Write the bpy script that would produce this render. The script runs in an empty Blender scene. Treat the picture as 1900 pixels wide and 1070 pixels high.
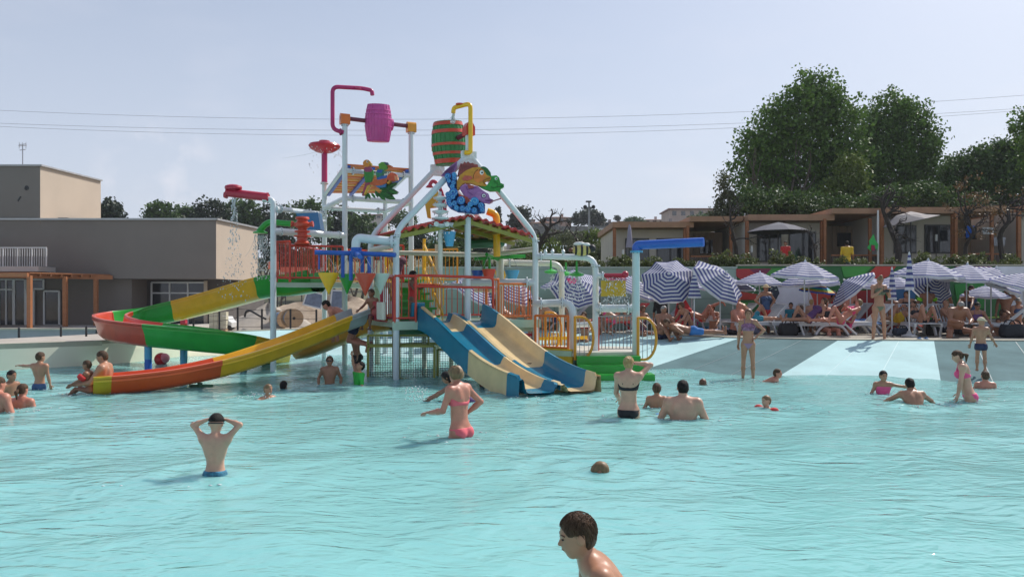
import bpy, math, random
import numpy as np
from mathutils import Vector, Matrix, Quaternion

random.seed(7)
rng = np.random.default_rng(11)
SC = bpy.context.scene
COL = SC.collection
R = math.radians
PI = math.pi

# ------------------------------------------------------------------ camera, sky, sun, exposure
FPX, HZ, CAMZ = 1435.0, 550.0, 1.75          # focal length in photo pixels, horizon row, eye height above the water
cam_d = bpy.data.cameras.new('camera')
cam = bpy.data.objects.new('camera', cam_d)
COL.objects.link(cam)
cam.location = (0, 0, CAMZ)
cam.rotation_euler = (R(90), 0, 0)
cam_d.sensor_width = 36.0
cam_d.lens = 36.0 * FPX / 1900.0
cam_d.shift_y = (HZ - 535.0) / 1900.0
cam_d.clip_start, cam_d.clip_end = 0.1, 6000.0
SC.camera = cam

SUN_EL, SUN_AZ = R(47), R(48)                 # azimuth measured from +Y (view direction) towards +X
SUN_DIR = Vector((math.sin(SUN_AZ) * math.cos(SUN_EL), math.cos(SUN_AZ) * math.cos(SUN_EL), math.sin(SUN_EL)))

world = bpy.data.worlds.new('World')
SC.world = world
world.use_nodes = True
wn, wl = world.node_tree.nodes, world.node_tree.links
wn.clear()
w_out = wn.new('ShaderNodeOutputWorld')
w_bg = wn.new('ShaderNodeBackground')
w_sky = wn.new('ShaderNodeTexSky')
w_sky.sky_type = 'NISHITA'
w_sky.sun_disc = False
w_sky.sun_elevation = SUN_EL
w_sky.sun_rotation = SUN_AZ
w_sky.air_density = 1.0
w_sky.dust_density = 2.0
w_sky.ozone_density = 1.4
w_sky.altitude = 50
# summer haze: the sky goes pale and slightly lilac, more so towards the horizon
w_tc = wn.new('ShaderNodeTexCoord')
w_sep = wn.new('ShaderNodeSeparateXYZ')
wl.new(w_tc.outputs['Generated'], w_sep.inputs[0])
w_ramp = wn.new('ShaderNodeMapRange')
w_ramp.inputs['From Min'].default_value = 0.0
w_ramp.inputs['From Max'].default_value = 0.55
w_ramp.inputs['To Min'].default_value = 0.90
w_ramp.inputs['To Max'].default_value = 0.20
wl.new(w_sep.outputs['Z'], w_ramp.inputs['Value'])
w_haze = wn.new('ShaderNodeMix'); w_haze.data_type = 'RGBA'
w_haze.inputs['B'].default_value = (5.6, 6.05, 7.1, 1)
wl.new(w_ramp.outputs[0], w_haze.inputs['Factor'])
wl.new(w_sky.outputs[0], w_haze.inputs['A'])
# thin high streaks and low heaps of cloud
w_map = wn.new('ShaderNodeMapping'); w_map.inputs['Scale'].default_value = (3.2, 3.2, 9.5)
w_map.inputs['Location'].default_value = (0.35, 0.2, 0.0)
wl.new(w_tc.outputs['Generated'], w_map.inputs[0])
w_nz = wn.new('ShaderNodeTexNoise'); w_nz.inputs['Scale'].default_value = 1.6
w_nz.inputs['Detail'].default_value = 7; w_nz.inputs['Roughness'].default_value = 0.55
wl.new(w_map.outputs[0], w_nz.inputs['Vector'])
w_cr = wn.new('ShaderNodeMapRange')
w_cr.inputs['From Min'].default_value = 0.50; w_cr.inputs['From Max'].default_value = 0.74
w_cr.inputs['To Min'].default_value = 0.0; w_cr.inputs['To Max'].default_value = 0.30
wl.new(w_nz.outputs[0], w_cr.inputs['Value'])
w_low = wn.new('ShaderNodeMapRange')
w_low.inputs['From Min'].default_value = 0.10; w_low.inputs['From Max'].default_value = 0.30
w_low.inputs['To Min'].default_value = 1.0; w_low.inputs['To Max'].default_value = 0.25
wl.new(w_sep.outputs['Z'], w_low.inputs['Value'])
w_mul = wn.new('ShaderNodeMath'); w_mul.operation = 'MULTIPLY'
wl.new(w_cr.outputs[0], w_mul.inputs[0]); wl.new(w_low.outputs[0], w_mul.inputs[1])
# one soft heap of cloud low over the left building
w_dot = wn.new('ShaderNodeVectorMath'); w_dot.operation = 'DOT_PRODUCT'; w_dot.inputs[1].default_value = Vector((-655, 1435, 222)).normalized()
wl.new(w_tc.outputs['Generated'], w_dot.inputs[0])
w_dr = wn.new('ShaderNodeMapRange'); w_dr.interpolation_type = 'SMOOTHSTEP'
w_dr.inputs['From Min'].default_value = 0.9968; w_dr.inputs['From Max'].default_value = 0.9998
w_dr.inputs['To Min'].default_value = 0.0; w_dr.inputs['To Max'].default_value = 1.0
wl.new(w_dot.outputs['Value'], w_dr.inputs['Value'])
w_n2 = wn.new('ShaderNodeTexNoise'); w_n2.inputs['Scale'].default_value = 17; w_n2.inputs['Detail'].default_value = 6
wl.new(w_tc.outputs['Generated'], w_n2.inputs['Vector'])
w_c2 = wn.new('ShaderNodeMapRange'); w_c2.inputs['From Min'].default_value = 0.46; w_c2.inputs['From Max'].default_value = 0.60; w_c2.inputs['To Max'].default_value = 0.36
wl.new(w_n2.outputs[0], w_c2.inputs['Value'])
w_m2 = wn.new('ShaderNodeMath'); w_m2.operation = 'MULTIPLY_ADD'
wl.new(w_dr.outputs[0], w_m2.inputs[0]); wl.new(w_c2.outputs[0], w_m2.inputs[1]); wl.new(w_mul.outputs[0], w_m2.inputs[2])
w_cl = wn.new('ShaderNodeMix'); w_cl.data_type = 'RGBA'
w_cl.inputs['B'].default_value = (8.0, 7.7, 8.1, 1)
wl.new(w_m2.outputs[0], w_cl.inputs['Factor'])
wl.new(w_haze.outputs['Result'], w_cl.inputs['A'])
wl.new(w_cl.outputs['Result'], w_bg.inputs['Color'])
w_bg.inputs['Strength'].default_value = 0.115
wl.new(w_bg.outputs[0], w_out.inputs[0])

sun_d = bpy.data.lights.new('sun', 'SUN')
sun_d.energy = 4.0
sun_d.angle = R(0.55)
sun_d.color = (1.0, 0.955, 0.89)
sun = bpy.data.objects.new('sun', sun_d)
COL.objects.link(sun)
sun.rotation_euler = SUN_DIR.to_track_quat('Z', 'Y').to_euler()
sun.location = SUN_DIR * 60

SC.view_settings.view_transform = 'Standard'
SC.view_settings.look = 'None'
SC.view_settings.gamma = 1
SC.view_settings.exposure = 0.12
SC.view_settings.use_curve_mapping = False
SC.cycles.use_denoising = True
SC.cycles.max_bounces = 6
SC.cycles.diffuse_bounces = 3
SC.cycles.glossy_bounces = 3
SC.cycles.transmission_bounces = 4
SC.cycles.transparent_max_bounces = 12
SC.cycles.sample_clamp_indirect = 6
SC.cycles.caustics_reflective = False
SC.cycles.caustics_refractive = False

# ------------------------------------------------------------------ helpers
def P(px, py, d):
    """world point seen at photo pixel px,py at depth d metres"""
    return Vector(((px - 950.0) * d / FPX, d, CAMZ + (HZ - py) * d / FPX))

def PZ(px, py, z):
    """world point seen at photo pixel px,py lying at height z"""
    return P(px, py, FPX * (CAMZ - z) / (py - HZ))

def XD(px, d):
    return (px - 950.0) * d / FPX

def ZD(py, d):
    return CAMZ + (HZ - py) * d / FPX

ORG = {}

def tag(o, label=None, cat=None, group=None, kind=None):
    if label: o['label'] = label
    if cat: o['category'] = cat
    if group: o['group'] = group
    if kind: o['kind'] = kind
    return o

def thing(name, loc, label, cat, group=None):
    o = bpy.data.objects.new(name, None)
    o.empty_display_size = 0.2
    COL.objects.link(o)
    o.location = loc
    ORG[o.name] = Vector(loc)
    return tag(o, label, cat, group)

def link_mesh(name, me, m, parent=None):
    o = bpy.data.objects.new(name, me)
    COL.objects.link(o)
    if m is not None:
        for x in (m if isinstance(m, (list, tuple)) else [m]):
            me.materials.append(x)
    if parent is not None:
        o.parent = parent
        ORG[o.name] = ORG.get(parent.name, Vector((0, 0, 0)))
    else:
        ORG[o.name] = Vector((0, 0, 0))
    return o

def children_of(o):
    return [c for c in bpy.data.objects if c.parent == o]

KIDS = {}
def copy_thing(root, label=None, group=None, loc=None, rz=None):
    """copy a thing with its parts and sub-parts, sharing mesh data"""
    if root.name not in KIDS:
        KIDS[root.name] = [(c, children_of(c)) for c in children_of(root)]
    r = root.copy(); COL.objects.link(r)
    for c, subs in KIDS[root.name]:
        k = c.copy(); COL.objects.link(k); k.parent = r
        for s in subs:
            q = s.copy(); COL.objects.link(q); q.parent = k
    if label: r['label'] = label
    if group: r['group'] = group
    if loc is not None: r.location = loc
    if rz is not None: r.rotation_euler = (0, 0, rz)
    return r

def frame_of(d):
    d = Vector(d).normalized()
    a = Vector((0, 0, 1)) if abs(d.z) < 0.95 else Vector((1, 0, 0))
    u = d.cross(a).normalized()
    v = u.cross(d).normalized()
    return u, v

class MB:
    def __init__(s):
        s.v, s.f, s.m = [], [], []
        s.mi = 0
    def add(s, vs, fs, mi=None):
        b = len(s.v)
        s.v.extend([tuple(x) for x in vs])
        for f in fs:
            s.f.append(tuple(i + b for i in f)); s.m.append(s.mi if mi is None else mi)
        return s
    def box(s, c, size, rz=0.0, mi=None, M=None):
        hx, hy, hz = size[0] / 2, size[1] / 2, size[2] / 2
        ca, sa = math.cos(rz), math.sin(rz)
        vs = []
        for z in (-hz, hz):
            for x, y in ((-hx, -hy), (hx, -hy), (hx, hy), (-hx, hy)):
                p = Vector((x * ca - y * sa, x * sa + y * ca, z))
                if M is not None: p = M @ Vector((x, y, z))
                vs.append(p + Vector(c))
        return s.add(vs, [(3, 2, 1, 0), (4, 5, 6, 7), (0, 1, 5, 4), (1, 2, 6, 5), (2, 3, 7, 6), (3, 0, 4, 7)], mi)
    def beam(s, a, b, w, h, up=(0, 0, 1), mi=None):
        """box from a to b, w across and h along up"""
        a, b = Vector(a), Vector(b)
        d = (b - a).normalized(); u = d.cross(Vector(up))
        if u.length < 1e-4: u = d.cross(Vector((0, 1, 0)))
        u.normalize(); v = u.cross(d).normalized()
        vs = []
        for p in (a, b):
            for x, y in ((-1, -1), (1, -1), (1, 1), (-1, 1)):
                vs.append(p + u * x * w / 2 + v * y * h / 2)
        return s.add(vs, [(0, 1, 2, 3), (7, 6, 5, 4), (4, 5, 1, 0), (5, 6, 2, 1), (6, 7, 3, 2), (7, 4, 0, 3)], mi)
    def tube(s, pts, r, n=10, mi=None, cap=True):
        pts = [Vector(p) for p in pts]
        rs = r if isinstance(r, (list, tuple)) else [r] * len(pts)
        vs, fs = [], []
        t0 = (pts[1] - pts[0]).normalized()
        u, _ = frame_of(t0)
        for i, p in enumerate(pts):
            if i == 0: t = (pts[1] - p)
            elif i == len(pts) - 1: t = (p - pts[i - 1])
            else: t = (pts[i + 1] - p).normalized() + (p - pts[i - 1]).normalized()
            if t.length < 1e-9: t = t0.copy()
            t.normalize()
            u = (u - t * u.dot(t))
            if u.length < 1e-6: u, _ = frame_of(t)
            u.normalize(); w = t.cross(u)
            for k in range(n):
                a = 2 * PI * k / n
                vs.append(p + (u * math.cos(a) + w * math.sin(a)) * rs[i])
        for i in range(len(pts) - 1):
            for k in range(n):
                a, b = i * n + k, i * n + (k + 1) % n
                fs.append((a, b, b + n, a + n))
        if cap:
            fs.append(tuple(range(n - 1, -1, -1)))
            e = (len(pts) - 1) * n
            fs.append(tuple(e + k for k in range(n)))
        return s.add(vs, fs, mi)
    def lathe(s, base, axis, prof, n=16, mi=None, flat=1.0):
        """prof: list of (radius, height) along axis"""
        base = Vector(base); ax = Vector(axis).normalized()
        u, w = frame_of(ax)
        vs, fs = [], []
        for (r, h) in prof:
            for k in range(n):
                a = 2 * PI * k / n
                vs.append(base + ax * h + u * r * math.cos(a) + w * r * math.sin(a) * flat)
        for i in range(len(prof) - 1):
            for k in range(n):
                a, b = i * n + k, i * n + (k + 1) % n
                fs.append((a, b, b + n, a + n))
        if prof[0][0] > 1e-4: fs.append(tuple(range(n - 1, -1, -1)))
        if prof[-1][0] > 1e-4:
            e = (len(prof) - 1) * n
            fs.append(tuple(e + k for k in range(n)))
        return s.add(vs, fs, mi)
    def ball(s, c, r, n=10, mi=None, axes=None):
        rx, ry, rz = (r, r, r) if not isinstance(r, (list, tuple)) else r
        X, Y, Z = axes or (Vector((1, 0, 0)), Vector((0, 1, 0)), Vector((0, 0, 1)))
        vs, fs = [], []
        m = max(4, n // 2 + 1)
        for i in range(m + 1):
            t = PI * i / m
            for k in range(n):
                a = 2 * PI * k / n
                vs.append(Vector(c) + X * rx * math.sin(t) * math.cos(a) + Y * ry * math.sin(t) * math.sin(a) - Z * rz * math.cos(t))
        for i in range(m):
            for k in range(n):
                a, b = i * n + k, i * n + (k + 1) % n
                fs.append((a, b, b + n, a + n))
        return s.add(vs, fs, mi)
    def prism(s, poly, o, X, Y, N, t, mi=None):
        """2-D outline poly (x,y) placed at o with axes X,Y and extruded by t along N"""
        o, X, Y, N = Vector(o), Vector(X), Vector(Y), Vector(N)
        n = len(poly)
        vs = [o + X * x + Y * y for x, y in poly] + [o + X * x + Y * y + N * t for x, y in poly]
        fs = [tuple(range(n - 1, -1, -1)), tuple(range(n, 2 * n))]
        fs += [(k, (k + 1) % n, n + (k + 1) % n, n + k) for k in range(n)]
        return s.add(vs, fs, mi)
    def grid(s, rows, mi=None, close=False):
        n = len(rows[0]); vs = [p for r in rows for p in r]; fs = []
        for i in range(len(rows) - 1):
            for k in range(n - (0 if close else 1)):
                a, b = i * n + k, i * n + (k + 1) % n
                fs.append((a, b, b + n, a + n))
        return s.add(vs, fs, mi)
    def build(s, name, m, parent=None, smooth=None, local=False):
        """vertices are world coordinates unless local; smooth: angle in degrees"""
        off = Vector((0, 0, 0)) if (local or parent is None) else ORG.get(parent.name, Vector((0, 0, 0)))
        me = bpy.data.meshes.new(name)
        me.from_pydata([(x[0] - off.x, x[1] - off.y, x[2] - off.z) for x in s.v], [], s.f)
        if len(set(s.m)) > 1 or isinstance(m, (list, tuple)):
            me.polygons.foreach_set('material_index', s.m)
        if smooth:
            me.polygons.foreach_set('use_smooth', [True] * len(me.polygons))
            try: me.set_sharp_from_angle(angle=R(smooth))
            except Exception: pass
        me.update()
        return link_mesh(name, me, m, parent)

def fillet(pts, r, n=6):
    """round the inner corners of a polyline"""
    pts = [Vector(p) for p in pts]
    out = [pts[0]]
    for i in range(1, len(pts) - 1):
        a, b, c = pts[i - 1], pts[i], pts[i + 1]
        d1, d2 = (a - b), (c - b)
        k = min(r, d1.length * 0.49, d2.length * 0.49)
        p, q = b + d1.normalized() * k, b + d2.normalized() * k
        for j in range(n + 1):
            t = j / n
            out.append(p * (1 - t) ** 2 + b * 2 * t * (1 - t) + q * t ** 2)
    out.append(pts[-1])
    return out

def catmull(pts, n=8):
    pts = [Vector(p) for p in pts]
    q = [pts[0] * 2 - pts[1]] + pts + [pts[-1] * 2 - pts[-2]]
    out = []
    for i in range(1, len(q) - 2):
        for j in range(n):
            t = j / n
            out.append(0.5 * ((2 * q[i]) + (q[i + 1] - q[i - 1]) * t + (2 * q[i - 1] - 5 * q[i] + 4 * q[i + 1] - q[i + 2]) * t * t
                              + (3 * q[i] - q[i - 1] - 3 * q[i + 1] + q[i + 2]) * t ** 3))
    out.append(pts[-1])
    return out

# ------------------------------------------------------------------ materials
MATS = {}
def mat(name, col, rough=0.5, var=0.10, scale=4.0, bump=0.0, bscale=40.0, metal=0.0, spec=0.5, sub=0.0, detail=5, coat=0.0, tint=None, stretch=None):
    if name in MATS: return MATS[name]
    m = bpy.data.materials.new(name); m.use_nodes = True
    nt = m.node_tree; N, L = nt.nodes, nt.links
    b = N['Principled BSDF']
    b.inputs['Roughness'].default_value = rough
    b.inputs['Metallic'].default_value = metal
    b.inputs['Specular IOR Level'].default_value = spec
    if coat: b.inputs['Coat Weight'].default_value = coat; b.inputs['Coat Roughness'].default_value = 0.12
    if sub:
        b.inputs['Subsurface Weight'].default_value = sub
        b.inputs['Subsurface Radius'].default_value = (0.012, 0.005, 0.003)
        b.inputs['Subsurface Scale'].default_value = 1.0
    tc = N.new('ShaderNodeTexCoord')
    vec = tc.outputs['Object']
    if stretch:
        mp = N.new('ShaderNodeMapping'); mp.inputs['Scale'].default_value = stretch
        L.new(vec, mp.inputs[0]); vec = mp.outputs[0]
    nz = N.new('ShaderNodeTexNoise'); nz.inputs['Scale'].default_value = scale
    nz.inputs['Detail'].default_value = detail; nz.inputs['Roughness'].default_value = 0.6
    L.new(vec, nz.inputs['Vector'])
    mx = N.new('ShaderNodeMix'); mx.data_type = 'RGBA'
    c2 = tint or col
    mx.inputs['A'].default_value = tuple(max(0, c * (1 - var)) for c in col) + (1,)
    mx.inputs['B'].default_value = tuple(min(1, c * (1 + var)) for c in c2) + (1,)
    mr = N.new('ShaderNodeMapRange'); mr.inputs['From Min'].default_value = 0.3; mr.inputs['From Max'].default_value = 0.7
    L.new(nz.outputs[0], mr.inputs['Value'])
    L.new(mr.outputs[0], mx.inputs['Factor'])
    L.new(mx.outputs['Result'], b.inputs['Base Color'])
    if bump:
        n2 = N.new('ShaderNodeTexNoise'); n2.inputs['Scale'].default_value = bscale; n2.inputs['Detail'].default_value = 4
        L.new(vec, n2.inputs['Vector'])
        bp = N.new('ShaderNodeBump'); bp.inputs['Strength'].default_value = bump; bp.inputs['Distance'].default_value = 0.02
        L.new(n2.outputs[0], bp.inputs['Height']); L.new(bp.outputs[0], b.inputs['Normal'])
    MATS[name] = m
    return m

def paint(name, col, rough=0.36, var=0.13):
    return mat(name, col, rough=rough, var=var, scale=2.6, detail=9, bump=0.05, bscale=30, coat=0.15)

def leafmat(name, col, var=0.35):
    """leaf faces: colour differs from leaf to leaf, a little light passes through"""
    m = bpy.data.materials.new(name); m.use_nodes = True
    N, L = m.node_tree.nodes, m.node_tree.links
    b = N['Principled BSDF']; b.inputs['Roughness'].default_value = 0.55
    b.inputs['Specular IOR Level'].default_value = 0.35
    g = N.new('ShaderNodeNewGeometry')
    tc = N.new('ShaderNodeTexCoord'); nz = N.new('ShaderNodeTexNoise'); nz.inputs['Scale'].default_value = 0.45
    L.new(tc.outputs['Object'], nz.inputs['Vector'])
    ad = N.new('ShaderNodeMath'); ad.operation = 'MULTIPLY_ADD'; ad.inputs[1].default_value = 0.5
    L.new(g.outputs['Random Per Island'], ad.inputs[0]); 
    hf = N.new('ShaderNodeMath'); hf.operation = 'MULTIPLY'; hf.inputs[1].default_value = 0.5
    L.new(nz.outputs[0], hf.inputs[0]); L.new(hf.outputs[0], ad.inputs[2])
    mx = N.new('ShaderNodeMix'); mx.data_type = 'RGBA'
    mx.inputs['A'].default_value = tuple(c * (1 - var) for c in col) + (1,)
    mx.inputs['B'].default_value = (min(1, col[0] * (1 + var * 1.3)), min(1, col[1] * (1 + var)), col[2] * (1 + var * 0.4), 1)
    L.new(ad.outputs[0], mx.inputs['Factor'])
    L.new(mx.outputs['Result'], b.inputs['Base Color'])
    tr = N.new('ShaderNodeBsdfTranslucent'); L.new(mx.outputs['Result'], tr.inputs['Color'])
    ms = N.new('ShaderNodeMixShader'); ms.inputs[0].default_value = 0.22
    L.new(b.outputs[0], ms.inputs[1]); L.new(tr.outputs[0], ms.inputs[2])
    L.new(ms.outputs[0], N['Material Output'].inputs[0])
    MATS[name] = m
    return m

WHITE = mat('white_painted_steel', (0.66, 0.72, 0.74), 0.32, 0.06, 1.5, coat=0.15)
CREAM = mat('cream_painted_steel', (0.68, 0.66, 0.56), 0.35, 0.07, 1.5, coat=0.1)
STEEL = mat('bolt_steel', (0.38, 0.39, 0.41), 0.35, 0.15, 20, metal=0.8)
RED = paint('red_paint', (0.60, 0.048, 0.022))
CRIMSON = paint('crimson_plastic', (0.46, 0.02, 0.05))
MAGENTA = paint('magenta_paint', (0.42, 0.012, 0.12))
PINK = paint('pink_barrel_plastic', (0.56, 0.07, 0.30), 0.45)
ORANGE = paint('orange_paint', (0.70, 0.16, 0.015))
AMBER = paint('amber_paint', (0.72, 0.30, 0.015))
YELLOW = paint('yellow_fibreglass', (0.86, 0.47, 0.008), 0.3)
MUSTARD = paint('mustard_paint', (0.60, 0.38, 0.012))
OLIVE = paint('olive_paint', (0.26, 0.26, 0.03))
GREEN = paint('green_fibreglass', (0.02, 0.34, 0.03), 0.3)
DGREEN = paint('dark_green_paint', (0.012, 0.12, 0.045))
REDF = paint('red_fibreglass', (0.58, 0.06, 0.025), 0.3)
BLUE = paint('blue_paint', (0.015, 0.11, 0.48))
SKYB = paint('sky_blue_plastic', (0.07, 0.36, 0.60))
TEAL = paint('teal_fibreglass', (0.006, 0.18, 0.29), 0.25)
SAND = paint('sand_fibreglass', (0.70, 0.53, 0.28), 0.28)
PGREEN = paint('pale_green_paint', (0.42, 0.55, 0.42))
BLACK = mat('black_rubber', (0.018, 0.018, 0.02), 0.55, 0.2, 8)
DARK = mat('dark_metal', (0.04, 0.042, 0.045), 0.45, 0.2, 8)
# ------------------------------------------------------------------ the setting: ground, pool, deck, walls
def struct(name, mb, m, parent=None, smooth=None):
    o = mb.build(name, m, parent, smooth)
    if parent is None: o['kind'] = 'structure'
    return o

EARTH = mat('dry_earth', (0.30, 0.24, 0.17), 0.95, 0.25, 0.7, bump=0.5, bscale=6, tint=(0.36, 0.31, 0.24))
GRAVEL = mat('pale_gravel', (0.40, 0.36, 0.31), 0.95, 0.2, 1.3, bump=0.6, bscale=14)
PAVING = mat('deck_paving', (0.27, 0.245, 0.20), 0.8, 0.12, 1.2, bump=0.15, bscale=30)
COPING = mat('coping_stone', (0.42, 0.39, 0.30), 0.7, 0.1, 2.0, bump=0.1, bscale=30)
POOLWALL = mat('cream_pool_liner', (0.74, 0.74, 0.58), 0.45, 0.05, 0.8)
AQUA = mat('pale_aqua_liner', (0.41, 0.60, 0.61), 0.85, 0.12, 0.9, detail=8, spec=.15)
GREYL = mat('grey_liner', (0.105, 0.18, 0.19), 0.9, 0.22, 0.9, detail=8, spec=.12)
FLOORL = mat('pool_floor_liner', (0.42, 0.68, 0.70), 0.5, 0.08, 0.25)
SEAM = mat('liner_seam', (0.19, 0.26, 0.27), 0.55, 0.1, 2)

mb = MB(); mb.box((0, 1000, -2.05), (5000, 5000, 0.9))
struct('ground', mb, EARTH)

ST = [((-500, 655), (-500, 708)), ((0, 640), (0, 688)), ((190, 633.5), (190, 680)), ((350, 622), (350, 665)),
      ((430, 615.5), (430, 657)), ((520, 612), (520, 655)), ((620, 610.5), (600, 655)), ((800, 610.5), (740, 662)),
      ((997, 613), (900, 672)), ((1200, 621), (1050, 680)), ((1372, 627), (1200, 684)), ((1555, 631), (1448, 696)),
      ((1733, 632), (1745, 704)), ((1900, 632.5), (1980, 706)), ((2300, 634), (2500, 715)), ((2800, 640), (3100, 735))]
EDGE, FOOT = [], []
for i, (a, b) in enumerate(ST):
    t = PZ(a[0], a[1], 0.60); w = PZ(b[0], b[1], 0.0)
    if i < 4: w = Vector((t.x + 0.03, t.y - 0.10, 0.0))
    f = w + (w - t) * (1.05 / 0.6)
    EDGE.append(t); FOOT.append(f)

mb = MB(); mb.box((0, 8, -1.16), (90, 60, 0.2))
struct('pool_floor', mb, FLOORL)

apron = bpy.data.objects.new('pool_apron', None); COL.objects.link(apron); apron['kind'] = 'structure'
ORG[apron.name] = Vector((0, 0, 0))
def apron_panel(i0, i1, m):
    g = MB(); rows = []
    for i in range(i0, i1 + 1):
        rows.append([EDGE[i].lerp(FOOT[i], k / 8) for k in range(9)])
    g.grid(rows)
    back = [[EDGE[i] + Vector((0, 0, 0)), EDGE[i] + Vector((0, 0.5, -1.7))] for i in range(i0, i1 + 1)]
    return g.build('apron_panel', m, apron, smooth=40)
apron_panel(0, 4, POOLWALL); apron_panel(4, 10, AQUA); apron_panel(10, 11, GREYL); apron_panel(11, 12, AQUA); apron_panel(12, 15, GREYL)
def seam(i, t0, t1, m=SEAM, w=0.018):
    a = EDGE[i].lerp(EDGE[i + 1], t0); b = FOOT[i].lerp(FOOT[i + 1], t1)
    a = a.lerp(b, 0.01); b = a.lerp(b, 0.42)
    g = MB(); n = Vector((0, -0.14, 1)).normalized()
    g.beam(a + n * 0.004, b + n * 0.004, w, 0.008)
    g.build('liner_seam', m, apron)
for i, t0, t1 in ((10, .33, .36), (10, .66, .70), (11, .30, .28), (11, .64, .62), (12, .45, .36), (12, .9, .72), (13, .4, .4), (9, .4, .4), (8, .5, .5)):
    seam(i, t0, t1, SEAM if i in (10, 12, 13) else mat('pale_seam', (0.50, 0.68, 0.69), 0.5, 0.05, 2))

# coping kerb along the rim and the deck behind it
mb = MB(); rows = []
for e in EDGE:
    rows.append([e + Vector((0, -0.02, -0.10)), e + Vector((0, -0.02, 0.03)), e + Vector((0, 0.34, 0.03)), e + Vector((0, 0.34, -0.10))])
mb.grid(rows)
struct('coping_kerb', mb, COPING)
mb = MB(); rows = []
for i in range(7, len(EDGE)):
    e = EDGE[i]; far = max(e.y + 1.0, 28.0)
    rows.append([e + Vector((0, 0.33, -1.4)), e + Vector((0, 0.33, 0.012)), Vector((e.x * 1.05, far, 0.612)), Vector((e.x * 1.05, far, -1.4))])
mb.grid(rows)
struct('pool_deck', mb, PAVING)
DECK = 0.612
# grass-free service strip behind the pool wall, and the yard where building work goes on
mb = MB(); rows = []
for i in range(0, 8):
    e = EDGE[i]
    rows.append([e + Vector((0, 0.33, -1.4)), e + Vector((0, 0.33, -0.02)), Vector((e.x - 0.5, max(e.y + 1.2, 20), 0.5)), Vector((e.x * 1.2, 37.0, 0.0)), Vector((e.x * 1.8, 95.0, 0.1))])
mb.grid(rows)
struct('yard_ground', mb, GRAVEL)

# water: gently rippled sheet, milky turquoise
def water_material():
    m = bpy.data.materials.new('pool_water'); m.use_nodes = True
    N, L = m.node_tree.nodes, m.node_tree.links
    N.clear()
    out = N.new('ShaderNodeOutputMaterial')
    tc = N.new('ShaderNodeTexCoord')
    def noise(scale, st, det, rot=0):
        mp = N.new('ShaderNodeMapping'); mp.inputs['Scale'].default_value = st; mp.inputs['Rotation'].default_value = (0, 0, rot)
        L.new(tc.outputs['Object'], mp.inputs[0])
        n = N.new('ShaderNodeTexNoise'); n.inputs['Scale'].default_value = scale; n.inputs['Detail'].default_value = det
        n.inputs['Roughness'].default_value = 0.5; n.inputs['Distortion'].default_value = 0.5
        L.new(mp.outputs[0], n.inputs['Vector']); return n.outputs[0]
    def ridge(src):
        a = N.new('ShaderNodeMath'); a.operation = 'MULTIPLY_ADD'; a.inputs[1].default_value = 2; a.inputs[2].default_value = -1
        L.new(src, a.inputs[0])
        b = N.new('ShaderNodeMath'); b.operation = 'ABSOLUTE'; L.new(a.outputs[0], b.inputs[0])
        c = N.new('ShaderNodeMath'); c.operation = 'POWER'; c.inputs[1].default_value = 1.15; L.new(b.outputs[0], c.inputs[0])
        return c.outputs[0]
    n1 = ridge(noise(2.1, (0.75, 1.5, 1), 3, 0.12))
    n2 = noise(5.0, (0.75, 1.5, 1), 3, -0.25)
    n3 = noise(12.0, (0.7, 1.7, 1), 2, 0.2)
    def mad(a, k, b=None):
        q = N.new('ShaderNodeMath'); q.operation = 'MULTIPLY_ADD'; q.inputs[1].default_value = k
        L.new(a, q.inputs[0])
        if b is not None: L.new(b, q.inputs[2])
        else: q.inputs[2].default_value = 0
        return q.outputs[0]
    h = mad(n1, -0.045, mad(n2, 0.022, mad(n3, 0.003)))
    bp = N.new('ShaderNodeBump'); bp.inputs['Strength'].default_value = 0.7; bp.inputs['Distance'].default_value = 1.0
    L.new(h, bp.inputs['Height'])
    # body of the water: light scattered back by the bottom and the milky water
    big = noise(0.16, (1, 1.6, 1), 3)
    mx = N.new('ShaderNodeMix'); mx.data_type = 'RGBA'
    mx.inputs['A'].default_value = (0.245, 0.585, 0.58, 1); mx.inputs['B'].default_value = (0.32, 0.685, 0.665, 1)
    L.new(big, mx.inputs['Factor'])
    df = N.new('ShaderNodeSubsurfaceScattering'); df.falloff = 'BURLEY'; df.inputs['Scale'].default_value = .28; df.inputs['Radius'].default_value = (.6, 1, 1); L.new(mx.outputs['Result'], df.inputs['Color'])
    bp2 = N.new('ShaderNodeBump'); bp2.inputs['Strength'].default_value = 0.9; bp2.inputs['Distance'].default_value = 1.0
    L.new(h, bp2.inputs['Height']); L.new(bp2.outputs[0], df.inputs['Normal'])
    tr = N.new('ShaderNodeBsdfTransparent'); tr.inputs['Color'].default_value = (0.62, 0.93, 0.95, 1)
    m1 = N.new('ShaderNodeMixShader'); m1.inputs[0].default_value = 0.80
    L.new(tr.outputs[0], m1.inputs[1]); L.new(df.outputs[0], m1.inputs[2])
    gl = N.new('ShaderNodeBsdfGlossy'); gl.inputs['Roughness'].default_value = 0.09
    L.new(bp.outputs[0], gl.inputs['Normal'])
    fr = N.new('ShaderNodeFresnel'); fr.inputs['IOR'].default_value = 1.333; L.new(bp.outputs[0], fr.inputs['Normal'])
    m2 = N.new('ShaderNodeMixShader')
    L.new(fr.outputs[0], m2.inputs[0]); L.new(m1.outputs[0], m2.inputs[1]); L.new(gl.outputs[0], m2.inputs[2])
    L.new(m2.outputs[0], out.inputs[0])
    MATS['pool_water'] = m
    return m
WATER = water_material()
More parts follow.
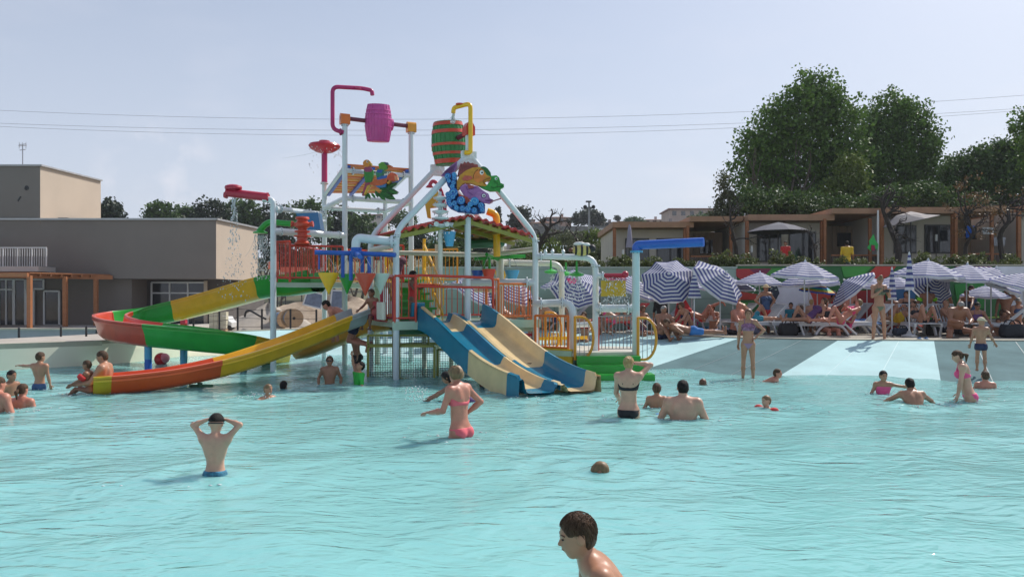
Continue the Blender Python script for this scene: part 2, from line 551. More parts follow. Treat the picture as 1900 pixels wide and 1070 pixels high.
def wave_h(x, y):
    z = np.zeros_like(x)
    g = np.random.default_rng(3)
    for _ in range(22):
        wl_ = g.uniform(0.7, 3.4); a = g.normal(PI / 2 + 0.15, 0.55); k = 2 * PI / wl_
        z += 0.0024 * wl_ ** 0.8 * np.sin(k * (x * math.cos(a) + y * math.sin(a)) + g.uniform(0, 6.3) + 0.5 * np.sin(0.8 * x + g.uniform(0, 6)))
    return z
nx, ny = 640, 500
xs = np.linspace(-21, 21, nx); ys = np.linspace(-5, 27.5, ny)
X, Y = np.meshgrid(xs, ys)
Z = wave_h(X, Y)
# rings spreading from the bathers and the slide ends
for px, d, am in ((399, 7.5, .010), (1113, 7.75, .012), (1068, 3.6, .006), (844, 9.55, .010), (815, 13.1, .012), (1167, 11.15, .009), (1250, 11.2, .010), (1219, 12.2, .008), (1421, 12.1, .010), (1305, 15.3, .008), (1638, 13.9, .010), (1708, 12.4, .012), (1785, 12.9, .009), (1825, 14.8, .008), (612, 15.4, .008), (668, 15.3, .008), (505, 13.6, .013), (74, 14.6, .008), (20, 12.3, .010), (165, 13.8, .010), (1000, 13.3, .012), (1075, 13.7, .010)):
    r_ = np.hypot(X - XD(px, d), Y - d); Z += am * np.cos(r_ * 2 * PI / .42 - px) * np.exp(-((r_ - .35) / .55) ** 2)
co = np.stack([X.ravel(), Y.ravel(), Z.ravel()], 1)
idx = np.arange(nx * ny).reshape(ny, nx)
fc = np.stack([idx[:-1, :-1].ravel(), idx[:-1, 1:].ravel(), idx[1:, 1:].ravel(), idx[1:, :-1].ravel()], 1)
def np_mesh(name, co, quads):
    me = bpy.data.meshes.new(name)
    me.vertices.add(len(co)); me.vertices.foreach_set('co', np.asarray(co, np.float32).ravel())
    k = quads.shape[1]
    me.loops.add(len(quads) * k); me.loops.foreach_set('vertex_index', np.asarray(quads, np.int32).ravel())
    me.polygons.add(len(quads)); me.polygons.foreach_set('loop_start', np.arange(0, len(quads) * k, k, dtype=np.int32))
    me.polygons.foreach_set('loop_total', np.full(len(quads), k, np.int32))
    me.polygons.foreach_set('use_smooth', np.ones(len(quads), bool))
    me.update(calc_edges=True)
    return me
w = link_mesh('pool_water', np_mesh('pool_water', co, fc), WATER)
w['kind'] = 'structure'

# raised bank behind the deck
mb = MB()
mb.grid([[Vector((x, 27.35, -1.5)), Vector((x, 27.35, 2.55)), Vector((x, 33, 2.75)), Vector((x, 60, 3.2)), Vector((x, 60, -1.5))] for x in (-3.6, 0, 5, 10, 15, 20, 30, 60)])
mb.add([(-3.6, 27.35, -1.5), (-3.6, 27.35, 2.55), (-3.6, 33, 2.75), (-3.6, 60, 3.2), (-3.6, 60, -1.5)], [(0, 1, 2, 3, 4)])
BANK = mat('bank_soil', (0.16, 0.13, 0.075), 0.95, 0.4, 1.6, bump=0.7, bscale=9, tint=(0.12, 0.15, 0.05))
struct('planted_bank', mb, BANK)

# perimeter wall: sage panels, then the painted length
WY = 27.0
SAGE = mat('sage_wall_panel', (0.30, 0.42, 0.34), 0.7, 0.07, 0.9, bump=0.08, bscale=20)
MURG = mat('mural_dark_green', (0.02, 0.13, 0.03), 0.55, 0.2, 0.6)
pw = thing('perimeter_wall', (2.0, WY, DECK), 'sage green panelled wall behind the striped parasols and the slides', 'wall')
x0w, x1w = XD(690, WY), XD(1368, WY)
ncol = 8; cw = (x1w - x0w) / ncol
for c in range(ncol):
    for r in range(4):
        hh = (2.74 - DECK) / 4
        q = MB(); q.box((x0w + cw * (c + .5), WY + 0.1, DECK + hh * (r + .5)), (cw - 0.012, 0.16, hh - 0.012))
        q.build('wall_panel', SAGE, pw)
q = MB(); q.box((0.5 * (x0w + x1w), WY + 0.1, 2.765), (x1w - x0w, 0.24, 0.05)); q.build('wall_cap', mat('wall_cap', (0.4, 0.5, 0.42), 0.7), pw)
q = MB(); q.box((0.5 * (x0w + x1w), WY + 0.145, 1.66), (x1w - x0w, 0.10, 2.13)); q.build('wall_core', mat('wall_core', (0.16, 0.2, 0.17), 0.8), pw)

mw = thing('mural_wall', (13, WY, DECK), 'boundary wall painted with a green, red and white abstract mural', 'wall')
q = MB(); q.box((0.5 * (XD(1369, WY) + 32), WY + 0.1, 0.5 * (2.82 + DECK)), (32 - XD(1369, WY), 0.2, 2.82 - DECK)); q.build('wall_body', MURG, mw)
q = MB(); q.box((0.5 * (XD(1369, WY) + 32), WY + 0.1, 2.845), (32 - XD(1369, WY), 0.28, 0.05)); q.build('wall_cap', COPING, mw)
MURAL = [
    ([(1366, 499), (1432, 498), (1385, 527), (1366, 512)], (0.42, 0.03, 0.03)), ([(1390, 499), (1440, 498), (1412, 516)], (0.20, 0.02, 0.06)),
    ([(1432, 498), (1472, 497), (1455, 512), (1418, 512)], (0.06, 0.30, 0.04)),
    ([(1370, 540), (1418, 548), (1410, 556), (1369, 556)], (0.5, 0.05, 0.03)), ([(1369, 560), (1392, 562), (1400, 592), (1371, 600)], (0.10, 0.42, 0.06)),
    ([(1440, 524), (1520, 524), (1516, 556), (1524, 584), (1500, 606), (1430, 606), (1447, 575), (1438, 560), (1446, 544), (1438, 534)], (0.62, 0.62, 0.66)),
    ([(1482, 530), (1502, 540), (1510, 560), (1500, 606), (1556, 606), (1560, 548), (1540, 536)], (0.46, 0.05, 0.03)),
    ([(1418, 528), (1440, 526), (1446, 544), (1436, 560), (1452, 574), (1430, 604), (1415, 590), (1408, 560)], (0.02, 0.03, 0.05)),
    ([(1560, 494), (1618, 493), (1600, 512), (1566, 514)], (0.05, 0.30, 0.04)), ([(1612, 507), (1625, 494), (1662, 492), (1648, 512), (1625, 524)], (0.52, 0.05, 0.03)),
    ([(1588, 540), (1640, 536), (1646, 590), (1590, 596)], (0.40, 0.03, 0.03)), ([(1656, 530), (1700, 535), (1690, 590), (1660, 590)], (0.03, 0.14, 0.30)),
    ([(1690, 520), (1712, 512), (1722, 530), (1700, 540)], (0.55, 0.12, 0.02)), ([(1770, 528), (1830, 520), (1826, 570), (1780, 590)], (0.02, 0.24, 0.03)),
    ([(1770, 494), (1842, 493), (1800, 504)], (0.20, 0.02, 0.10)), ([(1846, 494), (1990, 494), (1990, 545), (1880, 545)], (0.60, 0.61, 0.66)), ([(1872, 545), (1990, 545), (1990, 606), (1850, 606)], (0.55, 0.57, 0.62)),
]
for k, (poly, c) in enumerate(MURAL):
    q = MB()
    pts = [(XD(px, WY), min(ZD(py, WY), 2.80)) for px, py in poly]
    pts = [(x, max(z, DECK + 0.02)) for x, z in pts]
    q.prism(pts, (0, WY + 0.002, 0), (1, 0, 0), (0, 0, 1), (0, -1, 0), 0.006 + 0.003 * k)
    q.build('mural_patch', mat('mural_%d' % k, c, 0.55, 0.15, 0.8), mw)
# pale leaf sprigs painted on the dark green
for k in range(34):
    a = rng.uniform(0, 2 * PI); r_ = rng.uniform(0.05, 0.75)
    px_, pz_ = XD(1412, WY) + r_ * math.cos(a) * 0.8, ZD(540, WY) + r_ * math.sin(a) * 0.5
    q = MB(); q.prism([(-.05, 0), (0, -.02), (.05, 0), (0, .02)], (px_, WY - 0.05, pz_), (math.cos(a), 0, math.sin(a)), (-math.sin(a), 0, math.cos(a)), (0, -1, 0), 0.006)
    q.build('painted_leaf', mat('mural_leaf', (0.45, 0.55, 0.45), 0.6), mw)
# ------------------------------------------------------------------ the water play structure
A0 = Vector((XD(735, 16.5), 16.5, 0))
RU, BV = Vector((0.9, 0.436, 0)).normalized(), Vector((-0.436, 0.9, 0)).normalized()
def S(u, v, z):
    p = A0 + RU * u + BV * v
    return Vector((p.x, p.y, z))
PR = 0.07
play = thing('water_play_tower', (A0.x, A0.y, -1.0), 'white steel water play structure with barrels, slides and coloured railings', 'play structure')

def part(name, mb, m, smooth=40, parent=None):
    return mb.build(name, m, parent or play, smooth)

def flange(c, axis, r=0.11, t=0.025, parent=None, m=None, bolts=8):
    q = MB(); ax = Vector(axis).normalized()
    q.lathe(Vector(c) - ax * t, ax, [(r, 0), (r, t * 2)], 14, mi=0)
    u, v_ = frame_of(ax)
    for k in range(bolts):
        a = 2 * PI * k / bolts
        q.lathe(Vector(c) - ax * (t + .012) + (u * math.cos(a) + v_ * math.sin(a)) * r * 0.78, ax, [(0.011, 0), (0.011, 2 * t + .024)], 6, mi=1)
    return q.build('pipe_flange', [m or WHITE, DARK], parent or play, 40)

def post(pts, m=WHITE, r=PR, name='post'):
    q = MB(); q.tube(fillet(pts, 0.28, 6), r, 12); return part(name, q, m)

# gabled tower: two A-frames with a ridge of barrels between
ZE, ZP = 3.10, 4.90
for v, mm in ((0, WHITE), (2.0, WHITE)):
    L_, R_, Pk = S(0, v, -1.0), S(3.35, v, -1.0), S(1.675, v, ZP)
    le, re = S(0, v, ZE + .05), S(3.35, v, ZE + .05)
    post([L_, le, Pk + RU * -0.02], mm); post([R_, re, Pk + RU * 0.02], mm)
    q = MB(); q.box(Pk + Vector((0, 0, -0.05)), (0.34, 0.1, 0.26), math.atan2(RU.y, RU.x)); part('peak_plate', q, mm)
    q = MB(); q.tube([Pk + Vector((0, 0, -0.1)), Pk + Vector((0, 0, 0.45))], 0.075, 12); part('peak_post', q, mm)
post([S(1.66, 0.02, -1.0), S(1.66, 0.02, 4.85)])
for u in (0, 3.35):
    for v in (0, 2.0):
        flange(S(u, v, ZE - .06), (0, 0, 1), 0.095, 0.012)
# ring beams round the tower
for a, b, z in ((S(0, 0, 0), S(0, 2, 0), 2.85), (S(3.35, 0, 0), S(3.35, 2, 0), 2.85), (S(0, 2, 0), S(3.35, 2, 0), 2.8)):
    q = MB(); q.tube([Vector((a.x, a.y, z)), Vector((b.x, b.y, z))], 0.06, 10); part('ring_beam', q, CREAM)
# roof: two corrugated sheets on battens, ridge rising between the frames
CORR = mat('red_roof_sheet', (0.50, 0.03, 0.02), 0.4, 0.15, 2)
BATT = mat('yellow_batten', (0.34, 0.24, 0.02), 0.5, 0.15, 3)
zr, ze = 3.50, 3.12
for side in (-1, 1):
    uA, uB = 1.675, (1.675 + side * 1.62)
    q = MB(); rows = []; n = 44
    for k in range(n + 1):
        t = k / n; u = uA + (uB - uA) * t
        z = zr + (ze - zr) * (t ** 1.15) + 0.03 * math.sin(t * 2 * PI * 9)
        rows.append([S(u, -0.06, z + .05), S(u, 2.06, z + .05)])
    q.grid(rows); q.grid([[p + Vector((0, 0, -.012)) for p in r] for r in reversed(rows)])
    for e in (0, 1):
        q.grid([[r[e], r[e] + Vector((0, 0, -.05))] for r in rows])
    part('roof_sheet', q, CORR)
    for k in range(7):
        t = (k + .3) / 7; u = uA + (uB - uA) * t; z = zr + (ze - zr) * (t ** 1.15)
        q = MB(); q.beam(S(u, 0.0, z - .03), S(u, 2.0, z - .03), 0.07, 0.07); part('roof_batten', q, BATT)
    for v in (0.02, 1.0, 1.98):
        q = MB(); q.beam(S(uA, v, zr - .09), S(uB, v, ze - .09), 0.06, 0.09); part('roof_rafter', q, OLIVE)
# main deck of the tower
q = MB(); q.beam(S(-0.05, 1.0, 1.14), S(3.40, 1.0, 1.14), 2.1, 0.10); part('tower_deck', q, PGREEN, None)
for v in (-0.06, 2.06):
    q = MB(); q.beam(S(-0.1, v, 1.13), S(3.45, v, 1.13), 0.03, 0.18); part('deck_fascia', q, PGREEN, None)

def rail(pts, m, bars=True, h=0.85, r=0.022, step=0.12, low=0.10, barr=0.011, name='railing', z0=None):
    """railing panel through floor points: top and bottom tube, end posts, thin bars"""
    o = None
    for a, b in zip(pts[:-1], pts[1:]):
        a, b = Vector(a), Vector(b); up = Vector((0, 0, 1))
        q = MB()
        q.tube([a + up * h, b + up * h], r, 8); q.tube([a + up * low, b + up * low], r * .8, 8)
        q.tube([a, a + up * h], r, 8); q.tube([b, b + up * h], r, 8)
        o = part(name, q, m)
        if bars:
            L = (b - a).length; n = max(1, int(L / step))
            for k in range(1, n):
                p = a.lerp(b, k / n)
                q = MB(); q.tube([p + up * low, p + up * h], barr, 6); q.build('bar', m, o, 40)
    return o
# front red railings by the double slide, and the red play panels left of the corner post
DK = 1.19
rail([S(-0.05, -0.05, DK), S(0.42, -0.05, DK)], RED, True, 1.0, 0.03)
q = MB(); q.tube(fillet([S(0.42, -.05, DK), S(0.42, -.05, DK + 1.02), S(2.25, -.05, DK + .98), S(2.25, -.05, DK)], .1), 0.03, 10); part('slide_hoop', q, RED)
q = MB(); q.tube([S(0.42, -.05, DK + .78), S(2.25, -.05, DK + .76)], 0.026, 8); part('hoop_bar', q, RED)
rail([S(2.25, -.05, DK), S(2.45, 0.1, DK)], ORANGE, True, .95, 0.028)
rail([S(-0.05, 0.0, DK), S(-0.05, 0.95, DK)], CRIMSON, True, 1.0, 0.03)
q = MB(); q.beam(S(-.14, 0.25, DK + .02), S(-.14, 1.1, DK + .02), 0.04, 0.0001 + .02); 
q.box(S(-.16, .95, DK + .24), (0.05, .75, 0.42), math.atan2(BV.y, BV.x) - PI / 2); part('play_panel', q, CRIMSON)
for k in range(3):
    q = MB(); q.lathe(S(-.22, 0.2 + .16 * k, DK + .06), (0, 0, 1), [(0.05, 0), (.058, .03), (.058, .34), (.05, .38)], 10); part('panel_roller', q, CREAM)
rail([S(2.45, .1, DK), S(3.35, .1, DK)], ORANGE, True, 0.85, 0.024, name='railing')
rail([S(3.35, .1, DK), S(3.35, 2.0, DK)], ORANGE, True, 0.85, 0.024, step=.14)
rail([S(1.2, 2.0, DK), S(3.35, 2.0, DK)], RED, True, 0.85, 0.024, step=.14)
post([S(2.55, 1.0, 1.15), S(2.55, 1.0, 2.1)], ORANGE, 0.035, 'rail_post')
# cream inner posts
for px, d, top, mm in ((812, 19.3, 3.05, CREAM), (763, 20.95, 3.9, WHITE), (700, 20.3, 2.7, CREAM)):
    x = XD(px, d)
    post([(x, d, -1), (x, d, top)], mm)
# stair with green treads and yellow rails up to the higher deck
sa, sb = P(782, 602, 17.6), P(752, 520, 20.2)
for k in range(7):
    t = k / 6; p = sa.lerp(sb, t)
    q = MB(); q.box(p, (0.95, 0.34, 0.05), math.atan2(RU.y, RU.x)); q.box(p + BV * .15 + Vector((0, 0, -.08)), (0.95, 0.03, 0.2), math.atan2(RU.y, RU.x)); part('stair_tread', q, GREEN, None)
for sgn in (-.52, .52):
    a, b = sa + RU * sgn, sb + RU * sgn
    for hh in (0.22, 0.85):
        q = MB(); q.tube([a + Vector((0, 0, hh)), b + Vector((0, 0, hh + .1))], 0.028, 8); part('stair_handrail', q, YELLOW)
    for k in range(10):
        p = a.lerp(b, k / 9)
        q = MB(); q.tube([p + Vector((0, 0, .05)), p + Vector((0, 0, .88))], 0.011, 6); part('stair_baluster', q, YELLOW)
    q = MB(); q.tube([b, b + Vector((0, 0, 1.1))], 0.04, 8); part('stair_newel', q, YELLOW)
for k in range(12):
    p = P(768 + k * 5.0, 525, 19.4)
    q = MB(); q.tube([p + Vector((0, 0, -.55)), p + Vector((0, 0, .22))], 0.014, 6); part('gate_bar', q, YELLOW)
# net frames under the deck
for (x0, y0, x1, y1, d) in ((683, 642, 733, 703, 16.75), (741, 642, 806, 703, 16.65), (683, 622, 733, 640, 17.0), (741, 622, 795, 640, 17.0), (812, 648, 850, 700, 16.9)):
    a, b = P(x0, y0, d), P(x1, y1, d); 
    q = MB()
    for p1, p2 in (((a.x, a.z), (b.x, a.z)), ((a.x, b.z), (b.x, b.z)), ((a.x, a.z), (a.x, b.z)), ((b.x, a.z), (b.x, b.z))):
        q.beam((p1[0], d, p1[1]), (p2[0], d, p2[1]), 0.05, 0.05, up=(0, 1, 0))
    part('net_frame', q, OLIVE, None)
    q = MB(); n = max(2, int((b.x - a.x) / .05)); m_ = max(2, int((a.z - b.z) / .05))
    for k in range(1, n): x = a.x + (b.x - a.x) * k / n; q.beam((x, d, a.z), (x, d, b.z), .007, .007, up=(0, 1, 0))
    for k in range(1, m_): z = a.z + (b.z - a.z) * k / m_; q.beam((a.x, d + .008, z), (b.x, d + .008, z), .007, .007, up=(0, 1, 0))
    o = part('rope_net', q, BLACK, None); o['kind'] = 'stuff'
for u in (0.55, 1.3, 2.0, 2.75):
    q = MB(); q.tube([S(u, 1.9, -1), S(u, 1.9, 1.1)], 0.06, 10); part('deck_leg', q, CREAM)
q = MB(); q.beam(S(0, .1, .98), S(2.0, .1, .98), .05, .09); part('under_beam', q, DGREEN, None)
q = MB(); q.beam(S(0, 1.9, .6), S(2.6, 1.9, .6), .05, .07); part('under_beam', q, OLIVE, None)

# ---- left tower with the pink barrel
V4 = 4.0
P1, P2 = S(-0.13, V4, 0), S(1.70, V4 + .1, 0)
zt1 = ZD(228, P1.y); zt2 = ZD(243, P2.y)
post([P1 + Vector((0, 0, -1)), P1 + Vector((0, 0, zt1))]); post([P2 + Vector((0, 0, -1)), P2 + Vector((0, 0, zt2))])
x602 = Vector((XD(602, 22.2), 22.2, 0)); z602 = ZD(340, 22.2)
post([x602 + Vector((0, 0, -1)), x602 + Vector((0, 0, z602))])
x4 = x602 + (P2 - P1); x4.z = 0
z4 = ZD(372, x4.y)
post([x4 + Vector((0, 0, -1)), x4 + Vector((0, 0, z4))])
for p, z, mm in ((P1, zt1, ORANGE), (P2, zt2, AMBER)):
    q = MB(); q.box(p + Vector((0, 0, z + .06)), (0.24, 0.2, 0.2), math.atan2(RU.y, RU.x)); q.lathe(p + Vector((0, 0, z + .14)) - RU * .12, RU, [(.10, 0), (.10, .24)], 12)
    part('bearing_cap', q, mm)
    flange(p + Vector((0, 0, z - .06)), (0, 0, 1), 0.1, 0.012)
# beams of the left tower
def beam_t(a, b, r=.065, m=WHITE, fl=True, name='cross_beam'):
    q = MB(); q.tube([a, b], r, 10); part(name, q, m)
    if fl:
        d = (Vector(b) - Vector(a)).normalized(); flange(Vector(a) + d * .22, d, .1, .016); flange(Vector(b) - d * .22, d, .1, .016)
def at_z(p, z): return Vector((p.x, p.y, z))
zb = ZD(371, 20.4)
beam_t(at_z(x602, zb), at_z(x4, zb)); beam_t(at_z(P1, zb), at_z(P2, zb))
beam_t(at_z(x602, zb), at_z(P1, zb), fl=False); beam_t(at_z(x4, zb), at_z(P2, zb), fl=False)
zt = ZD(318, 20.2)
beam_t(at_z(P1, zt), at_z(P2, zt), .06)
# tilted slatted sun roof carrying the parrots
ra, rb = at_z(P1, ZD(309, 20.1)), at_z(P2, ZD(318, 21))
rc, rd = at_z(x602, ZD(362, 22.2)), at_z(x4, ZD(362, x4.y))
q = MB(); q.tube([ra + Vector((0, 0, -.02)), rc], .05, 8); part('roof_strut', q, WHITE); q = MB(); q.tube([rb, rd], .05, 8); part('roof_strut', q, WHITE)
for k in range(11):
    t = (k + .5) / 11
    q = MB(); q.beam(ra.lerp(rc, t) + Vector((0, 0, .06)), rb.lerp(rd, t) + Vector((0, 0, .06)), 0.135, 0.04, up=(rc - ra).cross(rb - ra)); part('roof_slat', q, AMBER if k % 2 else ORANGE, None)
for s_ in (.06, .42, .94):
    q = MB(); q.beam(ra.lerp(rb, s_) + Vector((0, 0, 0.0)), rc.lerp(rd, s_), .09, .06); part('roof_purlin', q, BLUE, None)
# mushroom spray on the slim pink pipe
q = MB(); q.tube([at_z(x602, z602), at_z(x602, ZD(282, 22.2))], 0.085, 12); part('mushroom_stem', q, MAGENTA)
q = MB(); q.lathe(at_z(x602, ZD(284, 22.2)), (0, 0, 1), [(.05, -.02), (.24, .03), (.40, .12), (.45, .20), (.42, .25), (.30, .28), (.16, .29), (.15, .35), (.0, .36)], 24); part('mushroom_head', q, CRIMSON)
flange(at_z(x602, z602), (0, 0, 1), .12, .016)
# upper deck and its red railing
PD = 19.6
pd0 = P(513, 523, 18.4); pd1 = P(604, 521, 22.0)
zD3 = pd0.z
pts3 = [pd0, at_z(pd1, zD3), at_z(P1, zD3), Vector((XD(640, 18.9), 18.9, zD3))]
q = MB(); q.prism([(p.x, p.y) for p in pts3][::-1], (0, 0, zD3 - .12), (1, 0, 0), (0, 1, 0), (0, 0, 1), .11); part('upper_deck', q, PGREEN, None)
q = MB(); q.prism([(p.x, p.y) for p in (at_z(P1, 0), at_z(x4, 0), S(1.7, 4, 0), S(1.5, 2.3, 0), S(0.1, 2.3, 0))][::-1], (0, 0, zD3 - .12), (1, 0, 0), (0, 1, 0), (0, 0, 1), .11); part('upper_deck', q, PGREEN, None)
rail([pts3[0], Vector((XD(538, 18.3), 18.3, zD3))], RED, True, .95, .032)
rail([Vector((XD(538, 18.3), 18.3, zD3)), Vector((XD(636, 18.7), 18.7, zD3))], RED, True, .86, .026, .13)
rail([pd0, at_z(pd1, zD3)], RED, True, .95, .026, .13)
rail([at_z(P1, zD3), at_z(P2, zD3)], RED, True, .86, .026, .13)
rail([S(0.1, 2.3, zD3), S(.9, 2.3, zD3)], RED, True, .9, .026, .13)
rail([at_z(P2, zD3), S(2.6, 3.0, zD3)], AMBER, True, .9, .024, .11)
rail([at_z(x602, zD3), at_z(x4, zD3)], AMBER, True, .9, .024, .13)
# post with the red spout, left of everything
X5 = Vector((XD(507, 18.2), 18.2, 0)); z5 = ZD(372, 18.2)
post([X5 + Vector((0, 0, -1)), at_z(X5, z5 + .02), P(488, 369, 18.2)])
e1 = P(497, 366, 18.2)
flange(e1, (1, 0, .1), .11, .02, m=CRIMSON)
q = MB(); q.tube([e1, P(420, 357, 18.2)], [.10, .10], 12); q.lathe(P(420, 362, 18.2), (-1, 0, 0.1), [(.085, -.02), (.07, .05), (0, .07)], 12); part('spout_arm', q, CRIMSON)
q = MB(); q.tube([P(433, 362, 18.2), P(433, 350, 18.2)], .085, 12); q.lathe(P(433, 353, 18.2), (0, 0, 1), [(.10, 0), (.185, .02), (.2, .06), (.185, .10), (.10, .13), (0, .135)], 18); part('spout_head', q, CRIMSON)
zc = ZD(429, 18.2)
beam_t(at_z(X5, zc), at_z(P1, zc + .05), .085)
beam_t(P(512, 387, 18.2), P(602, 397, 22.0), .06)
beam_t(P(590, 410, 21), P(602, 411, 22.0), .06, fl=False)
# green arm with a shower rose
q = MB(); q.tube(fillet([P(556, 416, 19.0), P(496, 412, 19.2), P(482, 428, 19.2)], .2), .075, 10); part('shower_arm', q, GREEN)
q = MB(); q.lathe(P(483, 433, 19.2), (0, 0, 1), [(0, -.015), (.17, 0), (.18, .03), (.10, .06), (.07, .12)], 18); part('shower_rose', q, GREEN)
# blue trough
q = MB(); q.prism([(0, 0), (.55, .03), (.62, -.40), (.30, -.46), (.12, -.30)], P(549, 396, 19.4), (1, 0, 0), (0, 0, 1), (0, 1, 0), .4); part('tipping_trough', q, mat('trough_blue', (.04, .20, .42), .35, .1, 2), None)
# orange stacked hydrant
q = MB(); c = P(561, 441, 18.3)
q.lathe(c + Vector((0, 0, -.16)), (0, 0, 1), [(.17, 0), (.19, .03), (.15, .06), (.12, .10), (.12, .16), (.20, .18), (.20, .21), (.11, .23), (.11, .27), (.18, .29), (.18, .32), (.10, .34), (.11, .38), (.17, .41), (.19, .45), (.19, .50), (.13, .54), (.12, .58), (.17, .60), (.15, .65), (0, .67)], 16)
for sx in (-1, 1): q.lathe(c + Vector((0, 0, .30)), (sx, 0, .1), [(.05, .1), (.05, .22), (.07, .22), (.07, .26), (0, .26)], 10)
part('spray_hydrant', q, REDF)
# pipe over to the blue spinner
q = MB(); q.tube(fillet([P(735, 449, 16.5), P(661, 441, 16.3), P(660, 462, 16.3)], .25, 8), .095, 14); part('spinner_pipe', q, WHITE)
flange(P(728, 448, 16.48), (1, 0, 0), .135, .03)
hub = P(661, 470, 16.3)
q = MB(); q.lathe(hub + Vector((0, 0, -.10)), (0, 0, 1), [(0, 0), (.12, .02), (.15, .08), (.15, .14), (.11, .16), (.12, .22), (.0, .23)], 16); part('spinner_hub', q, BLUE)
ARM = [P(584, 468, 16.0), P(734, 473, 16.1), P(668, 476, 15.3), P(652, 468, 17.3)]
for e in ARM:
    q = MB(); q.tube([hub, e], .05, 10); part('spinner_arm', q, BLUE)
for (px, y0, y1, d) in ((592, 470, 500, 16.05), (636, 472, 515, 16.2), (651, 474, 520, 16.0), (672, 474, 505, 16.6), (685, 476, 522, 15.9), (707, 475, 507, 16.1)):
    q = MB(); q.tube([P(px, y0, d), P(px, y1, d)], .018 if px == 707 or px == 592 else .04, 8); part('spinner_rod', q, BLUE if px != 707 else STEEL)

# ---- right hand pipework
def pipe(pts, r=.07, m=WHITE, fr=.22, fl=(), name='spray_pipe'):
    q = MB(); q.tube(fillet(pts, fr, 7), r, 12); o = part(name, q, m)
    for (c, ax) in fl: flange(c, ax, r * 1.55, .016)
    return o
Bp = S(3.35, 0, 0)
pipe([at_z(Bp, ZD(563, Bp.y)), P(1063, 561, 17.2), P(1063, 700, 17.2), P(1063, 760, 17.2)], .085, fr=.3, fl=((P(1004, 563, 17.7), (1, 0, 0)), (P(1043, 562, 17.4), (1, 0, 0))))
pipe([at_z(Bp, ZD(475, Bp.y)), P(1105, 478, 17.7), P(1105, 660, 17.7)], .07, fr=.3, fl=((P(1004, 475, 17.9), (1, 0, 0)), (P(1105, 493, 17.7), (0, 0, 1))))
pipe([P(927, 487, 19.9), P(1042, 489, 19.9), P(1042, 660, 19.9)], .075, CREAM, fr=.3, fl=((P(946, 487, 19.9), (1, 0, 0)), (P(1042, 502, 19.9), (0, 0, 1))))
pipe([P(860, 524, 18.6), at_z(Bp, ZD(524, Bp.y))], .085, fl=((P(978, 524, 18.0), (1, 0, 0)),))
pipe([P(812, 530, 19.2), P(877, 530, 18.8)], .06, fl=((P(828, 530, 19.1), (1, 0, 0)),))
pipe([P(880, 538, 19.7), P(928, 538, 19.7)], .06, CREAM)
post([P(1180, 700, 17.2), P(1180, 468, 17.2)], mat('pale_blue_post', (.55, .68, .68), .35, .05, 1), .085)
bp0, bp1 = P(1181, 467, 17.2), P(1306, 449, 16.6)
q = MB(); q.tube(fillet([bp0, P(1181, 455, 17.2), bp1], .35, 8), .10, 14); part('blue_cannon_arm', q, BLUE)
flange(bp0, (0, 0, 1), .14, .02, m=SKYB)
pipe([P(1107, 572, 17.7), P(1180, 572, 17.25)], .085, fl=((P(1113, 572, 17.6), (1, 0, 0)), (P(1165, 572, 17.3), (1, 0, 0))))
pipe([P(1063, 603, 18.4), P(1107, 601, 17.8)], .06)
pipe([P(1105, 512, 17.7), P(1122, 511, 17.6)], .06, fl=((P(1118, 511, 17.6), (1, 0, 0)),))
q = MB(); q.tube([P(1122, 511, 17.6), P(1160, 511, 17.4)], .05, 10); q.ball(P(1160, 509, 17.4), .08, 10); part('red_nozzle_bar', q, CRIMSON)
for k in range(9):
    a = P(1124 + k * 4, 514, 17.55); q = MB(); q.beam(a, a + Vector((.04, -.22, -.07)), .025, .012); part('roof_tooth', q, CRIMSON, None)
q = MB(); q.box(P(1138, 535, 17.5), (.56, .025, .36)); part('spray_panel', q, MUSTARD, None)
q = MB(); q.tube([P(1138, 512, 17.5), P(1138, 523, 17.5)], .02, 6); part('panel_hanger', q, STEEL)
for (px, py, d) in ((1022, 505, 19.5), (1050, 509, 20.5), (1070, 510, 17.6)):
    q = MB(); q.lathe(P(px, py, d), (0, 0, 1), [(.0, -.05), (.15, -.02), (.18, .02), (.10, .06), (.03, .09), (.02, .32)], 14); part('green_shower_rose', q, GREEN)
for px in (1012, 1025, 1045, 1070, 1088):
    q = MB(); q.lathe(P(px, 471, 17.7), (0, 0, 1), [(.03, -.03), (.035, .04), (.05, .05), (.02, .10), (.0, .11)], 10); part('spray_nozzle', q, WHITE)
# low platform with gates and steps
zl = ZD(652, 17.3)
lp = [P(993, 655, 17.5), P(1062, 652, 16.9), P(1180, 650, 17.2), P(1185, 645, 19.0), P(1000, 645, 19.6)]
q = MB(); q.prism([(p.x, p.y) for p in lp], (0, 0, zl - .08), (1, 0, 0), (0, 1, 0), (0, 0, 1), .08); part('low_platform', q, CREAM, None)
q = MB(); q.beam(at_z(lp[0], .15), at_z(lp[1], .15), .06, .9); part('platform_side', q, MUSTARD, None)
q = MB(); q.beam(at_z(lp[0], zl - .02), at_z(lp[1], zl - .02), .09, .12); part('platform_edge', q, PGREEN, None)
for k in range(4):
    zz = zl - .06 - .17 * k; dd = -.30 * k
    a, b = P(1068, 650, 17.2), P(1182, 650, 17.2)
    q = MB(); q.box(((a.x + b.x) / 2 + .05 * k, 17.0 + dd - .0, zz - .2), (1.38 + .10 * k, .5, .4)); part('step', q, GREEN, None)
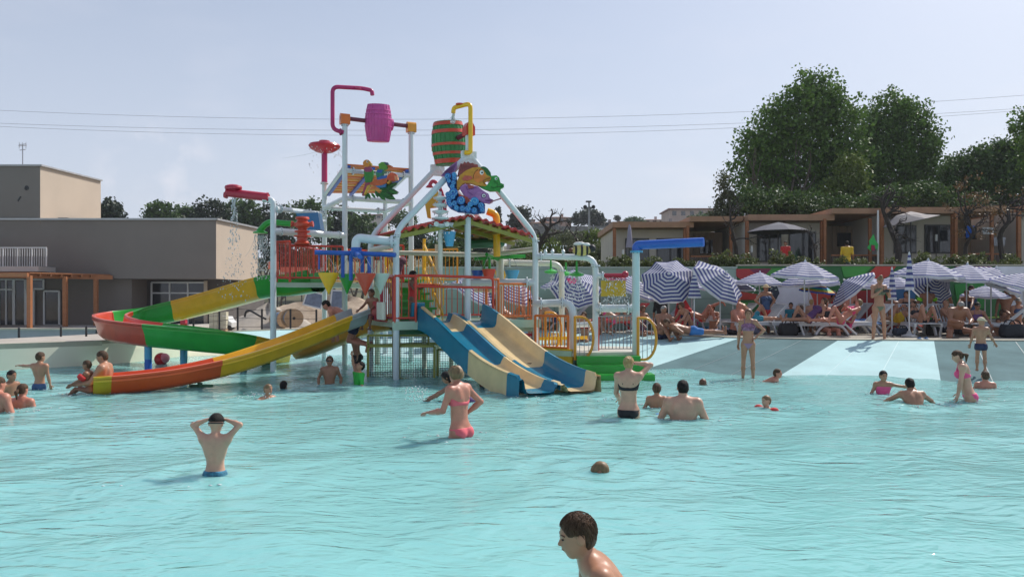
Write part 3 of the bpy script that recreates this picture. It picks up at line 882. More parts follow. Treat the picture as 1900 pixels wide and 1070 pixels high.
def dloop(c0, w, m):
    """D-shaped orange gate with bars: c0 bottom of its straight side"""
    h = .92; pts = [c0 + Vector((0, 0, h))]
    for k in range(13):
        a = PI / 2 - PI * k / 12
        pts.append(c0 + Vector((w * .35, 0, 0)) + w_dir * 0 + Vector((math.cos(a) * w * .65, 0, h / 2 + math.sin(a) * h / 2)))
    pts.append(c0)
    q = MB(); q.tube([c0 + Vector((0, 0, -.02)), c0 + Vector((0, 0, h + .02))], .032, 10); q.tube(pts, .03, 10); g = part('hoop_gate', q, m)
    n = int(w / .09)
    for k in range(1, n):
        x = w * k / n
        t = max(0, (x - w * .35) / (w * .65)); hh = h / 2 * math.sqrt(max(0.02, 1 - t * t))
        q = MB(); q.tube([c0 + Vector((x, 0, h / 2 - hh)), c0 + Vector((x, 0, h / 2 + hh))], .009, 6); q.build('bar', STEEL if m is AMBER else m, g, 40)
w_dir = Vector((0, 0, 0))
dloop(P(1067, 666, 16.9), .40, AMBER); dloop(P(1184, 667, 17.05), .40, AMBER)
dloop(P(1012, 648, 19.2), .40, AMBER)
rail([at_z(lp[0], zl), at_z(P(1054, 652, 17.0), zl)], ORANGE, True, .80, .028, .09)
rail([P(1110, 655, 17.75), P(1177, 655, 17.3)], mat('grey_bar', (.25, .26, .28), .4, .1, 3), True, .84, .014, .085)
q = MB(); q.tube([P(1109, 655, 17.7), P(1109, 588, 17.7)], .04, 10); part('gate_post', q, RED)
for k in range(9):
    q = MB(); p = P(1000 + k * 6, 640, 18.9); q.tube([p, p + Vector((0, 0, .30))], .02, 6); part('yellow_bar', q, YELLOW)
q = MB(); q.beam(P(998, 628, 18.9), P(1090, 626, 18.9), .06, .08); part('yellow_rail', q, YELLOW, None)
q = MB(); q.beam(S(2.5, .15, 1.05), S(3.4, .15, 1.05), .06, .22); part('bench_front', q, PGREEN, None)
for k, mm in enumerate((CRIMSON, mat('brown_paint', (.10, .02, .015), .5), MUSTARD, OLIVE)):
    q = MB(); q.beam(S(2.45, .12, .86 - .10 * k), S(3.35, .12, .86 - .10 * k), .05, .07); part('side_board', q, mm, None)
# green log spout and cross of small buckets
pipe([P(868, 452, 18.9), P(931, 449, 19.6)], .13, DGREEN, name='log_spout')
post([P(930, 620, 19.7), P(930, 444, 19.7)], CREAM)
for a, b in ((P(880, 480, 19.2), P(975, 475, 19.2)), (P(903, 472, 18.7), P(925, 482, 19.8))):
    q = MB(); q.tube([a, b], .045, 10); part('bucket_arm', q, GREEN)
q = MB(); q.tube([P(908, 478, 19.2), P(908, 505, 19.2)], .035, 8); q.tube([P(898, 477, 19.2), P(898, 505, 19.2)], .035, 8); part('bucket_hanger', q, GREEN)
pipe([P(904, 392, 18.4), P(921, 398, 18.4), P(922, 476, 18.4)], .085, YELLOW, name='yellow_drop_pipe')
# red goose-neck and yellow dish in the gable, nozzle flower under it
pipe([P(826, 392, 17.0), P(822, 362, 17.0), P(812, 340, 17.0), P(802, 335, 17.0), P(797, 344, 17.0)], .04, CRIMSON, fr=.2, name='goose_neck')
q = MB(); q.lathe(P(797, 346, 17.0), (0, 0, -1), [(.05, -.03), (.09, .02), (0, .03)], 12); part('goose_neck_rose', q, CRIMSON)
q = MB(); q.prism([(0, 0), (.30, .28), (.32, -.10), (.12, -.12), (.14, -.36), (.06, -.34)], P(788, 376, 17.6), (1, 0, 0), (0, 0, 1), (0, 1, 0), .10); part('yellow_scoop', q, MUSTARD, None)
# two spray pipes on the front peak
pk = S(1.675, 0, ZP)
pipe([P(862, 283, 17.1), P(873, 284, 17.1), P(873, 192, 17.1), P(842, 200, 17.3), P(841, 210, 17.3)], .05, YELLOW, fr=.12, name='filling_pipe')
q = MB(); q.lathe(P(853, 195, 17.2), (0, 0, 1), [(.09, 0), (.09, .03), (0, .035)], 12); part('pipe_valve', q, RED)
for pp, mm in ((pk, RED), (S(1.675, 2.0, ZP), AMBER)):
    q = MB(); q.box(pp + Vector((0, 0, .52)), (0.22, 0.22, 0.18), math.atan2(RU.y, RU.x)); q.prism([(-.11, 0), (.11, 0), (.05, .10), (-.05, .10)], pp + Vector((0, 0, .61)) - BV * .11, RU, (0, 0, 1), BV, .22); part('bearing_cap', q, mm, None)
pipe([P(638, 246, 20.0), P(617, 240, 20.0), P(617, 161, 20.0), P(672, 164, 20.4), P(690, 168, 20.5), P(691, 177, 20.5)], .055, MAGENTA, fr=.16, name='filling_pipe')
q = MB(); q.lathe(P(663, 165, 20.3), (0, 0, 1), [(.10, 0), (.10, .03), (0, .04)], 12); part('pipe_valve', q, MAGENTA)
for (c, ax) in ((P(632, 245, 20.0), (1, 0, 0)),): flange(c, ax, .09, .016, m=MAGENTA)

# ---- tipping barrels
def barrel(name, c, ax, hgt, r, m, label, hoops=None, tilt=(0, 0, 1), axle=None):
    t = thing(name, c, label, 'barrel', 'tipping water barrels')
    tl = Vector(tilt).normalized()
    prof = [(r * (.80 + .20 * math.sin(PI * k / 12)), -hgt / 2 + hgt * k / 12) for k in range(13)]
    q = MB(); n = 22
    q.lathe(c, tl, prof, n)
    q.lathe(c, tl, [(p[0] * .94, p[1]) for p in prof[::-1] if p[1] > -hgt * .45], n)
    q.build('barrel_body', m, t, 50)
    u, v_ = frame_of(tl)
    # staves: thin raised strips
    for k in range(0, n):
        a = 2 * PI * (k + .5) / n
        pts = [Vector(c) + tl * p[1] + (u * math.cos(a) + v_ * math.sin(a)) * (p[0] * .985 + .006) for p in prof]
        q = MB(); q.tube(pts, .011, 5); q.build('stave_ridge', m, t, 60)
    for (h0, h1, mm) in (hoops or []):
        f = lambda h: r * (.80 + .20 * math.sin(PI * (h / hgt + .5)))
        q = MB(); ks = [h0 + (h1 - h0) * k / 4 for k in range(5)]
        q.lathe(c, tl, [(f(h0) * .99, h0)] + [(f(h) + .018, h) for h in ks] + [(f(h1) * .99, h1)], n); q.build('hoop', mm, t, 50)
    if axle:
        q = MB(); q.tube([axle[0], axle[1]], .055, 10); q.build('axle', axle[2], t, 40)
        q = MB(); q.lathe(Vector(c) + axdir(axle) * (r * .96), axdir(axle), [(.16, 0), (.16, .05), (.07, .06)], 14); q.build('axle_boss', m, t, 40)
    return t
def axdir(ax): return (Vector(ax[1]) - Vector(ax[0])).normalized()
pb = at_z(P1, zt1 + .08).lerp(at_z(P2, zt2 + .08), .5)
barrel('tipping_barrel', P(702, 229, 20.45), None, .96, .345, PINK, 'pink ribbed water barrel on the tallest frame, tipped on its axle',
       [(-.44, -.40, PINK), (-.1, -.07, PINK), (.10, .13, PINK), (.22, .25, PINK), (.32, .35, PINK)], (.03, -.12, 1), (at_z(P1, zt1 + .12), at_z(P2, zt2 + .12), mat('dark_axle', (.14, .02, .05), .4)))
gb = S(1.675, 1.0, ZD(266, 18.1)); gb = Vector((XD(833, gb.y), gb.y, gb.z))
barrel('tipping_barrel', gb, None, 1.0, .40, mat('barrel_green', (.03, .20, .05), .4, .2, 3), 'green and red hooped barrel on the gable peak being filled by a yellow pipe',
       [(-.47, -.37, REDF), (-.27, -.21, REDF), (-.07, -.01, REDF), (.22, .30, REDF), (.40, .48, REDF)], (-.05, -.08, 1), (pk + Vector((0, 0, .50)), S(1.675, 2.0, ZP + .5), mat('dark_axle', (.14, .02, .05), .4)))

# ---- hanging cones and buckets
def cone(px, y0, y1, w, d, m, label):
    c = P(px, y0, d); h = (y1 - y0) * d / FPX; r = w / 2 * d / FPX
    t = thing('hanging_cone', P(px, y1, d), label, 'tipping cone', 'cones hanging from the blue spinner')
    q = MB(); q.lathe(c, (0, 0, -1), [(r * .93, .0), (r, -.01), (r, .015), (r * .03, h)], 20); q.lathe(c, (0, 0, -1), [(r * .05, h * .9), (r * .92, .0)], 20); q.build('cone_shell', m, t, 50)
    q = MB(); q.tube([c + Vector((-r, 0, -.02)), c + Vector((0, 0, .34)), c + Vector((r, 0, -.02))], .008, 6); q.build('bail', STEEL, t)
cone(610, 507, 546, 38, 15.95, YELLOW, 'yellow cone hanging outermost on the blue spinner arm')
cone(644, 509, 546, 32, 16.4, GREEN, 'green cone hanging between the yellow and orange cones')
cone(678, 508, 549, 38, 15.75, REDF, 'orange red cone hanging in front of the spinner hub')
cone(706, 508, 546, 34, 16.0, mat('pale_mint_plastic', (.52, .62, .54), .4), 'pale mint cone hanging next to the white corner post')
def bucket(px, y0, y1, w, d, m, label, name='hanging_bucket'):
    c = P(px, y0, d); h = (y1 - y0) * d / FPX; r = w / 2 * d / FPX
    t = thing(name, P(px, y1, d), label, 'bucket', 'small tipping buckets')
    q = MB(); q.lathe(c, (0, 0, -1), [(r * .95, 0), (r * 1.04, -.01), (r * 1.04, .02), (r * .62, h), (0, h)], 16); q.lathe(c, (0, 0, -1), [(r * .55, h * .9), (r * .94, 0)], 16); q.build('bucket_shell', m, t, 50)
    q = MB(); q.tube([c + Vector((-r, 0, 0)), c + Vector((0, 0, r * 2.2)), c + Vector((r, 0, 0))], .008, 6); q.build('bail', STEEL, t)
bucket(886, 502, 519, 22, 19.0, BLUE, 'dark blue bucket hanging beside the central post')
bucket(907, 500, 520, 24, 18.8, REDF, 'orange red bucket hanging between the blue and yellow buckets')
bucket(929, 503, 520, 22, 19.9, YELLOW, 'yellow bucket half hidden behind the cream post')
bucket(950, 502, 519, 26, 19.2, SKYB, 'light blue bucket hanging under the thin green arm')
bucket(834, 431, 457, 22, 17.0, SKYB, 'light blue pointed bucket below the white spray flower')
bucket(1062, 517, 526, 20, 18.5, mat('hot_pink', (.75, .06, .25), .4), 'shallow pink bucket under the green shower roses')

# ---- blue and sand double slide
dsl = thing('double_slide', (0.3, 14.2, -0.2), 'wide two lane slide of teal and sand coloured segments', 'slide')
sA = Vector((-2.07, 16.72, 0)); eA = Vector((.13, 13.42, 0)); LW = .80
LAT = Vector((.925, .38, 0)).normalized()
def zslide(t):
    pts = [(0, 1.20), (.10, 1.17), (.2, 1.02), (.35, .76), (.5, .50), (.65, .29), (.8, .15), (.9, .09), (1, .05)]
    for (a, za), (b, zb_) in zip(pts[:-1], pts[1:]):
        if t <= b: return za + (zb_ - za) * (t - a) / (b - a)
    return pts[-1][1]
def zs(t): return sum(zslide(min(1, max(0, t + k * .03))) for k in (-2, -1, 0, 1, 2)) / 5
def wallh(t): return .30 if t > .12 else .30 + .14 * (1 - t / .12) * 0.6
def lane(k, t0, t1, m, n=10):
    q = MB(); rows = []
    l0, l1 = LW * k + .02, LW * (k + 1) - .02
    for i in range(n + 1):
        t = t0 + (t1 - t0) * i / n; base = sA.lerp(eA, t); z = zs(t); h = wallh(t)
        if t > .97: h *= .8
        h0, h1 = (h, h * .5) if k == 0 else (h * .5, h)
        prof = [(l0 - .01, h0 - .06), (l0 - .01, h0), (l0 + .05, h0 + .012), (l0 + .07, h0 - .03), (l0 + .09, .09), (l0 + .12, .02), (l0 + .18, 0), (l1 - .18, 0), (l1 - .12, .02), (l1 - .09, .09), (l1 - .07, h1 - .03), (l1 - .05, h1 + .012), (l1 + .01, h1), (l1 + .01, h1 - .06)]
        rows.append([base + LAT * x + Vector((0, 0, z + y)) for x, y in prof])
    q.grid(rows); q.grid([[p + Vector((0, 0, -.03)) for p in r[::-1]] for r in rows])
    q.build('slide_segment', m, dsl, 50)
def skirt(l, t0, t1, m, sgn):
    q = MB(); rows = []
    for i in range(9):
        t = t0 + (t1 - t0) * i / 8; base = sA.lerp(eA, t); z = zs(t); h = wallh(t) - .03
        rows.append([base + LAT * l + Vector((0, 0, z + h)), base + LAT * (l - sgn * .02) + Vector((0, 0, max(z - .16, -.12)))])
    q.grid(rows); q.build('slide_skirt', m, dsl, 50)
for t0, t1, m in ((0, .05, TEAL), (.05, .20, SAND), (.20, .56, TEAL), (.56, .90, SAND), (.90, 1, TEAL)): lane(0, t0, t1 , m); skirt(.0, t0, t1, TEAL if t0 < .2 else m, 1)
for t0, t1, m in ((0, .06, TEAL), (.06, .16, TEAL), (.16, .60, SAND), (.60, .92, TEAL), (.92, 1, SAND)): lane(1, t0, t1, m); skirt(LW * 2, t0, t1, m, -1)
q = MB(); q.beam(sA + LAT * .02 + Vector((0, 0, 1.3)), sA + LAT * .02 + Vector((0, 0, 1.62)) + (eA - sA).normalized() * .05, .3, .06); q.build('slide_wing', TEAL, dsl)
for t, l in ((.55, .3), (.55, 1.3), (.8, .8)):
    b = sA.lerp(eA, t) + LAT * l
    q = MB(); q.tube([Vector((b.x, b.y, -1)), Vector((b.x, b.y, zs(t)))], .05, 8); q.build('slide_support', mat('brown_paint', (.10, .02, .015), .5), dsl, 40)

# ---- troughs swept along a curve
def trough(name, path, secs, w, h, label, cat, floor_only=None, origin=None, wall=None):
    pts = catmull(path, 10); N_ = len(pts)
    t = thing(name, origin or pts[-1], label, cat)
    prof = []
    for k in range(15):
        a = PI + PI * k / 14
        x = math.cos(a) * w / 2; y = (1 + math.sin(a) ** 3) * 0
        xx = abs(x) / (w / 2); y = h * max(0, (xx - .55) / .45) ** 1.7
        prof.append((x, y))
    prof = [(-w / 2 - .07, h - .05), (-w / 2 - .07, h + .01), (-w / 2 - .01, h + .015)] + prof + [(w / 2 + .01, h + .015), (w / 2 + .07, h + .01), (w / 2 + .07, h - .05)]
    rows = []
    for i, p in enumerate(pts):
        d = (pts[min(i + 1, N_ - 1)] - pts[max(i - 1, 0)]); d.z = 0; d.normalize()
        lat = Vector((d.y, -d.x, 0)); bank = 0.0
        rows.append([p + lat * x + Vector((0, 0, y)) for x, y in prof])
    for f0, f1, m in secs:
        i0, i1 = int(f0 * (N_ - 1)), int(f1 * (N_ - 1))
        q = MB(); rr = rows[i0:i1 + 1]
        q.grid(rr); q.grid([[p + Vector((0, 0, -.035)) for p in r[::-1]] for r in rr])
        # outer skin so the trough has body from outside
        q.grid([[r[0], r[3].lerp(r[17], .02) + Vector((0, 0, -h * .5)), r[3].lerp(r[17], .10) + Vector((0, 0, -h * .98)), r[3].lerp(r[17], .22) + Vector((0, 0, -h - .07)), r[10] + Vector((0, 0, -.075)), r[17].lerp(r[3], .22) + Vector((0, 0, -h - .07)), r[17].lerp(r[3], .10) + Vector((0, 0, -h * .98)), r[17].lerp(r[3], .02) + Vector((0, 0, -h * .5)), r[20]] for r in rr])
        q.build('trough_section', m, t, 55)
        if f0 > 0:
            r = rows[i0]; q = MB(); q.tube([x_ + Vector((0, 0, -.03)) for x_ in r[3:18]], .022, 6); q.build('joint_rib', m, t, 50)
    return t, pts
fl_path = [P(590, 536, 19.6), P(545, 543, 20.0), P(497, 547, 20.2), P(410, 570, 20.8), P(330, 590, 21.0), P(262, 604, 20.9), P(215, 613, 20.3), P(204, 620, 19.5), P(228, 629, 18.7), P(285, 637, 18.3), P(365, 645, 18.2), P(425, 652, 18.4), P(468, 662, 19.0), P(490, 668, 19.8), P(520, 672, 20.6)]
flume, fp = trough('curved_flume', fl_path, ((0, .15, GREEN), (.15, .29, YELLOW), (.29, .41, GREEN), (.41, .645, REDF), (.645, .83, GREEN), (.83, 1.0, YELLOW)), .66, .46,
                   'high curved flume of green, yellow and red sections looping back on itself', 'slide', origin=P(275, 690, 17.9))
for (px, d, ytop, seg) in ((203, 20.3, 625, (BLUE, RED)), (275, 18.25, 640, (SKYB, BLUE)), (341, 18.6, 645, (SKYB, SKYB)), (341, 20.9, 600, (RED, CRIMSON)), (452, 18.9, 655, (DARK, DARK))):
    x = XD(px, d); zt_ = ZD(ytop, d)
    zz = zt_ * .45
    q = MB(); q.tube([(x, d, zz), (x, d, zt_)], .085, 12); q.build('flume_pillar', seg[0], flume, 40)
    q = MB(); q.tube([(x, d, -1), (x, d, zz)], .082, 12); q.build('flume_pillar', seg[1], flume, 40)
ys_path = [P(668, 596, 17.3), P(630, 611, 16.9), P(540, 648, 16.1), P(435, 684, 15.3), P(330, 708, 14.7), P(240, 720, 14.3), P(172, 725, 14.0)]
ysl, yp = trough('family_slide', ys_path, ((0, .16, mat('grey_gelcoat', (.42, .46, .46), .4)), (.16, .56, YELLOW), (.56, .93, mat('orange_red_fibreglass', (.72, .095, .018), .3, .08, 2)), (.93, 1.0, MUSTARD)), .62, .27,
                 'long low slide, yellow above and orange red below, ending at the left', 'slide', origin=P(430, 715, 15.2))
q = MB(); q.tube([yp[36] + Vector((0, 0, -.1)), yp[36] + Vector((0, 0, -.9))], .05, 8); q.beam(yp[36] + Vector((-.2, 0, -.16)), yp[36] + Vector((.25, 0, -.16)), .05, .05); q.build('slide_support', DGREEN, ysl)
os_path = [P(735, 606, 18.2), P(690, 613, 18.6), P(640, 630, 19.2), P(590, 650, 19.8), P(560, 660, 20.2)]
osl, op = trough('orange_slide', os_path, ((0, .5, AMBER), (.5, 1, mat('orange_fibreglass', (.66, .27, .02), .3))), .7, .34, 'short orange slide half hidden behind the tower legs', 'slide')
# ------------------------------------------------------------------ cut-out boards, spray figures, falling water
def board(name, loc, label, zx, zy, sc, d, group=None):
    t = thing(name, loc, label, 'sign', group)
    st = {'k': 0}
    def to(p): return ((zx + p[0] / sc - 950) * d / FPX, CAMZ + (HZ - (zy + p[1] / sc)) * d / FPX)
    def poly(nm, pts, col, rough=.4, lift=None, parent=None):
        st['k'] += 1
        th = .03 + .004 * st['k'] if lift is None else lift
        q = MB(); q.prism([to(p) for p in pts][::-1] if area([to(p) for p in pts]) < 0 else [to(p) for p in pts], (0, d, 0), (1, 0, 0), (0, 0, 1), (0, -1, 0), th)
        return q.build(nm, mat('%s_%s_%d' % (name, nm, int(1000 * sum(col))), col, rough, .22, 9, bump=.1, bscale=30), parent or t)
    def disc(nm, c, r, col, ry=None, n=18, ring=None, a0=0):
        st['k'] += 1
        ry = ry or r
        pts = [(c[0] + r * math.cos(2 * PI * k / n), c[1] + ry * math.sin(2 * PI * k / n)) for k in range(n)]
        st['k'] -= 1
        return poly(nm, pts, col)
    def line(nm, pts, w, col):
        st['k'] += 1
        w_ = w / sc * d / FPX
        y = d - (.034 + .004 * st['k'])
        q = MB(); q.tube([(to(p)[0], y, to(p)[1]) for p in pts], w_ / 2, 5)
        return q.build(nm, mat('%s_%s_%d' % (name, nm, int(1000 * sum(col))), col, .4, .1, 5), t)
    return t, poly, disc, line
def area(p): return sum(p[i][0] * p[(i + 1) % len(p)][1] - p[(i + 1) % len(p)][0] * p[i][1] for i in range(len(p)))

fs, poly, disc, line = board('fish_sign', P(868, 398, 16.95), 'cut out board of orange, green and purple cartoon fish over curling blue waves', 800, 280, 8.23, 16.95)
DKL = (.02, .012, .015)
poly('tail_fin', [(150, 385), (220, 300), (340, 200), (400, 160), (392, 280), (330, 350), (200, 392)], (.30, .12, .30))
for k in range(7): line('fin_ray', [(180 + k * 25, 375 - k * 8), (235 + k * 25, 295 - k * 17)], 8, (.12, .03, .12))
poly('wave_board', [(215, 400), (270, 355), (390, 350), (405, 600), (430, 700), (560, 810), (640, 735), (740, 755), (825, 820), (822, 950), (660, 975), (560, 955), (420, 945), (300, 890), (232, 800), (236, 660), (300, 600), (255, 540)], (.01, .08, .30))
poly('dorsal_fin', [(400, 400), (430, 260), (450, 200), (490, 205), (510, 172), (540, 195), (565, 170), (600, 200), (640, 190), (660, 215), (710, 215), (722, 262), (640, 275), (540, 315), (440, 395)], (.30, .06, .05))
for k in range(8): line('fin_ray', [(452 + k * 30, 300 - k * 8), (470 + k * 27, 215 + k * 3)], 7, (.10, .02, .02))
poly('green_fish', [(750, 265), (830, 258), (900, 330), (920, 392), (1000, 385), (1040, 420), (1062, 500), (1112, 520), (1112, 560), (1062, 590), (1052, 650), (1010, 622), (900, 628), (800, 590), (720, 545), (850, 538), (912, 450)], (.02, .26, .03))
poly('green_crest', [(760, 262), (790, 248), (830, 256), (870, 285), (912, 345), (915, 385), (860, 370)], (.01, .12, .02))
disc('green_eye', (992, 432), 34, (.03, .35, .05)); disc('eye_white', (994, 436), 20, (.75, .75, .7)); disc('pupil', (998, 438), 10, DKL)
line('cheek_line', [(915, 560), (960, 580), (1010, 560), (1015, 510), (960, 480)], 9, (.01, .10, .01)); line('lip_line', [(1000, 560), (1060, 560), (1105, 545)], 10, (.01, .06, .01))
poly('orange_fish', [(398, 600), (398, 480), (440, 390), (540, 312), (640, 270), (740, 262), (800, 300), (850, 380), (890, 400), (918, 425), (905, 455), (860, 470), (815, 490), (852, 530), (830, 552), (760, 548), (700, 540), (600, 508), (520, 500), (470, 530), (428, 608)], (.62, .27, .02))
poly('orange_cheek', [(650, 420), (668, 340), (730, 300), (800, 330), (838, 400), (800, 470), (720, 500), (665, 470)], (.72, .20, .03))
line('cheek_line', [(655, 440), (650, 390), (675, 335), (720, 300)], 9, (.22, .05, .01)); line('mouth_line', [(905, 430), (860, 440), (800, 470), (810, 510), (840, 530)], 11, (.20, .04, .01))
disc('eye_white', (775, 345), 30, (.75, .73, .66), 36); disc('pupil', (782, 350), 14, DKL); line('brow_line', [(735, 320), (765, 295), (805, 305)], 9, (.2, .05, .01))
poly('side_fin', [(480, 440), (520, 395), (620, 400), (640, 440), (560, 470), (490, 465)], (.55, .10, .06))
poly('purple_fish', [(450, 565), (520, 522), (640, 545), (720, 560), (800, 622), (880, 672), (902, 740), (952, 762), (940, 790), (890, 815), (830, 802), (780, 802), (700, 745), (600, 752), (500, 690), (450, 610)], (.36, .13, .36))
poly('purple_face', [(670, 700), (700, 650), (770, 632), (850, 665), (890, 720), (850, 775), (780, 785), (700, 745)], (.44, .18, .42))
disc('eye_ring', (806, 700), 42, (.16, .04, .18)); disc('eye_white', (808, 700), 28, (.74, .72, .70)); disc('pupil', (812, 702), 13, DKL)
poly('red_fin', [(425, 665), (470, 690), (560, 720), (605, 790), (560, 825), (440, 735)], (.55, .07, .03)); poly('red_belly', [(560, 540), (650, 545), (660, 590), (580, 600)], (.42, .06, .05))
line('lip_line', [(830, 770), (880, 775), (945, 765)], 11, (.12, .02, .12)); line('scale_line', [(560, 640), (600, 660), (640, 690)], 8, (.14, .03, .16)); line('scale_line', [(540, 560), (560, 610), (640, 590), (700, 580)], 8, (.14, .03, .16))
line('spear', [(900, 800), (1070, 745)], 20, (.35, .12, .14))
for (x, y, r_) in ((265, 408, 48), (362, 382, 36), (362, 440, 36), (352, 505, 36), (335, 565, 34), (285, 480, 30), (352, 655, 66), (275, 690, 44), (285, 770, 44), (305, 840, 40), (372, 820, 42), (470, 780, 62), (400, 890, 38), (490, 900, 44), (575, 905, 48), (670, 930, 44), (675, 795, 62), (770, 860, 46), (790, 925, 36), (610, 845, 40), (345, 730, 40)):
    disc('wave_curl', (x, y), r_, (.02, .17, .50) if (x + y) % 3 else (.03, .25, .58), n=12)
    line('curl_line', [(x + r_ * (.8 - .06 * k) * math.cos(.7 * k + x), y + r_ * (.8 - .06 * k) * math.sin(.7 * k + x)) for k in range(11)], r_ * .22, (.16, .48, .72))
q = MB(); q.box(P(868, 350, 17.06), (.08, .05, .9)); q.build('sign_bracket', STEEL, fs)

ps, poly, disc, line = board('parrot_sign', P(690, 362, 19.75), 'cut out board of three bright parrots on dark green leaves', 590, 290, 10.0, 19.75)
for (x, y, a, L_) in ((1180, 640, 0.1, 330), (1150, 660, .45, 330), (1120, 680, .8, 200), (1150, 620, -.35, 330), (1180, 600, -.7, 250), (930, 680, 1.2, 130), (930, 700, 2.0, 110), (900, 640, 2.6, 100), (1000, 690, .9, 120), (1080, 640, 1.3, 140), (1320, 640, 0.35, 180), (1350, 570, -.5, 150), (1260, 690, .6, 120)):
    c, s_ = math.cos(a), math.sin(a); w_ = L_ * .2
    poly('leaf', [(x, y), (x + c * L_ * .3 - s_ * w_, y + s_ * L_ * .3 + c * w_), (x + c * L_ * .7 - s_ * w_ * .8, y + s_ * L_ * .7 + c * w_ * .8), (x + c * L_, y + s_ * L_), (x + c * L_ * .7 + s_ * w_ * .8, y + s_ * L_ * .7 - c * w_ * .8), (x + c * L_ * .3 + s_ * w_, y + s_ * L_ * .3 - c * w_)], (.012, .13 + .05 * math.sin(x), .02))
    line('leaf_vein', [(x, y), (x + c * L_ * .9, y + s_ * L_ * .9)], 9, (.05, .30, .05))
poly('parrot_body', [(870, 270), (905, 215), (980, 215), (1035, 270), (1040, 360), (1000, 500), (900, 515), (878, 400)], (.03, .24, .03)); poly('parrot_chest', [(862, 260), (905, 212), (985, 212), (1030, 262), (1010, 305), (900, 310)], (.30, .05, .12))
disc('parrot_head', (925, 150), 72, (.60, .22, .02), 68); disc('eye_white', (935, 120), 20, (.7, .7, .6)); disc('pupil', (938, 120), 10, DKL); poly('beak', [(965, 120), (1015, 150), (1005, 185), (960, 170)], (.55, .35, .02))
poly('parrot_tail', [(900, 510), (995, 500), (960, 560), (880, 740), (835, 740)], (.32, .05, .10)); poly('tail_feather', [(935, 560), (990, 545), (900, 725), (870, 730)], (.60, .40, .04))
poly('parrot_body', [(1130, 250), (1230, 260), (1235, 330), (1190, 410), (1110, 420), (1095, 330)], (.02, .22, .12)); poly('parrot_wing', [(1120, 270), (1225, 275), (1200, 330), (1120, 320)], (.02, .10, .38))
poly('parrot_head', [(1140, 170), (1200, 130), (1270, 128), (1315, 170), (1300, 240), (1240, 270), (1160, 250)], (.10, .34, .03)); poly('head_crown', [(1240, 130), (1320, 140), (1330, 200), (1290, 190)], (.03, .07, .10)); poly('beak', [(1300, 190), (1345, 180), (1400, 205), (1330, 235)], (.52, .14, .03))
poly('parrot_body', [(980, 520), (1100, 450), (1250, 400), (1320, 440), (1290, 520), (1200, 560), (1060, 570)], (.55, .12, .03)); poly('parrot_wing', [(1110, 430), (1200, 385), (1300, 375), (1310, 420), (1220, 440), (1130, 460)], (.02, .12, .42)); poly('wing_edge', [(1090, 570), (1200, 560), (1290, 530), (1280, 590), (1150, 605)], (.03, .18, .40))
poly('parrot_head', [(1305, 400), (1340, 335), (1410, 320), (1480, 360), (1490, 420), (1440, 470), (1350, 480), (1300, 440)], (.62, .10, .03)); poly('beak', [(1440, 380), (1500, 400), (1500, 450), (1450, 460)], (.68, .32, .15)); disc('eye_white', (1330, 335), 26, (.75, .73, .62), 18); disc('pupil', (1335, 335), 9, DKL)
poly('foot', [(1300, 520), (1345, 470), (1375, 470), (1330, 535)], (.6, .35, .04))
q = MB(); q.box(P(690, 320, 19.86), (1.0, .05, .06)); q.build('sign_bracket', STEEL, ps)

# striped bee figure riding the upper spray pipe
bee = thing('bee_figure', P(1080, 475, 17.7), 'striped black and yellow bee figure riding the white spray pipe', 'figure')
c = P(1079, 464, 17.65)
q = MB(); q.ball(c, (.22, .13, .13), 14); q.build('body', mat('bee_yellow', (.62, .50, .16), .4), bee, 60)
for dx, rr in ((-.13, .112), (.0, .136), (.12, .116)):
    q = MB(); q.lathe(c + Vector((dx - .025, 0, 0)), (1, 0, 0), [(rr * .98, 0), (rr, .012), (rr, .04), (rr * .98, .052)], 16); q.build('stripe', BLACK, bee, 50)
q = MB(); q.ball(c + Vector((.24, 0, .04)), .09, 12); q.build('head', BLACK, bee, 60)
q = MB(); q.ball(c + Vector((-.05, -.02, .14)), (.14, .05, .05), 10); q.build('wing', mat('bee_white', (.78, .78, .74), .4), bee, 60)
q = MB(); q.ball(c + Vector((.10, -.02, .12)), (.10, .05, .05), 10); q.build('wing', MATS['bee_white'], bee, 60)
q = MB(); q.ball(c + Vector((-.24, 0, .0)), (.06, .05, .05), 10); q.build('sting', mat('bee_brown', (.16, .05, .03), .4), bee, 60)

# white spray flower on the cream post
sf = thing('spray_flower', P(815, 432, 17.0), 'white flower shaped spray head below the red goose neck', 'spray head')
c = P(817, 428, 17.0)
q = MB(); q.tube([c + Vector((0, 0, -1.0)), c], .055, 10); q.build('stem', CREAM, sf, 40)
for k in range(5):
    q = MB(); q.lathe(c + Vector((0, 0, .10 + .15 * k)), (0, 0, 1), [(.05, -.05), (.20 - .012 * k, .0), (.21 - .012 * k, .03), (.06, .06)], 14); q.build('petal_disc', mat('flower_white', (.74, .78, .78), .25), sf, 50)
for k in range(7):
    a = 2 * PI * k / 7
    q = MB(); q.lathe(c + Vector((math.cos(a) * .15, math.sin(a) * .15, .16)), (math.cos(a), math.sin(a), -.3), [(.02, 0), (.05, .10), (.06, .13), (.02, .10)], 8); q.build('petal', MATS['flower_white'], sf, 50)
q = MB(); q.tube([c + Vector((0, 0, .0)), c + Vector((0, 0, .85))], .05, 10); q.build('core', MATS['flower_white'], sf, 40)

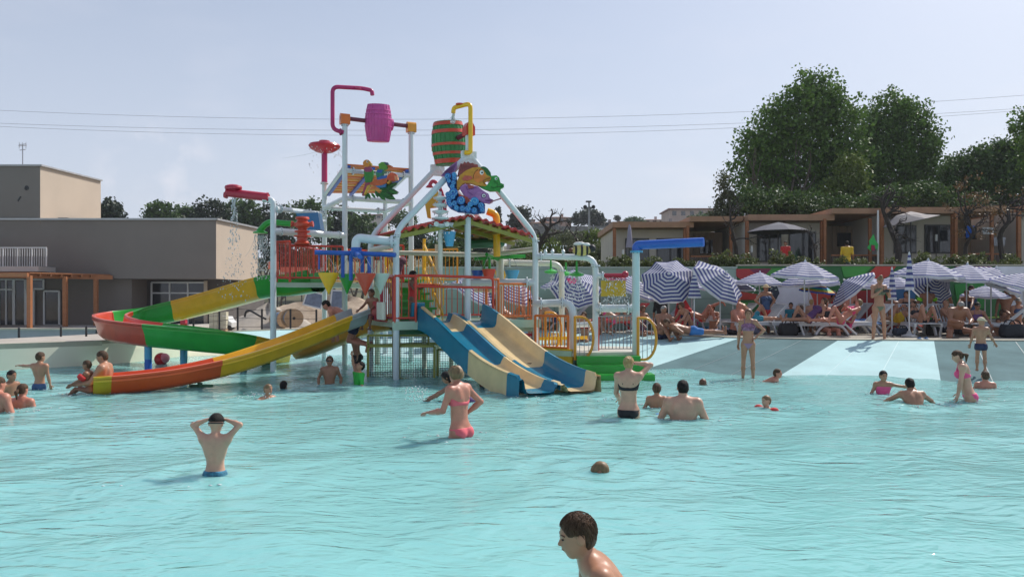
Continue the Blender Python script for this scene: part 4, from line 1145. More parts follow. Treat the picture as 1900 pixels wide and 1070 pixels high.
# falling water: loose drops
DROP = bpy.data.materials.new('water_drop'); DROP.use_nodes = True
b_ = DROP.node_tree.nodes['Principled BSDF']
b_.inputs['Base Color'].default_value = (.88, .93, .95, 1); b_.inputs['Roughness'].default_value = .05; b_.inputs['Transmission Weight'].default_value = .35; b_.inputs['IOR'].default_value = 1.33
def drops(label, gens):
    q = MB()
    for (p, r_, st) in gens:
        p = Vector(p); e = r_
        vs = [p + Vector((e, 0, 0)), p + Vector((0, e, 0)), p + Vector((-e, 0, 0)), p + Vector((0, -e, 0)), p + Vector((0, 0, e * st)), p + Vector((0, 0, -e * st))]
        q.add(vs, [(0, 1, 4), (1, 2, 4), (2, 3, 4), (3, 0, 4), (1, 0, 5), (2, 1, 5), (3, 2, 5), (0, 3, 5)])
    o = q.build('falling_water', DROP, None, 180); o['kind'] = 'stuff'; o['label'] = label; o['category'] = 'water'
    return o
def column(px, y0, y1, d, w0, w1, n, r_=.012, st=2.2, pw=1.0):
    g = []
    for _ in range(n):
        t = rng.random() ** pw; w_ = w0 + (w1 - w0) * t
        p = P(px, y0 + (y1 - y0) * t, d); a = rng.uniform(0, 2 * PI); rr = w_ * math.sqrt(rng.random())
        g.append((p + Vector((rr * math.cos(a), rr * math.sin(a), 0)), r_ * rng.uniform(.5, 1.2), st))
    return g
def stream(q, px, y0, y1, d, n, sp, r_):
    for _ in range(n):
        a, b = rng.normal(0, sp), rng.normal(0, sp * 2); t1 = rng.uniform(.4, 1)
        q.tube([P(px, y0 + (y1 - y0) * t1 * k / 6, d) + Vector((a + b * (k / 6) ** 2 + .006 * rng.normal(), .5 * a, 0)) for k in range(7)], [r_ * (1 - .1 * k) * rng.uniform(.7, 1.2) for k in range(7)], 5)
for (px, y0, y1, d, n, sp, r_, lab) in ((434, 365, 420, 18.2, 7, .03, .008, 'thin threads of water leaving the red spout'), (841, 210, 228, 17.35, 5, .02, .011, 'clear jet pouring into the green barrel'), (484, 436, 490, 19.2, 16, .08, .006, 'threads of water under the green shower rose'), (817, 415, 452, 17.0, 14, .10, .007, 'threads of water running off the spray flower'), (1140, 548, 585, 17.3, 9, .10, .006, 'threads of water dripping from the yellow panel'), (1070, 512, 545, 17.6, 8, .06, .006, 'threads of water under the shower rose beside the bee'), (602, 272, 300, 22.0, 8, .2, .006, 'threads of water at the pink mushroom rim')):
    q = MB(); stream(q, px, y0, y1, d, n, sp, r_); o = q.build('water_threads', DROP, None, 60); o['kind'] = 'stuff'; o['label'] = lab; o['category'] = 'water'
drops('thin ragged stream of drops falling from the red spout', column(434, 366, 450, 18.2, .04, .16, 110, .014) + column(434, 440, 560, 18.2, .1, .45, 130, .012))
drops('dense shower of drops under the green rose', column(484, 436, 520, 19.2, .15, .30, 260, .013))
drops('few drops running off the pink mushroom rim', [(at_z(x602, ZD(284, 22.2) + .12) + Vector((.43 * math.cos(a), .43 * math.sin(a), -rng.random() ** 2 * .7)), .011, 2.5) for a in rng.uniform(0, 6.28, 40)])
drops('short jet of water falling into the green barrel', column(841, 211, 228, 17.4, .02, .07, 60, .016))
drops('spray around the white flower head', column(817, 360, 450, 17.0, .10, .32, 150, .013))
drops('drops spattering over the yellow spray panel', column(1140, 516, 575, 17.35, .2, .48, 150, .012))
drops('drops under the green shower roses beside the bee', column(1070, 512, 560, 17.6, .1, .3, 110, .012) + column(1024, 508, 540, 19.5, .08, .2, 50, .012))
drops('little fountain jets along the top spray pipe', [(P(px, 470 - 16 * t, 17.7) + Vector((.04 * t * rng.normal(), 0, 0)), .011, 2) for px in (1012, 1025, 1045, 1088) for t in rng.random(10)])
drops('white foam flecks floating round the bathers', [g_ for (px, y, d, n) in ((399, 884, 7.5, 26), (844, 812, 9.55, 30), (1170, 774, 11.2, 24), (1275, 777, 11.0, 34), (1219, 754, 12.2, 26), (1425, 757, 12.1, 34), (1640, 730, 13.9, 34), (1712, 752, 12.4, 44), (1790, 744, 12.9, 30), (1828, 720, 14.8, 24), (612, 713, 15.4, 24), (70, 722, 14.6, 24), (25, 762, 12.2, 28), (1120, 740, 13.5, 40), (990, 740, 13.3, 40), (165, 731, 13.8, 30), (1410, 707, 16.0, 40), (1300, 714, 15.2, 30)) for g_ in [(PZ(px, y, 0) + Vector((rng.normal(0, .34), rng.normal(0, .22), .004 + .012 * rng.random())), .026 * rng.uniform(.4, 1.2), .3) for _ in range(n)]])
drops('splash in front of the girl reaching into the water', column(775, 718, 742, 13.3, .2, .3, 90, .012, 1.3) + column(785, 735, 742, 13.2, .3, .3, 40, .014, 1))
drops('splash round the two swimming heads by the slide', column(480, 728, 740, 13.4, .25, .45, 70, .012, 1))
drops('splash around the swimmer with his face in the water', column(1115, 868, 884, 7.8, .15, .35, 70, .009, 1) + column(1060, 872, 886, 7.8, .3, .3, 40, .008, 1))
drops('drops thrown up where the water meets the grey ramp', column(1225, 686, 694, 18.2, .4, .5, 70, .014, 1) + column(1260, 690, 697, 17.8, .5, .5, 50, .013, 1))
# ------------------------------------------------------------------ left building and yard
RENDER_SHADED = mat('taupe_render_shaded', (0.185, 0.160, 0.142), 0.9, 0.06, 0.5, bump=0.12, bscale=25)  # shade of the camera-facing walls is put into this darker colour
RENDER_SUNLIT = mat('taupe_render_sunlit', (0.48, 0.40, 0.32), 0.9, 0.05, 0.5, bump=0.12, bscale=25)  # same render, with sunlight on the side walls put into the lighter colour
PARAP = mat('parapet_flashing', (0.42, 0.42, 0.42), 0.4, 0.1, 2, metal=0.4)
TIMB = mat('larch_timber', (0.34, 0.13, 0.05), 0.6, 0.2, 3, stretch=(1, 1, 8))
GLASS = mat('dark_window_glass', (0.03, 0.035, 0.04), 0.06, 0.2, 1, spec=.8)
ALU = mat('white_aluminium', (0.62, 0.63, 0.63), 0.4, 0.05, 2)
BD = 43.3; TZ = 0.15
mb = MB(); mb.box((XD(-60, 40) , 50.5, TZ - .5), (54, 26, 1.0)); mb.v = [(min(v[0], XD(330, 40)), v[1], v[2]) for v in mb.v]
struct('paved_terrace', mb, mat('pale_paving', (.50, .47, .43), .8, .1, .8, bump=.1, bscale=20))
rw = thing('retaining_wall', (XD(0, 37.4), 37.4, -.9), 'low grey concrete retaining wall behind the cream pool edge', 'wall')
mb = MB(); mb.box((0.5 * (XD(180, 37.4) - 50), 37.35, -.38), (XD(180, 37.4) + 50, .2, 1.06)); mb.build('wall_body', mat('grey_concrete', (.30, .30, .31), .85, .1, 1.2, bump=.15, bscale=20), rw)
mb = MB(); mb.box((0.5 * (XD(330, 37.4) - 50), 37.36, .185), (XD(330, 37.4) + 50, .5, .07)); mb.build('wall_cap', COPING, rw)

bl = thing('service_building', (XD(200, BD), BD, TZ), 'flat roofed taupe rendered building with timber pergola on its front', 'building')
def bbox(name, x0, x1, y0, y1, z0, z1, m, parent=bl):
    q = MB(); q.box(((x0 + x1) / 2, (y0 + y1) / 2, (z0 + z1) / 2), (abs(x1 - x0), abs(y1 - y0), abs(z1 - z0))); return q.build(name, m, parent)
zr_ = ZD(408, BD); zlow = ZD(517, BD)
xr = XD(401, BD)
# main block overhangs the ground floor; its right wall runs back and catches the sun
yb = BD + 14
xb = XD(481, yb) if False else xr + .35
q = MB()
q.add([(-60, BD, zlow), (xr, BD, zlow), (xr, BD, zr_), (-60, BD, zr_)], [(0, 1, 2, 3)]); q.build('front_wall', RENDER_SHADED, bl)
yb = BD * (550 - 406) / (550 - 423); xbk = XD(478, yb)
q = MB(); q.add([(xr, BD, zlow), (xbk, yb, zlow), (xbk, yb, zr_), (xr, BD, zr_)], [(0, 1, 2, 3)]); q.build('side_wall', RENDER_SUNLIT, bl)
q = MB(); q.add([(-60, BD, zr_ - .02), (xr, BD, zr_ - .02), (xbk, yb, zr_ - .02), (-60, yb, zr_ - .02)], [(0, 1, 2, 3)]); q.build('flat_roof', RENDER_SUNLIT, bl)
q = MB(); q.add([(-60, BD, zlow), (xr, BD, zlow), (xbk, yb, zlow), (-60, yb, zlow)], [(3, 2, 1, 0)]); q.build('soffit', RENDER_SHADED, bl)
q = MB(); q.beam((-60, BD, zr_ + .04), (xr + .05, BD, zr_ + .04), .26, .10); q.beam((xr, BD - .1, zr_ + .04), (xbk, yb, zr_ + .04), .26, .10); q.build('parapet', PARAP, bl)
# recessed ground floor
gd = BD + 2.4
bbox('ground_wall', -60, XD(272, gd), BD + .6, BD + 8, TZ, zlow - .01, RENDER_SHADED)
bbox('ground_wall', XD(272, gd), XD(410, gd), gd + .1, gd + 8, TZ, zlow - .01, mat('dark_render', (.10, .09, .085), .9, .1, 1))
bbox('side_pier', XD(440, gd + 9), XD(452, gd + 9), gd + 6, gd + 9, TZ - 1, zlow, RENDER_SUNLIT)
# upper block
zu = ZD(308, BD); xu = XD(75, BD)
yu = BD * (550 - 307) / (550 - 335); xub = XD(187, yu)
q = MB(); q.add([(-60, BD - .02, zr_ - .3), (xu, BD - .02, zr_ - .3), (xu, BD - .02, zu), (-60, BD - .02, zu)], [(0, 1, 2, 3)]); q.build('upper_front_wall', RENDER_SHADED, bl)
q = MB(); q.add([(xu, BD - .02, zr_ - .3), (xub, yu, zr_ - .3), (xub, yu, zu), (xu, BD - .02, zu)], [(0, 1, 2, 3)]); q.build('upper_side_wall', RENDER_SUNLIT, bl)
q = MB(); q.add([(-60, BD, zu - .02), (xu, BD, zu - .02), (xub, yu, zu - .02), (-60, yu, zu - .02)], [(0, 1, 2, 3)]); q.build('upper_roof', RENDER_SUNLIT, bl)
q = MB(); q.beam((-60, BD, zu + .03), (xu + .05, BD, zu + .03), .26, .09); q.beam((xu, BD - .1, zu + .03), (xub, yu, zu + .03), .26, .09); q.build('upper_parapet', PARAP, bl)
bbox('roof_vent_box', XD(100, BD + 3), XD(152, BD + 3), BD + 1.5, BD + 4, zr_, zr_ + .28, DARK)
q = MB(); q.ball((XD(50, BD), BD - .03, ZD(349, BD)), (.13, .06, .13), 10); q.build('wall_lamp', BLACK, bl)
q = MB(); q.beam((XD(34, BD), BD - .04, ZD(373, BD)), (XD(39, BD), BD - .04, ZD(365, BD)), .06, .06); q.build('wall_bracket', DARK, bl)
# doors and windows
def window(x0, y0, x1, y1, d, nx_, trans=None, name='window', m=ALU):
    a, b = P(x0, y0, d), P(x1, y1, d)
    q = MB(); w_ = .09
    for p1, p2 in (((a.x, a.z), (b.x, a.z)), ((a.x, b.z), (b.x, b.z)), ((a.x, a.z), (a.x, b.z)), ((b.x, a.z), (b.x, b.z))):
        q.beam((p1[0], d - .05, p1[1]), (p2[0], d - .05, p2[1]), .08, w_, up=(0, 1, 0)) if False else q.beam((p1[0], d - .05, p1[1]), (p2[0], d - .05, p2[1]), w_, .08, up=(0, 1, 0))
    for k in range(1, nx_): x = a.x + (b.x - a.x) * k / nx_; q.beam((x, d - .05, a.z), (x, d - .05, b.z), w_ * .9, .07, up=(0, 1, 0))
    if trans: z = a.z + (b.z - a.z) * trans; q.beam((a.x, d - .055, z), (b.x, d - .055, z), w_ * .9, .07, up=(0, 1, 0))
    o = q.build(name, m, bl)
    for k in range(nx_):
        xx0, xx1 = a.x + (b.x - a.x) * k / nx_ + .04, a.x + (b.x - a.x) * (k + 1) / nx_ - .04
        g = MB(); g.box(((xx0 + xx1) / 2, d - .02, (a.z + b.z) / 2), (xx1 - xx0, .02, a.z - b.z - .06)); g.build('pane', GLASS, o)
    return o
window(-40, 518, 26, 604, BD + .55, 5, .22, 'entrance_door'); window(28, 518, 48, 604, BD + .53, 1, None, 'window'); window(52, 518, 82, 536, BD + .55, 1, None, 'window'); window(50, 538, 64, 604, BD + .5, 1, None, 'door')
o = window(83, 540, 111, 603, BD + .45, 1, None, 'open_door')
window(282, 524, 383, 605, gd + .06, 3, .24, 'window')
q = MB(); q.beam((XD(383, gd), gd - .1, ZD(521, gd)), (XD(383, gd), gd - .1, ZD(605, gd)), .2, .1, up=(0, 1, 0)); q.build('window_post', RENDER_SUNLIT, bl)
# balcony with balusters
bz = ZD(494, BD - 1.5); 
bbox('balcony_slab', -60, XD(73, BD - 1.5), BD - 1.6, BD, bz - .28, bz, mat('pale_slab', (.55, .52, .48), .8, .08, 1))
o = bbox('balcony_rail', -60, XD(86, BD - 1.5), BD - 1.53, BD - 1.47, bz + .98, bz + 1.04, ALU)
for k in range(72):
    x = XD(86, BD - 1.5) - k * .13; big = k % 6 == 0
    q = MB(); q.box((x, BD - 1.5, bz + .5), (.06 if big else .022, .05 if big else .022, 1.0)); q.build('baluster', ALU, o)
# pergola
pg = thing('timber_pergola', (XD(55, 40.5), 40.5, TZ), 'brown timber pergola standing before the glazed doors of the building', 'pergola')
ppt = [(P(55, 511, 39.2)), (P(121, 513, 41.0)), (P(178, 516, 42.6))]
for p, yb_ in zip(ppt, (610, 606, 602)):
    q = MB(); q.box((p.x, p.y, (p.z + TZ) / 2), (.19, .19, p.z - TZ)); q.build('post', TIMB, pg)
zp_ = ppt[0].z
q = MB(); q.beam((ppt[0].x - 2.6, ppt[0].y - 1.3, zp_), (P(208, 516, 43.2).x, 43.2, zp_), .16, .22); q.build('front_beam', TIMB, pg)
q = MB(); q.beam((-40, ppt[0].y - .3, zp_ + .02), (ppt[0].x + .1, ppt[0].y - .3, zp_ + .02), .16, .2); q.build('side_beam', TIMB, pg)
q = MB(); q.prism([(-40, ppt[0].y), (ppt[0].x, ppt[0].y), (P(205, 516, 43.2).x, 43.2), (-40, 43.2)], (0, 0, zp_ + .11), (1, 0, 0), (0, 1, 0), (0, 0, 1), .06); q.build('roof_boarding', TIMB, pg)
for k in range(9):
    t = k / 8; a = Vector((ppt[0].x, ppt[0].y, zp_ + .04)).lerp(Vector((P(205, 516, 43.2).x, 43.2, zp_ + .04)), t)
    q = MB(); q.beam(a, (a.x - 1.0 - 2 * (1 - t), 43.25, zp_ + .04), .07, .12); q.build('rafter', TIMB, pg)
# aerial on the roof
an = thing('roof_aerial', (XD(42, BD + 3), BD + 3, zu), 'thin television aerial mast on the upper flat roof', 'aerial')
p0 = Vector((XD(42, BD + 3), BD + 3, zu)); p1 = P(42, 268, BD + 3)
q = MB(); q.tube([p0, p1], .03, 6); q.build('mast', STEEL, an)
for dz, L_ in ((-.1, .25), (-.35, .18), (-.02, .22)):
    q = MB(); q.tube([p1 + Vector((-L_, 0, dz)), p1 + Vector((L_, .0, dz + .04))], .02, 6); q.build('rod', STEEL, an)
for k in range(3):
    q = MB(); q.tube([p1 + Vector((-.2 + .2 * k, 0, -.25)), p1 + Vector((-.2 + .2 * k, 0, .12))], .014, 6); q.build('rod', STEEL, an)
# black mesh fence along the yard
fe = thing('mesh_fence', (XD(240, 30), 30, 0), 'low black post and wire fence between pool wall and building yard', 'fence')
fpts = []
for (px, y0, y1, d) in ((-60, 608, 638, 30), (35, 608, 637, 29.6), (113, 606, 636, 29.6), (160, 605, 632, 29.8), (305, 600, 622, 29.8), (359, 584, 614, 30), (407, 577, 616, 30), (441, 570, 612, 30.2), (486, 573, 610, 30.3), (539, 573, 610, 30.5), (587, 574, 612, 30.8)):
    a, b = P(px, y0, d), P(px, y1 + 14, d); fpts.append((a, b))
    q = MB(); q.tube([b, a], .04, 8); q.build('fence_post', BLACK, fe, 40)
for i in range(3, len(fpts) - 1):
    for t in (.05, .35, .65):
        q = MB(); q.tube([fpts[i][0].lerp(fpts[i][1], t), fpts[i + 1][0].lerp(fpts[i + 1][1], t)], .008, 5); q.build('fence_wire', BLACK, fe)
for i in range(0, 3):
    q = MB(); q.tube([fpts[i][0].lerp(fpts[i][1], .05), fpts[i + 1][0].lerp(fpts[i + 1][1], .05)], .006, 5); q.build('fence_wire', BLACK, fe)

# building site: spoil heaps, drums, pallets, van, panels
def mound(name, cx, cy, rx, ry, h, z0, m, label, cat, seed=0, flat=1.6):
    g = np.random.default_rng(seed); q = MB(); rows = []
    ph = g.uniform(0, 6, 6)
    for i in range(14):
        r_ = i / 13; row = []
        for k in range(28):
            a = 2 * PI * k / 28
            w_ = 1 + .12 * math.sin(3 * a + ph[0]) + .07 * math.sin(7 * a + ph[1])
            z = h * (1 - r_ ** flat) * (1 + .10 * math.sin(5 * a + 6 * r_ + ph[2])) + .05 * h * math.sin(9 * a + 13 * r_ + ph[3])
            row.append(Vector((cx + rx * r_ * w_ * math.cos(a), cy + ry * r_ * w_ * math.sin(a), z0 + z - (.2 if i == 13 else 0))))
        rows.append(row)
    q.grid(rows, close=True); o = q.build(name, m, None, 60); tag(o, label, cat); return o
DIRT = mat('excavated_soil', (.34, .25, .17), .95, .25, 1.2, bump=.8, bscale=6, tint=(.40, .32, .24)); SANDM = mat('pale_sand', (.42, .37, .31), .95, .12, 2, bump=.3, bscale=12)
mound('soil_mound', XD(570, 44), 44, 4.2, 3, 1.35, 0.0, DIRT, 'brown heap of excavated soil behind the cable drums', 'soil heap', 1)
mound('soil_mound', XD(640, 46), 46, 4.0, 3, 1.7, 0.0, DIRT, 'higher brown soil bank beyond the tower legs', 'soil heap', 5)
mound('sand_mound', XD(497, 38), 38, 2.6, 2, 1.35, -.05, SANDM, 'smooth grey sand pile with a straight slope beside the drums', 'sand heap', 2, 1.1)
mound('rubble_mound', XD(335, 37), 37, 2.0, 1.5, .45, -.05, mat('rubble', (.45, .4, .34), .95, .35, 5, bump=1, bscale=10), 'low pile of pale rubble beside the pallets', 'rubble heap', 3)
WOOD = mat('drum_plywood', (.40, .27, .16), .8, .2, 3)
def drum(px, py, d, r_, w_, yaw, label):
    c = P(px, py, d); t = thing('cable_drum', (c.x, c.y, c.z - r_), label, 'cable drum', 'cable drums in the yard'); ax = Vector((math.sin(yaw), -math.cos(yaw), 0))
    for s_ in (0, 1):
        q = MB(); q.lathe(c + ax * w_ * (s_ - .5), ax, [(r_, -.03), (r_, .03)], 22); o = q.build('drum_flange', WOOD, t, 40)
        q = MB(); q.lathe(c + ax * w_ * (s_ - .5), ax, [(.07, -.04), (.07, .04)], 10); q.build('hub_hole', BLACK, o)
    q = MB(); q.lathe(c, ax, [(r_ * .55, -w_ / 2), (r_ * .55, w_ / 2)], 18); q.build('drum_core', WOOD, t, 40)
    q = MB(); q.lathe(c, ax, [(r_ * .8, -w_ * .4), (r_ * .82, 0), (r_ * .8, w_ * .4)], 18); q.build('cable_winding', mat('blue_cable', (.16, .22, .30), .6), t, 40)
drum(542, 590, 36, .44, .7, .5, 'large wooden cable drum with round plywood face in the yard'); drum(521, 592, 37, .42, .6, .9, 'smaller cable drum partly behind the white spout post')
pl = thing('block_pallet', P(405, 610, 36), 'pallet stacked with pale building blocks behind the yellow flume', 'pallet')
for i in range(4):
    for j in range(4):
        p = P(394 + j * 8, 606 - i * 8.0, 36); q = MB(); q.box(p, (.185, .3, .185)); q.build('block', mat('pale_block', (.58, .54, .40), .9, .15, 4), pl)
q = MB(); q.box(P(406, 612, 36), (.85, .6, .1)); q.build('pallet_base', WOOD, pl)
tk = thing('small_dumper', P(424, 610, 36.5), 'small white site vehicle half hidden under the yellow flume', 'vehicle')
c = P(423, 597, 36.5)
q = MB(); q.prism([(-.3, -.25), (.3, -.25), (.32, -.02), (.18, .06), (.08, .26), (-.3, .28)], c + Vector((0, .4, 0)), (1, 0, 0), (0, 0, 1), (0, -1, 0), .8); q.build('body', mat('white_bodywork', (.7, .7, .68), .3, .05, 2), tk)
q = MB(); q.prism([(.02, .02), (.14, .05), (.06, .22), (-.05, .22)], c + Vector((0, -.41, 0)), (1, 0, 0), (0, 0, 1), (0, -1, 0), .02); q.build('side_window', GLASS, tk)
for dx in (-.18, .2):
    q = MB(); q.lathe(c + Vector((dx, -.42, -.25)), (0, 1, 0), [(.11, 0), (.11, .1)], 14); q.build('wheel', BLACK, tk, 40)
for (px, py, w_, h_, d, lab) in ((583, 556, .95, .75, 40, 'leaning glass panel in a white frame beside the soil heap'), (627, 556, .7, .95, 40, 'upright grey panel in a white frame behind the hanging cones')):
    t = thing('leaning_panel', P(px, py + 14, d), lab, 'panel'); c = P(px, py, d); M = Matrix.Rotation(R(-14), 3, 'X') @ Matrix.Rotation(R(14 if px < 600 else 3), 3, 'Y')
    q = MB(); q.box(c, (w_, .04, h_), M=M); q.build('sheet', mat('grey_blue_glass', (.16, .19, .25), .15, .3, 3), t)
    for sx in (-1, 1):
        q = MB(); q.box(c + M @ Vector((sx * w_ / 2, -.01, 0)), (.07, .07, h_ + .06), M=M); q.build('frame_bar', ALU, t)
    for sz in (-1, 1):
        q = MB(); q.box(c + M @ Vector((0, -.01, sz * h_ / 2)), (w_, .07, .07), M=M); q.build('frame_bar', ALU, t)
cv = thing('cable_conduit', P(470, 600, 36.5), 'bent black conduit sticking out of the sand pile', 'pipe')
q = MB(); q.tube(catmull([P(454, 588, 36.5), P(457, 578, 36.5), P(466, 577, 36.5), P(482, 586, 36.5), P(494, 592, 36.5)]), .05, 8); q.build('conduit', BLACK, cv, 40)
ob = thing('site_barrier', P(545, 505, 46), 'salmon orange board standing behind the red railing', 'barrier')
q = MB(); q.box(P(507, 492, 46), (.6, .1, .45)); q.build('board', mat('salmon_board', (.75, .20, .12), .6), ob); q = MB(); q.box(P(545, 500, 46.2), (1.6, .1, .30)); q.build('board', MATS['salmon_board'], ob)
for px in (500, 515, 530, 560): q = MB(); q.box((XD(px, 46.1), 46.1, 1.5), (.06, .06, 3.4)); q.build('stake', DARK, ob)
gv = thing('red_valve_box', P(341, 612, 30.5), 'small dark red hydrant box behind the flume', 'hydrant'); q = MB(); q.box(P(341, 602, 30.5), (.2, .2, .36)); q.lathe(P(341, 594, 30.5), (0, 0, 1), [(.1, 0), (.1, .06), (.03, .1), (0, .1)], 10); q.build('box', CRIMSON, gv)

# ------------------------------------------------------------------ hills and far things
def hill_h(x, y):
    base = 14 * np.clip((y - 70) / 200, 0, 1) ** 1.2
    return base + 7.0 * np.exp(-((x - 10) / 60) ** 2) * np.clip((y - 90) / 130, 0, 1) + 1.3 * np.sin(x * .05 + y * .02) * np.clip((y - 80) / 80, 0, 1) + 3 * np.clip((x - 20) / 100, 0, 1) * np.clip((y - 60) / 100, 0, 1)
xs = np.linspace(-420, 420, 110); ys = np.concatenate([np.linspace(60.1, 320, 60), np.linspace(330, 900, 12)])
X, Y = np.meshgrid(xs, ys); Z = hill_h(X, Y) - 6.0 * np.clip((Y - 320) / 580, 0, 1) + np.where(X > -8, 3.1, 0.0) * np.clip(1 - (Y - 60) / 60, 0, 1) - .2
idx = np.arange(X.size).reshape(X.shape)
fc = np.stack([idx[:-1, :-1].ravel(), idx[:-1, 1:].ravel(), idx[1:, 1:].ravel(), idx[1:, :-1].ravel()], 1)
HILLM = mat('olive_hillside', (.060, .075, .030), .95, .45, .05, bump=.6, bscale=.6, tint=(.13, .115, .06))
hl = link_mesh('hills', np_mesh('hills', np.stack([X.ravel(), Y.ravel(), Z.ravel()], 1), fc), HILLM); hl['kind'] = 'structure'

STUC = [mat('stucco_%d' % k, c, .85, .12, .6) for k, c in enumerate(((.46, .36, .30), (.50, .42, .36), (.42, .27, .21), (.34, .29, .26), (.52, .47, .42), (.30, .26, .24)))]
TILE = [mat('roof_tile_%d' % k, c, .85, .25, 1.5) for k, c in enumerate(((.24, .10, .06), (.28, .13, .09), (.18, .10, .08)))]
def house(px0, px1, ytop, ybot, d, label, k, nwin=3, floors=1, hip=True, dep=9, chim=True):
    x0, x1, zt_, zb_ = XD(px0, d), XD(px1, d), ZD(ytop, d), ZD(ybot, d) - 5
    t = thing('hill_house', ((x0 + x1) / 2, d, zb_), label, 'house', 'houses on the hillside')
    rh = min(2.2, (x1 - x0) * .10) if hip else .25
    q = MB(); q.box(((x0 + x1) / 2, d + dep / 2, (zt_ - rh + zb_) / 2), (x1 - x0, dep, zt_ - rh - zb_)); q.build('wall', STUC[k % 6], t)
    e = .6; q = MB(); zz = zt_ - rh
    if hip:
        q.add([(x0 - e, d - e, zz), (x1 + e, d - e, zz), (x1 + e, d + dep + e, zz), (x0 - e, d + dep + e, zz), (x0 + (x1 - x0) * .3, d + dep / 2, zt_), (x1 - (x1 - x0) * .3, d + dep / 2, zt_)], [(0, 1, 5, 4), (1, 2, 5), (2, 3, 4, 5), (3, 0, 4), (3, 2, 1, 0)])
    else: q.box(((x0 + x1) / 2, d + dep / 2, zz + .15), (x1 - x0 + 1.0, dep + 1, .3))
    rf = q.build('roof', TILE[k % 3], t)
    if chim: q = MB(); q.box((x0 + (x1 - x0) * .68, d + dep * .5, zt_ + .2), (.7, .7, 1.2)); q.build('chimney', STUC[k % 6], rf)
    hh = ZD(ytop, d) - rh - ZD(ybot, d)
    for f in range(floors):
        for i in range(nwin):
            x = x0 + (x1 - x0) * (i + .5) / nwin; z = ZD(ybot, d) + hh * (f + .55) / floors
            q = MB(); q.box((x, d - .03, z), (1.1, .08, min(1.5, hh / floors * .55))); w_ = q.build('window', GLASS, t)
            q = MB(); q.box((x, d - .06, z - min(1.5, hh / floors * .55) / 2 - .1), (1.5, .2, .14)); q.build('sill', STUC[(k + 1) % 6], w_)
house(986, 1040, 408, 428, 190, 'long low house with dark gable left of the lamp mast', 3, 3)
house(1012, 1060, 399, 415, 220, 'pinkish two storey house above the bare tree', 2, 4)
house(1120, 1142, 410, 422, 200, 'small grey roofed house just beside the first cabin', 5, 2)
house(1150, 1176, 408, 416, 240, 'distant low house right of the umbrella pine', 3, 3)
house(1195, 1234, 404, 416, 230, 'pale house with a hipped roof over the first cabin', 4, 3)
house(1226, 1262, 408, 420, 200, 'wide grey roofed house directly over the first cabin roof', 5, 3)
house(1243, 1325, 387, 404, 210, 'long flat topped pink building on the hill crest', 0, 5, 1, False, 12, False)
house(940, 992, 420, 436, 150, 'brown house behind the right roof corner of the tower', 1, 3)
house(672, 716, 398, 406, 260, 'far pale building seen between the left tower posts', 4, 5, 1, False)
house(958, 990, 404, 416, 230, 'distant house under the dark pine', 3, 2)
tw = thing('terrace_wall', P(1060, 430, 140), 'long grey retaining wall across the olive slope', 'wall'); q = MB(); q.box(P(1070, 428, 140), (24, .6, 1.6)); q.build('wall_body', mat('old_stone', (.20, .20, .19), .9, .3, .8), tw)
gh = thing('garden_shelter', P(1125, 430, 120), 'white roofed garden shelter on the slope beside the first cabin', 'shelter'); q = MB(); q.box(P(1128, 426, 120), (2.6, 2, .3)); q.build('roof', ALU, gh); 
for px in (1116, 1140): q = MB(); q.box(P(px, 434, 120), (.2, 1.8, 1.4)); q.build('post', DARK, gh)

# wires and lamp mast
for i, (yl, ym, yr_) in enumerate(((205, 220, 177), (229, 240, 201), (235, 249.5, 205))):
    o = thing('overhead_wire', P(950, ym, 70 + i), ('highest overhead wire crossing the sky', 'middle one of three overhead wires crossing the sky', 'lowest overhead wire crossing the sky')[i], 'wire', 'overhead wires')
    pts = []
    for k in range(25):
        px = -150 + 2250 * k / 24; t = px / 1900
        y = yl * 2 * (t - .5) * (t - 1) + ym * -4 * t * (t - 1) + yr_ * 2 * t * (t - .5)
        pts.append(P(px, y, 70 + i))
    q = MB(); q.tube(pts, .014, 5); q.build('cable', mat('wire_grey', (.28, .29, .33), .5, .05, 2), o)
lm = thing('lamp_mast', (XD(1093, 60), 60, 2.8), 'tall grey floodlight mast with round loudspeakers at its top', 'lamp mast')
q = MB(); q.tube([(XD(1093, 60), 60, 2.8), P(1093, 374, 60)], [.11, .07], 10); q.build('mast', mat('galvanised', (.30, .31, .33), .5, .1, 2, metal=.5), lm, 40)
q = MB(); q.box(P(1092, 374, 60), (.42, .3, .10)); q.build('lamp_head', DARK, lm)
for sx in (-1, 1):
    c = P(1093 + sx * 6.5, 384.5, 60)
    q = MB(); q.lathe(c, (sx * .3, -1, 0), [(.06, -.15), (.10, 0), (.155, .14), (.155, .18), (.05, .05)], 14); q.build('loudspeaker', DARK, lm, 40)
    q = MB(); q.tube([P(1093, 385, 60), c], .03, 6); q.build('bracket', DARK, lm)
q = MB(); q.box(P(1086, 390, 60), (.16, .16, .14)); q.build('camera_box', ALU, lm)

